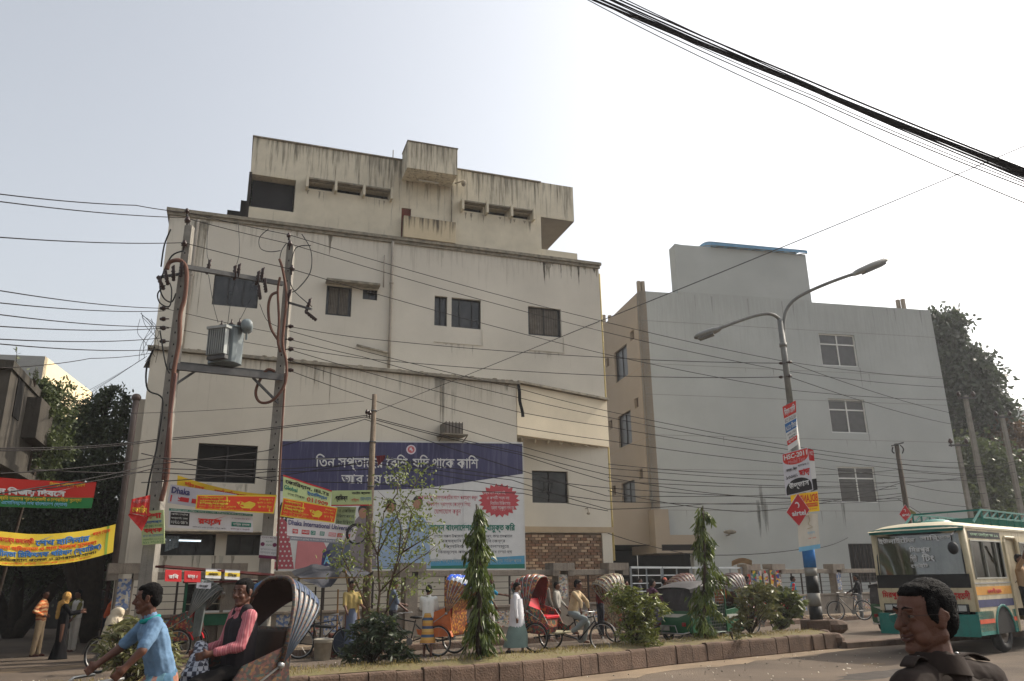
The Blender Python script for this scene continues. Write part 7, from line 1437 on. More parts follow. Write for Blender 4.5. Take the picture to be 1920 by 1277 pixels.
s_ = MB(); m_ = (J['knL']+J['knR'])/2; s_.capsule(J['wrR']+Vector((0, 0, .02)), m_+Vector((0, 0, .1))-J['f']*.05, .07, .11); s_.capsule(m_+Vector((0, 0, .08)), m_+J['f']*.05+Vector((0, 0, .0)), .09, .05); o = s_.fuse('cloth_bundle', ck, None, .012, 3, disp=(.03, .08)); tag(o, 'black and white chequered cloth bundle on the lap of the rickshaw passenger', 'cloth')
# the man close to the camera at the right
FACE = dict(smile=True, glasses=True)
hc = D(1735, 1158, 2.95); J = pose((hc.x+.03, hc.y+.02, 0), R(-30), 1.70, arm=(.05, .05), el=(.3, .3), out=(.16, .16), head=(0, 0)); dz = hc-J['head']
for q in list(J):
    if isinstance(J[q], Vector) and q not in ('up', 'f', 'l', 'hf', 'hdL', 'hdR'): J[q] = J[q]+dz
J['hf'] = Vector((-.975, -.22, -.03)).normalized()
for n, s_ in (('L', 1), ('R', -1)):
    for q in ('sh', 'el', 'wr'): J[q+n] = J[q+n]+J['l']*s_*.045+Vector((.03, 0, -.015))
SKN = mat('skin_near', (92, 60, 46), .6, .1, 20, .25, 260, spec=.35)
shirtm = cloth('dark_olive_shirt', (44, 36, 32), var=.25, scale=7, bump=.5, bscale=8)
NT = human('smiling man in profile with thin spectacles and dark brown shirt, right foreground', J, shirtm, cloth('dark_trouser', (40, 40, 46)), SKN, sleeve=.5, vox=.01, hair=False, face=False, shoes=black, bulk=1.12)
P, M, kk = close_face(NT, J, SKN, .0035, s=1.0, **FACE); short_hair(NT, P, M, kk, .004, disp=(.007, .006))
# collar and epaulettes
mb = MB(); c = J['neck']; mb.grid(lambda u, v: c+(J['f']*math.cos(6.28*u)*.082+J['l']*math.sin(6.28*u)*.086)*(1+.25*v)+Vector((0, 0, .03-.06*v+.012*math.sin(6.28*u))), 28, 4); mb.build('collar', shirtm, NT, smooth=True)
for q in (1, -1):
    a = J['neck']+J['l']*q*.09+Vector((0, 0, -.0)); b = (J['shL'] if q > 0 else J['shR'])+Vector((0, 0, .062)); mb = MB(); mb.grid(lambda u, v: a.lerp(b, u)+J['f']*(v-.5)*.05+Vector((0, 0, .014+.02*math.sin(math.pi*u))), 8, 2)
    e = mb.build('epaulette', shirtm, NT, smooth=True); e.modifiers.new('s', 'SOLIDIFY').thickness = .005; mb = MB(); mb.ell(a.lerp(b, .15)+Vector((0, 0, .03)), (.007, .007, .004)); mb.build('button', chrome, NT)
s_ = MB()
for i, n in enumerate('LR'): s_.capsule(J['neck']+J['l']*(.07 if n == 'L' else -.07)-Vector((0, 0, .045)), J['sh'+n]+Vector((0, 0, -.0)), .062, .07, 14)
s_.capsule(J['neck']-Vector((0, 0, .06)), J['chest'], .09, .15, 16); s_.fuse('shirt_yoke', shirtm, NT, .01, 3, disp=(.012, .05))
# ------------------------------------------------------------------ stalls, carts and street things
cartg = mat('cart_green', (28, 92, 66), .5, .2, 4, .1)
Mc = frame(tuple(G(408, 1227, 0).xy)+(0,), R(66)); Vc = lambda x, y, z: Mc @ Vector((x, y, z)); Rc = Mc.to_3x3()
ct = thing('snack_cart', 'green glass fronted snack cart with spoked wheels under red phone adverts', 'cart', Mc.translation)
def cbox(c, s_, nm, m_, par=None, bev=0): mb = MB(); mb.obox(Vc(*c), Rc @ Vector((s_[0]/2, 0, 0)), Rc @ Vector((0, s_[1]/2, 0)), (0, 0, s_[2]/2)); return mb.build(nm, m_, par or ct, bevel=bev)
cbox((0, .2, .86), (1.9, .8, .28), 'counter_box', cartg, bev=.01); cbox((0, .2, 1.02), (1.96, .86, .03), 'counter_top', mat('pale_counter', (150, 140, 120), .5, .2))
for x in (-.92, .92):
    for y in (-.16, .56): cbox((x, y, 1.4), (.05, .05, .76), 'post', cartg)
cbox((0, .2, 1.80), (2.0, .9, .05), 'canopy', mat('dark_red_roof', (84, 36, 34), .8, .3)); cbox((0, .56, 1.4), (1.8, .02, .7), 'back_panel', mat('dark_cart_back', (40, 40, 38), .9)); cbox((0, .1, 1.25), (1.8, .4, .02), 'shelf', mat('pale_counter', (150, 140, 120)))
for x in (-.62, .62): wheel(ct, (x, -.25, .36), .36, (0, 1, 0), Mc)
for i in range(4): cbox((-.7+i*.45, -.17, 1.06), (.36, .02, .05), 'price_card', cW)
pl = glassmat('poly_bag', (210, 200, 190), .12); bun = mat('bread_brown', (170, 96, 56), .7, .3, 14)
for i in range(5):
    c = Vc(-.7+i*.33, -.1, 1.52); bt_ = thing('bread_bag', 'clear bag of brown rolls hanging in the snack cart, %s' % ['first from the left', 'second from the left', 'in the middle', 'second from the right', 'last at the right'][i], 'bag', c, group='bags of rolls in the snack cart')
    mb = MB(); mb.ell(c-Vector((0, 0, .05)), (.11, .09, .14)); mb.lathe([(.06, 0), (.02, .1), (.05, .16)], c+Vector((0, 0, .06)), 8); mb.build('bag', pl, bt_, smooth=True)
    for j in range(6): mb = MB(); mb.ell(c+Vector((random.uniform(-.06, .06), random.uniform(-.04, .04), -.14+.045*(j//2))), (.035, .03, .025)); mb.build('roll', bun, bt_, smooth=True)
# red adverts over the cart
adb = thing('advert_rail', 'dark rail with iron sheet roof edge above the snack cart', 'rail', D(430, 1065, 19.6)); MB().beam(D(300, 1062, 18.9), D(505, 1078, 21.0), .5, .05).build('roof_sheet', mat('dark_red_roof', (84, 36, 34)), adb)
for i, (x0, y0, x1, y1, c_, t, lb) in enumerate([(310, 1068, 341, 1090, cDR, 'রবি', 'red phone advert card with white word, left of two hanging over the cart'), (346, 1070, 377, 1091, cDR, 'মাত্র ৫', 'red phone advert card, right of two hanging over the cart'), (386, 1066, 415, 1084, cW, 'ফ্লেক্সিলোড', 'white and yellow price card hanging beside the red adverts'), (422, 1068, 450, 1086, cW, 'সিম', 'white price card hanging nearest the right transformer pole'), (369, 1092, 396, 1103, cGy, 'বিস্কুট', 'small grey price list pinned under the red adverts')]):
    d_ = 18.7+(x0-310)*.01; s = Surf((x0, y0), (x1, y0+1), (x1-1, y1+1), (x0-1, y1), (d_, d_+.3, d_+.3, d_)); T = sign('price_card', lb, 'sign', s, c_, thick=.01); letter(s, T, t, .2, .35, .8, .75, cW if c_ is cDR else cK, .03)
    if c_ is cW: patch(s, T, 0, .3, 1, .7, cY, .003); patch(s, T, 0, 0, 1, .08, cGy)
# tarpaulin stall
tp_ = thing('tarpaulin_stall', 'grey blue plastic tarpaulin propped on bamboo poles over a small stall', 'stall', tuple(G(630, 1215, 0)))
dT = 20.6
grid = [[(545, 1073), (583, 1058), (622, 1062), (640, 1049), (662, 1058), (700, 1077)], [(552, 1078), (590, 1070), (618, 1078), (640, 1070), (660, 1080), (698, 1080)], [(562, 1084), (596, 1100), (620, 1102), (644, 1068), (664, 1087), (700, 1072)]]
dd = [[dT+1.3]*6, [dT+.6, dT+.5, dT+.5, dT+.7, dT+.5, dT+.5], [dT, dT-.2, dT-.1, dT, dT-.1, dT]]
def bil(u, v):
    x = u*5; i = min(int(x), 4); fx = x-i; y = v*2; j = min(int(y), 1); fy = y-j
    f_ = lambda jj, ii: D(grid[jj][ii][0], grid[jj][ii][1], dd[jj][ii]); fx = fx*fx*(3-2*fx)*.5+fx*.5
    return f_(j, i).lerp(f_(j, i+1), fx).lerp(f_(j+1, i).lerp(f_(j+1, i+1), fx), fy)+Vector((0, 0, .02*math.sin(u*30+v*9)))
mb = MB(); mb.grid(bil, 30, 12); mb.build('tarpaulin', mat('grey_tarpaulin', (40, 42, 50), .8, .3, 3, .6, 7, spec=.5), tp_, smooth=True)
bamb = mat('bamboo', (132, 100, 62), .8, .2, 6)
for (a, b) in [((634, 1105), (631, 1215)), ((648, 1070), (665, 1190)), ((671, 1122), (674, 1200)), ((656, 1100), (657, 1200)), ((592, 1100), (588, 1205)), ((604, 1102), (600, 1200))]: MB().tube([D(*a, dT+.1), D(*b, dT+.1)], .022, 6).build('bamboo_pole', bamb if a[0] > 610 else iron, tp_)
MB().beam(D(560, 1085, dT), D(700, 1082, dT), .03, .03).build('rail', bamb, tp_)
c = D(655, 1186, dT); mb = MB(); mb.obox(c-Vector((0, 0, .35)), (.45, .15, 0), (-.1, .3, 0), (0, 0, .33)); mb.build('stall_box', mat('brown_box', (92, 50, 38), .8, .25, 6), tp_, bevel=.01)
MB().beam(D(545, 1170, dT), D(625, 1176, dT), .5, .05).build('bench_top', cycblk, tp_)
# bicycle with basin, bucket, bags
bicycle('black bicycle parked by the white bucket in front of the tarpaulin stall', tuple(G(560, 1236, 0).xy)+(0,), R(80), disc_=mat('dark_disc', (44, 54, 70), .5))
c = G(604, 1238, 0); T = thing('bucket', 'dirty white plastic bucket standing behind the parked bicycle', 'bucket', c); mb = MB(); mb.lathe([(.17, 0), (.22, .44), (.24, .46), (.22, .47), (.19, .05)], c, 18); mb.build('pail', mat('dirty_white', (158, 152, 138), .6, .25, 5), T, smooth=True); mb = MB(); mb.torus(c+Vector((0, 0, .44)), (0, .3, 1), .235, .008, 20, 5); mb.build('rim', chrome, T)
c = G(560, 1215, 0)+Vector((0, 0, .45)); s_ = MB(); s_.ell(c, (.24, .15, .34)); s_.ell(c+Vector((.1, 0, -.1)), (.15, .12, .28)); o = s_.fuse('plastic_sack', mat('green_plastic', (40, 120, 66), .35, .2, 4, .5, 9), None, .025, 2, disp=(.08, .12)); tag(o, 'bright green plastic sack hanging behind the near rickshaw hood', 'sack')
c = D(500, 1108, 19.5); s_ = MB(); s_.ell(c, (.34, .3, .24)); s_.ell(c+Vector((.1, 0, -.1)), (.3, .25, .2)); o = s_.fuse('tarpaulin_bundle', mat('blue_tarpaulin', (44, 92, 140), .4, .25, 4, .6, 9), None, .025, 1, disp=(.08, .15)); tag(o, 'bundled blue tarpaulin tied on top of a load behind the passenger', 'tarpaulin')
MB_ = MB(); MB_.lathe([(.25, 0), (.27, .02), (.22, .9)], G(500, 1212, 0), 12); tag(MB_.build('goods_drum', mat('dark_drum', (50, 48, 46), .8), None), 'dark drum under the blue tarpaulin bundle', 'drum')
# white sack and blue chair at left
c = G(202, 1240, 0); mb = MB(); s_ = MB(); s_.capsule(c+Vector((0, 0, .35)), c+Vector((.05, 0, .9)), .27, .2, 12); s_.ell(c+Vector((.1, 0, 1.1)), (.16, .13, .12)); o = s_.fuse('white_sack', mat('white_sacking', (206, 192, 168), .8, .12, 5, .5, 8), None, .03, 2, disp=(.1, .2)); tag(o, 'big upright white sack beside the bush at the left', 'sack')
c = G(262, 1215, 0); T = thing('plastic_chair', 'blue plastic chair with high back by the poster pillar', 'chair', c); pb_ = mat('blue_plastic', (30, 84, 150), .4, .1)
mb = MB(); mb.grid(lambda u, v: c+Vector((-.22+.44*u, .05-.04*math.sin(math.pi*u)+.1*v, .5+.65*v)), 6, 6); o = mb.build('backrest', pb_, T, smooth=True); o.modifiers.new('s', 'SOLIDIFY').thickness = .02
MB().box(c+Vector((0, -.18, .47)), (.46, .44, .04)).build('seat', pb_, T, bevel=.015)
for x in (-.2, .2):
    for y in (-.38, .02): MB().beam(c+Vector((x, y, 0)), c+Vector((x*.9, y, .46)), .04, .04).build('leg', pb_, T)
bicycle('bicycle with its wheel showing left of the blue shirted rider', tuple(G(182, 1263, 0).xy)+(0,), R(-82+180))
# red box stall with bottles
c = G(1448, 1160, .15)+Vector((0, .3, 0)); T = thing('red_box_stall', 'glossy red ice box on small wheels with white stripes behind the bushes', 'box', c); rb = mat('glossy_red', (190, 24, 30), .3, .15, 4, spec=.5)
q = MB(); hx = .75; q.prism([c+Vector((x, -.35, z)) for x, z in ((-hx+.08, .25), (hx-.08, .25), (hx, .8), (hx-.1, .95), (-hx+.1, .95), (-hx, .8))], Vector((.1, .7, 0))); q.build('ice_box', rb, T, bevel=.02)
for z in (.55, .64): q = MB(); q.obox(c+Vector((0, -.356, z)), (hx-.06, 0, 0), (0, .004, 0), (0, 0, .012)); q.build('white_stripe', cW, T)
for x in (-.5, .5): mb = MB(); mb.torus(c+Vector((x, -.3, .13)), (0, 1, 0), .1, .03, 16, 6); mb.build('wheel', tyre, T)
for i in range(8):
    p = c+Vector((-.5+i*.14, random.uniform(-.1, .2), .955)); cc = [(190, 40, 40), (210, 200, 60), (60, 120, 180), (220, 220, 214), (60, 140, 80), (206, 120, 50), (200, 200, 196), (150, 50, 90)][i]
    mb = MB(); mb.lathe([(.045, 0), (.045, .16), (.02, .22), (.02, .26)], p, 10); o = mb.build('bottle', mat('bottle%d' % i, cc, .3), None, smooth=True); tag(o, '%s bottle on the red ice box' % ['dark red', 'yellow', 'blue', 'white', 'green', 'orange', 'pale grey', 'purple'][i], 'bottle', 'bottles on the red ice box')
hg = thing('snack_garland', 'strings of small coloured snack packets hanging from the fence above the red ice box', 'snacks', c+Vector((0, .4, 1.4))); pk = multi('snack_packets', [(190, 50, 40), (60, 130, 80), (210, 180, 60), (60, 80, 150), (200, 196, 190)], 9, .4)
for i in range(6): mb = MB(); mb.prism([c+Vector((-.6+i*.24+x, .5, z)) for x, z in ((0, 1.2), (.12, 1.2), (.12, 1.85), (0, 1.85))], Vector((0, .03, 0))); mb.build('packet_strip', pk, hg)
mb = MB(); mb.grid(lambda u, v: D(1372+38*u, 1052+10*v-6*math.sin(3*u), 31+v*.8), 6, 4); tag(mb.build('torn_canopy', mat('torn_board', (150, 136, 110), .9, .3, 5)), 'torn beige board lying on the fence top right of the gate', 'board')
# ------------------------------------------------------------------ foliage made of single leaf faces
def leaves(name, parent, mt, C, L, Wd, droop=0.0, rnd=1.0, dirs=None, seed=1):
    rg = np.random.RandomState(seed); C = np.asarray(C, float); n = len(C)
    d = rg.normal(size=(n, 3)) if dirs is None else np.asarray(dirs, float)+rg.normal(size=(n, 3))*rnd*.35
    d[:, 2] -= droop; d /= np.linalg.norm(d, axis=1)[:, None]+1e-9
    s_ = np.cross(d, rg.normal(size=(n, 3))); s_ /= np.linalg.norm(s_, axis=1)[:, None]+1e-9; nn = np.cross(d, s_)
    ln = L*rg.uniform(.6, 1.2, (n, 1)); w_ = Wd*rg.uniform(.7, 1.2, (n, 1))
    v = np.empty((n, 6, 3)); v[:, 0] = C; v[:, 1] = C+d*ln*.35+s_*w_*.5-nn*w_*.15; v[:, 2] = C+d*ln*.75+s_*w_*.35-nn*w_*.2; v[:, 3] = C+d*ln-nn*ln*.12; v[:, 4] = C+d*ln*.75-s_*w_*.35-nn*w_*.2; v[:, 5] = C+d*ln*.35-s_*w_*.5-nn*w_*.15
    mid = np.empty((n, 1, 3)); 
    I = ROOT[parent.name] if parent is not None else Matrix.Identity(4); off = np.array(I.translation)
    V = v.reshape(-1, 3)+off; b = np.arange(n)*6
    F = np.stack([b, b+1, b+2, b+3, b, b+3, b+4, b+5], 1).reshape(-1, 4)
    me = bpy.data.meshes.new(name); me.vertices.add(len(V)); me.vertices.foreach_set('co', V.ravel()); me.loops.add(F.size); me.loops.foreach_set('vertex_index', F.ravel()); me.polygons.add(len(F)); me.polygons.foreach_set('loop_start', np.arange(len(F))*4); me.update(calc_edges=True)
    me.materials.append(mt); o = bpy.data.objects.new(name, me); COL.objects.link(o); o.parent = parent; ROOT[o.name] = I; return o
bark = mat('dark_bark', (58, 48, 40), .95, .3, 8, .6, 30)
def branchy(mb, p, d, L, r, depth, out, spread=.6, gen=2.6):
    """recursive limb; tips collected in out"""
    q = p; pts = [p]; dd = Vector(d).normalized()
    for i in range(3):
        dd = (dd+Vector((random.uniform(-1, 1), random.uniform(-1, 1), random.uniform(-.4, .8)))*.16).normalized(); q = q+dd*L/3; pts.append(q)
        if depth <= 2: out.append(q)
    mb.tube(pts, [r*(1-.14*i) for i in range(4)], 6 if r > .03 else 4)
    if depth > 0:
        for k in range(random.choice([2, 3, 3])):
            a = Vector((random.uniform(-1, 1), random.uniform(-1, 1), random.uniform(-.2, .7))).normalized(); branchy(mb, pts[random.choice([2, 3])], (dd*(1-spread)+a*spread), L*random.uniform(.6, .8), r*.6, depth-1, out, spread, gen)
def tree(label, base, h, cr, mt, nleaf, L, Wd, trunk_r=.2, trunk_h=.35, depth=4, name='tree', group=None, seed=1, lean=(0, 0), droop=.2, clump=.5, ell=None):
    random.seed(seed); T = thing(name, label, 'tree', base, group=group); mb = MB(); tips = []; b = Vector(base); top = b+Vector((lean[0], lean[1], h*trunk_h))
    mb.tube([b, b.lerp(top, .5)+Vector((.05, 0, 0)), top], [trunk_r, trunk_r*.85, trunk_r*.7], 9)
    for k in range(4): a = k*1.57+random.uniform(-.4, .4); branchy(mb, top, (math.cos(a)*cr/h*1.2, math.sin(a)*cr/h*1.2, .8), h*(1-trunk_h)*.38, trunk_r*.5, depth, tips, .5)
    mb.build('trunk', bark, T, smooth=True)
    rg = np.random.RandomState(seed); tp = np.array([t[:] for t in tips]); c = np.array(b[:])+np.array([lean[0], lean[1], h*(.5+trunk_h/2)])
    pick = tp[rg.randint(0, len(tp), nleaf)]+rg.normal(size=(nleaf, 3))*clump
    if ell is not None:
        q = (pick-c)/np.array(ell); rr = np.linalg.norm(q, axis=1); pick = pick[rr < 1.0+rg.uniform(-.15, .1, nleaf)]
    leaves('crown', T, mt, pick, L, Wd, droop, seed=seed); return T
dkleaf = leafmat('dark_leaf', (46, 54, 40), (94, 102, 70)); midleaf = leafmat('mid_leaf', (52, 62, 38), (92, 102, 62)); britleaf = leafmat('bright_leaf', (84, 100, 40), (150, 160, 70)); deepleaf = leafmat('deep_leaf', (40, 48, 38), (72, 84, 58)); dustleaf = leafmat('dusty_leaf', (62, 70, 44), (134, 130, 84))
# dark tree masses at the left behind the driveway
def blobtree(label, base, parts, mt, L, Wd, seed, group=None, name='tree', trunk=.22, density=1.0, droop=.2, cat='tree', limbs=True):
    """crown made of many leaf clumps inside several loose volumes: parts = (centre, radii, leaves)"""
    rg = np.random.RandomState(seed); random.seed(seed); T = thing(name, label, cat, base, group=group); b = Vector(base); mb = MB(); pts = []
    for c, r, n in parts:
        c = Vector(c); n = int(n*density); nc = max(6, n//55)
        q = rg.normal(size=(nc, 3)); q /= np.linalg.norm(q, axis=1)[:, None]; q *= (rg.uniform(.35, 1, (nc, 1)))**.6
        cc = q*np.array(r)+np.array(c[:]); cs = rg.uniform(.10, .26, nc)*min(r); k = rg.randint(0, nc, n)
        pts.append(cc[k]+rg.normal(size=(n, 3))*cs[k][:, None])
        if limbs:
            mid = b.lerp(c, .55)+Vector((random.uniform(-.3, .3), random.uniform(-.3, .3), .2)); mb.tube([b, mid, c], [trunk, trunk*.6, trunk*.25], 7)
            for i in range(0, nc, max(1, nc//14)): mb.tube([mid.lerp(c, .6), Vector(cc[i])], [trunk*.2, trunk*.05], 4)
    if limbs: mb.build('trunk', bark, T, smooth=True)
    leaves('crown', T, mt, np.vstack(pts), L, Wd, droop, seed=seed); return T
Pt = lambda x, y, d: D(x, y, d)
bt = lambda x, d: tuple(D(x, 1150, d).xy)+(0,)
blobtree('large dark leafy tree behind the yellow banner, filling the gap left of the hospital', bt(175, 27), [(Pt(175, 850, 27), (1.4, 1.5, 1.5), 6000), (Pt(120, 800, 27), (1.2, 1.4, 1.3), 3600), (Pt(215, 790, 27.5), (.75, 1.2, 1.2), 2600), (Pt(150, 930, 27), (2.0, 1.8, 1.4), 8000), (Pt(60, 900, 26.5), (1.8, 1.6, 1.5), 6500), (Pt(200, 750, 27.5), (.5, .6, .5), 500)], dkleaf, .16, .07, 11, trunk=.25)
blobtree('second dark tree lower down in the shaded driveway at the left', bt(30, 30), [(Pt(40, 1000, 30), (3.4, 2, 1.6), 9000), (Pt(200, 1000, 31), (2.4, 2, 1.3), 7000), (Pt(-60, 930, 30), (3, 2, 2.4), 6000), (Pt(120, 1060, 32), (3.5, 2, 1.2), 6000)], dkleaf, .18, .09, 12, trunk=.3)
blobtree('leafy creeper bush hanging on the old concrete building and its parapet', tuple(C_.pt(-.2, 0, -2.5)), [(Pt(95, 800, 20.5), (.55, .9, 1.3), 3200), (Pt(75, 735, 20), (.4, .8, .35), 900)], midleaf, .13, .06, 13, trunk=.05, name='creeper', cat='plant')
def sprig(label, base, h, n, mt, L, Wd, seed, name='plant'):
    random.seed(seed); T = thing(name, label, 'plant', base); b = Vector(base); mb = MB(); C = []; Dr = []
    for s_ in range(max(1, n//10)):
        t_ = b+Vector((random.uniform(-.15, .15)*h, random.uniform(-.15, .15)*h, h*random.uniform(.6, 1))); mb.tube([b, b.lerp(t_, .5)+Vector((random.uniform(-.05, .05), 0, 0)), t_], [.012, .009, .005], 4)
        for i in range(10): q = b.lerp(t_, .35+.65*i/9); C.append(q[:]); a = random.uniform(0, 6.28); Dr.append((math.cos(a), math.sin(a), .5))
    mb.build('stem', bark, T); leaves('foliage', T, mt, C, L, Wd, 0, dirs=Dr, seed=seed)
sprig('single sprig with broad leaves growing on top of the old building', tuple(D(28, 700, 18)), .8, 14, dkleaf, .16, .09, 3); sprig('small weedy plant on the edge of the old building roof', tuple(D(65, 725, 18.6)), .5, 50, dkleaf, .08, .03, 4)
# backdrop wall, coloured dark for the tree shade in the driveway
mb = MB(); a = Pt(-140, 1100, 38); b = Pt(262, 1100, 36); mb.prism([Vector((a.x, a.y, 0)), Vector((b.x, b.y, 0)), Vector((b.x, b.y, 4.6)), Vector((a.x, a.y, 4.6))], Vector((0, .3, 0))); tag(mb.build('compound_wall', mat('driveway_shade_wall', (50, 46, 42), .95, .4, 1.2, .5, 12)), 'dark compound wall, shade put into its colour, at the end of the shaded driveway', 'wall')
# right hand trees beyond the grey building
blobtree('tall dark tree standing behind the right corner of the grey building', bt(1790, 62), [(Pt(1765, 635, 62), (1.9, 2.2, 2.2), 5200), (Pt(1795, 710, 62), (2.9, 3, 2.4), 8200), (Pt(1812, 780, 62), (3.5, 3, 2.4), 8200), (Pt(1760, 760, 64), (4.4, 3, 5.0), 8000), (Pt(1790, 860, 64), (4.2, 3, 3.6), 7000)], deepleaf, .5, .26, 21, trunk=.6)
blobtree('lighter bushy tree below the tall dark tree at the right', bt(1830, 54), [(Pt(1825, 880, 54), (3.0, 2, 2.2), 5000), (Pt(1860, 920, 54), (3.2, 2, 2.4), 5500), (Pt(1820, 960, 52), (3, 2, 2), 4500)], midleaf, .36, .2, 22, trunk=.3)
blobtree('reddish brown tree at the far right edge', bt(1910, 60), [(Pt(1905, 850, 60), (2.0, 2, 2.6), 4500), (Pt(1925, 920, 60), (3.4, 2, 3.0), 6000), (Pt(1890, 980, 60), (3.4, 2, 2.6), 4500)], leafmat('russet_leaf', (72, 56, 40), (116, 88, 60)), .4, .2, 23, trunk=.3)
# ---- plants on the median
def ashoka(label, base, top, seed, wid=.42):
    """slim mast tree with long hanging leaves"""
    random.seed(seed); rg = np.random.RandomState(seed); T = thing('mast_tree', label, 'tree', base, group='drooping mast trees on the median'); b = Vector(base); t = Vector(top); mb = MB(); mid = b.lerp(t, .5)+Vector((.04, 0, 0)); mb.tube([b, mid, t], [.06, .04, .012], 8); C = []; Dd = []
    n = 64
    for i in range(n):
        f = .03+.96*i/n; p = b.lerp(mid, f*2) if f < .5 else mid.lerp(t, f*2-1); w_ = wid*(1.0 if f < .6 else 1.0-.75*(f-.6)/.4)*random.choice([.35, .6, .8, 1.0, 1.0, 1.35])
        if f < .12: w_ *= .7
        a = random.uniform(0, 6.28); e = p+Vector((math.cos(a)*w_, math.sin(a)*w_, -w_*random.uniform(.2, .9)-.05)); mb.tube([p, p.lerp(e, .5)+Vector((0, 0, .05)), e], [.01, .007, .004], 4)
        for k in range(random.choice([10, 22, 34, 40])):
            u = rg.uniform(.3, 1.1); q = p.lerp(e, u)+Vector(rg.normal(size=3)*.035); C.append(q[:]); Dd.append((math.cos(a)*.45+rg.normal()*.2, math.sin(a)*.45+rg.normal()*.2, -1.0))
    mb.build('trunk', bark, T, smooth=True); leaves('foliage', T, leafmat('mast_leaf', (40, 58, 26), (112, 124, 56), .35), C, .21, .04, .3, .8, Dd, seed); return T
b = G(897, 1236, .39)+Vector((0, .15, 0)); ashoka('drooping mast tree in front of the billboard, left of the white robed man', b, D(893, 945, b.y), 31, .27)
b = G(1322, 1199, .39)+Vector((0, .15, 0)); ashoka('drooping mast tree covering the middle of the auto rickshaw', b, D(1318, 948, b.y), 32, .36)
def bush(label, base, parts, mt, L, Wd, seed, stems=6, name='bush'):
    random.seed(seed); rg = np.random.RandomState(seed); T = thing(name, label, 'bush', base, group='bushes on the median'); b = Vector(base); mb = MB(); C = []; Dd = []
    for c, r, n in parts:
        c = Vector(c)
        for s_ in range(stems):
            a = random.uniform(0, 6.28); rr = random.uniform(.3, 1); e = c+Vector((math.cos(a)*rr*r[0], math.sin(a)*rr*r[1], random.uniform(-.6, 1)*r[2])); mb.tube([b+Vector((random.uniform(-.03, .03), random.uniform(-.03, .03), 0)), b.lerp(e, .5)+Vector((0, 0, .05)), e], [.014, .01, .005], 5)
        m_ = n//13
        q = rg.normal(size=(m_, 3)); q /= np.linalg.norm(q, axis=1)[:, None]; q *= rg.uniform(.2, 1, (m_, 1))**.5; q = q*np.array(r)+np.array(c[:])
        for i in range(m_):
            for k in range(9): a = 2*math.pi*k/9+rg.uniform(0, .5); C.append(q[i]+rg.normal(size=3)*.012); Dd.append((math.cos(a), math.sin(a), rg.uniform(-.9, .6)))
    mb.build('stem', bark, T, smooth=True); leaves('foliage', T, mt, C, L, Wd, .1, .5, Dd, seed); return T
g = lambda x, y, dy=.25: G(x, y, .39)+Vector((0, dy, 0))
b = g(230, 1290, .1); b.z = .38; bush('dusty broad leaved bush behind the blue shirted rider', b, [(D(225, 1215, b.y), (.34, .3, .26), 700), (D(262, 1225, b.y), (.32, .3, .3), 700), (D(240, 1180, b.y), (.26, .25, .2), 450), (D(285, 1190, b.y+.1), (.22, .2, .2), 350), (D(300, 1240, b.y), (.3, .3, .26), 500)], dustleaf, .13, .035, 41)
b = g(690, 1248, .2); bush('dark leafy bush at the foot of the slender tree on the median', b, [(D(690, 1195, b.y), (.42, .35, .32), 950), (D(735, 1205, b.y), (.34, .3, .28), 700), (D(715, 1165, b.y), (.3, .3, .2), 500), (D(665, 1225, b.y), (.3, .25, .18), 420), (D(760, 1235, b.y), (.25, .2, .12), 220)], deepleaf, .13, .036, 42)
b = g(1190, 1212); bush('dense round bush on the median left of the auto rickshaw', b, [(D(1185, 1135, b.y), (.46, .4, .38), 1150), (D(1195, 1180, b.y), (.5, .4, .36), 1050), (D(1165, 1115, b.y), (.34, .3, .22), 500), (D(1225, 1140, b.y), (.3, .3, .3), 480), (D(1215, 1205, b.y), (.32, .3, .16), 350)], leafmat('glossy_leaf', (44, 60, 30), (136, 140, 70), .3), .14, .036, 43)
b = g(1413, 1190); bush('open twiggy bush between the mast tree and the red box', b, [(D(1400, 1120, b.y), (.36, .3, .3), 420), (D(1425, 1110, b.y), (.42, .3, .26), 460), (D(1390, 1165, b.y), (.34, .3, .3), 320), (D(1440, 1140, b.y), (.3, .3, .3), 300)], dustleaf, .16, .06, 44)
b = g(1470, 1183); bush('broad leaved bush in front of the red box left of the street lamp', b, [(D(1465, 1115, b.y), (.42, .3, .26), 460), (D(1490, 1135, b.y), (.32, .3, .3), 360), (D(1445, 1135, b.y), (.36, .3, .24), 330), (D(1470, 1165, b.y), (.3, .3, .2), 180)], leafmat('broad_leaf', (54, 70, 36), (130, 134, 84), .35), .18, .08, 45)
b = g(1382, 1200); bush('low dry weed on the median right of the second mast tree', b, [(D(1385, 1190, b.y), (.3, .3, .1), 150)], dustleaf, .1, .03, 46, stems=4)
# slender tree with airy crown
b = g(712, 1240, .3); random.seed(50); T = thing('slender_tree', 'slender airy tree with small bright leaves in front of the billboard', 'tree', b); mb = MB(); tips = []
stems = [[(712, 1240), (705, 1180), (712, 1110), (708, 1040), (720, 960)], [(712, 1240), (725, 1170), (728, 1110), (748, 1040), (770, 985)], [(712, 1240), (700, 1170), (680, 1120), (655, 1070), (620, 1045)], [(728, 1110), (745, 1060), (765, 1010), (790, 970)], [(708, 1040), (735, 985), (765, 930), (790, 890)], [(720, 960), (745, 925), (748, 890)], [(748, 1040), (780, 1020), (815, 1000)], [(712, 1110), (740, 1080), (780, 1050), (815, 1030)], [(705, 1180), (740, 1120), (775, 1100)], [(680, 1120), (665, 1085), (690, 1050)], [(748, 1040), (752, 990), (740, 950)], [(765, 1010), (772, 960), (760, 940)], [(655, 1070), (640, 1040), (650, 1010)], [(708, 1040), (690, 1000), (700, 960)]]
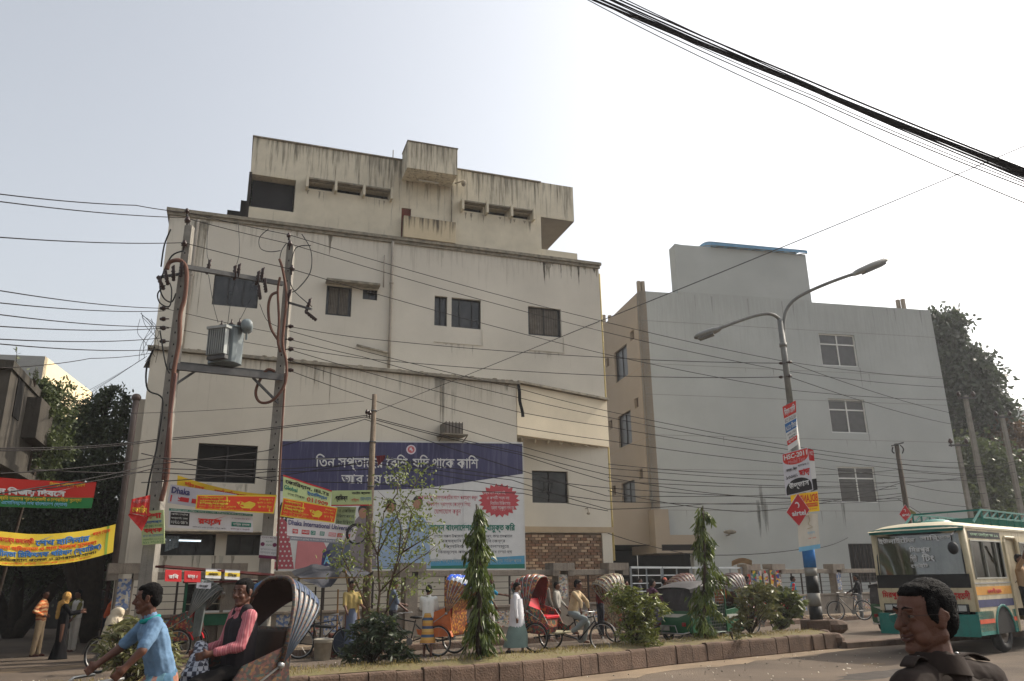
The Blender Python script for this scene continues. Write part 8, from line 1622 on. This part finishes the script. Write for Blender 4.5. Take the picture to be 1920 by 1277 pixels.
for i, s_ in enumerate(stems):
    P = [D(x, y, b.y+.35*math.sin(i*1.7)*(k/len(s_))) for k, (x, y) in enumerate(s_)]; r0 = .035 if i < 2 else .018; mb.tube(P, [r0*(1-.75*k/(len(P)-1)) for k in range(len(P))], 6)
    for k in range(1, len(P)):
        for q in range(3): p = P[k-1].lerp(P[k], random.random()); e = p+Vector((random.uniform(-1, 1), random.uniform(-1, 1), random.uniform(-.2, .8)))*.3; mb.tube([p, e], [.006, .003], 4); tips.append(e[:]); tips.append(p.lerp(e, .6)[:])
    tips.append(P[-1][:]); tips.append(P[-1][:])
mb.build('trunk', mat('twig_bark', (78, 62, 48), .95, .3), T, smooth=True)
rg = np.random.RandomState(5); tp = np.array(tips); tp = tp[tp[:, 2] > .9]; heavy = np.array([D(x, y, b.y)[:] for x, y in ((790, 960), (800, 1000), (760, 1000), (720, 990), (775, 1035), (640, 1045), (745, 890), (790, 890), (800, 930), (745, 960), (790, 1090), (690, 1010))])
C = np.vstack([tp[rg.randint(0, len(tp), 950)]+rg.normal(size=(950, 3))*.09, heavy[rg.randint(0, len(heavy), 850)]+rg.normal(size=(850, 3))*np.array([.17, .15, .15])])
leaves('crown', T, leafmat('fresh_leaf', (70, 84, 42), (136, 146, 78), .5), C, .085, .036, .2, seed=51)
# grass tufts on the median
rg = np.random.RandomState(9); C = []; Dd = []
for i in range(5200):
    t = rg.uniform(0.3, len(KF)-1.02); q = poly_at(KF, t); dns = .5+.5*math.sin(t*9)*math.sin(t*3.3); 
    if rg.uniform() > dns+.25: continue
    o_ = rg.uniform(.16, 1.0); C.append((q.x-.6*o_, q.y+.8*o_, .37+.03*math.sin(o_*3))); Dd.append((rg.uniform(-.6, .6), rg.uniform(-.6, .6), 1))
gr = leaves('dry_grass', None, leafmat('dry_grass_leaf', (112, 104, 56), (160, 142, 92), .8), C, .09, .008, 0, 1, Dd, 9); tag(gr, 'dry grass and weeds on the median strip', kind='stuff')

# ------------------------------------------------------------------ hazy air
hz = MB().box((20, 60, 12), (340, 220, 26)).build('haze', bpy.data.materials.new('haze_air'), kind='stuff')
hm = bpy.data.materials['haze_air']; hm.use_nodes = True; hn = hm.node_tree; hn.nodes.remove(hn.nodes['Principled BSDF']); pv = hn.nodes.new('ShaderNodeVolumePrincipled'); pv.inputs['Color'].default_value = (.92, .94, .97, 1); pv.inputs['Density'].default_value = .0006; pv.inputs['Anisotropy'].default_value = .3
hn.links.new(pv.outputs[0], hn.nodes['Material Output'].inputs['Volume']); hz['label'] = 'pale hazy air over the street'
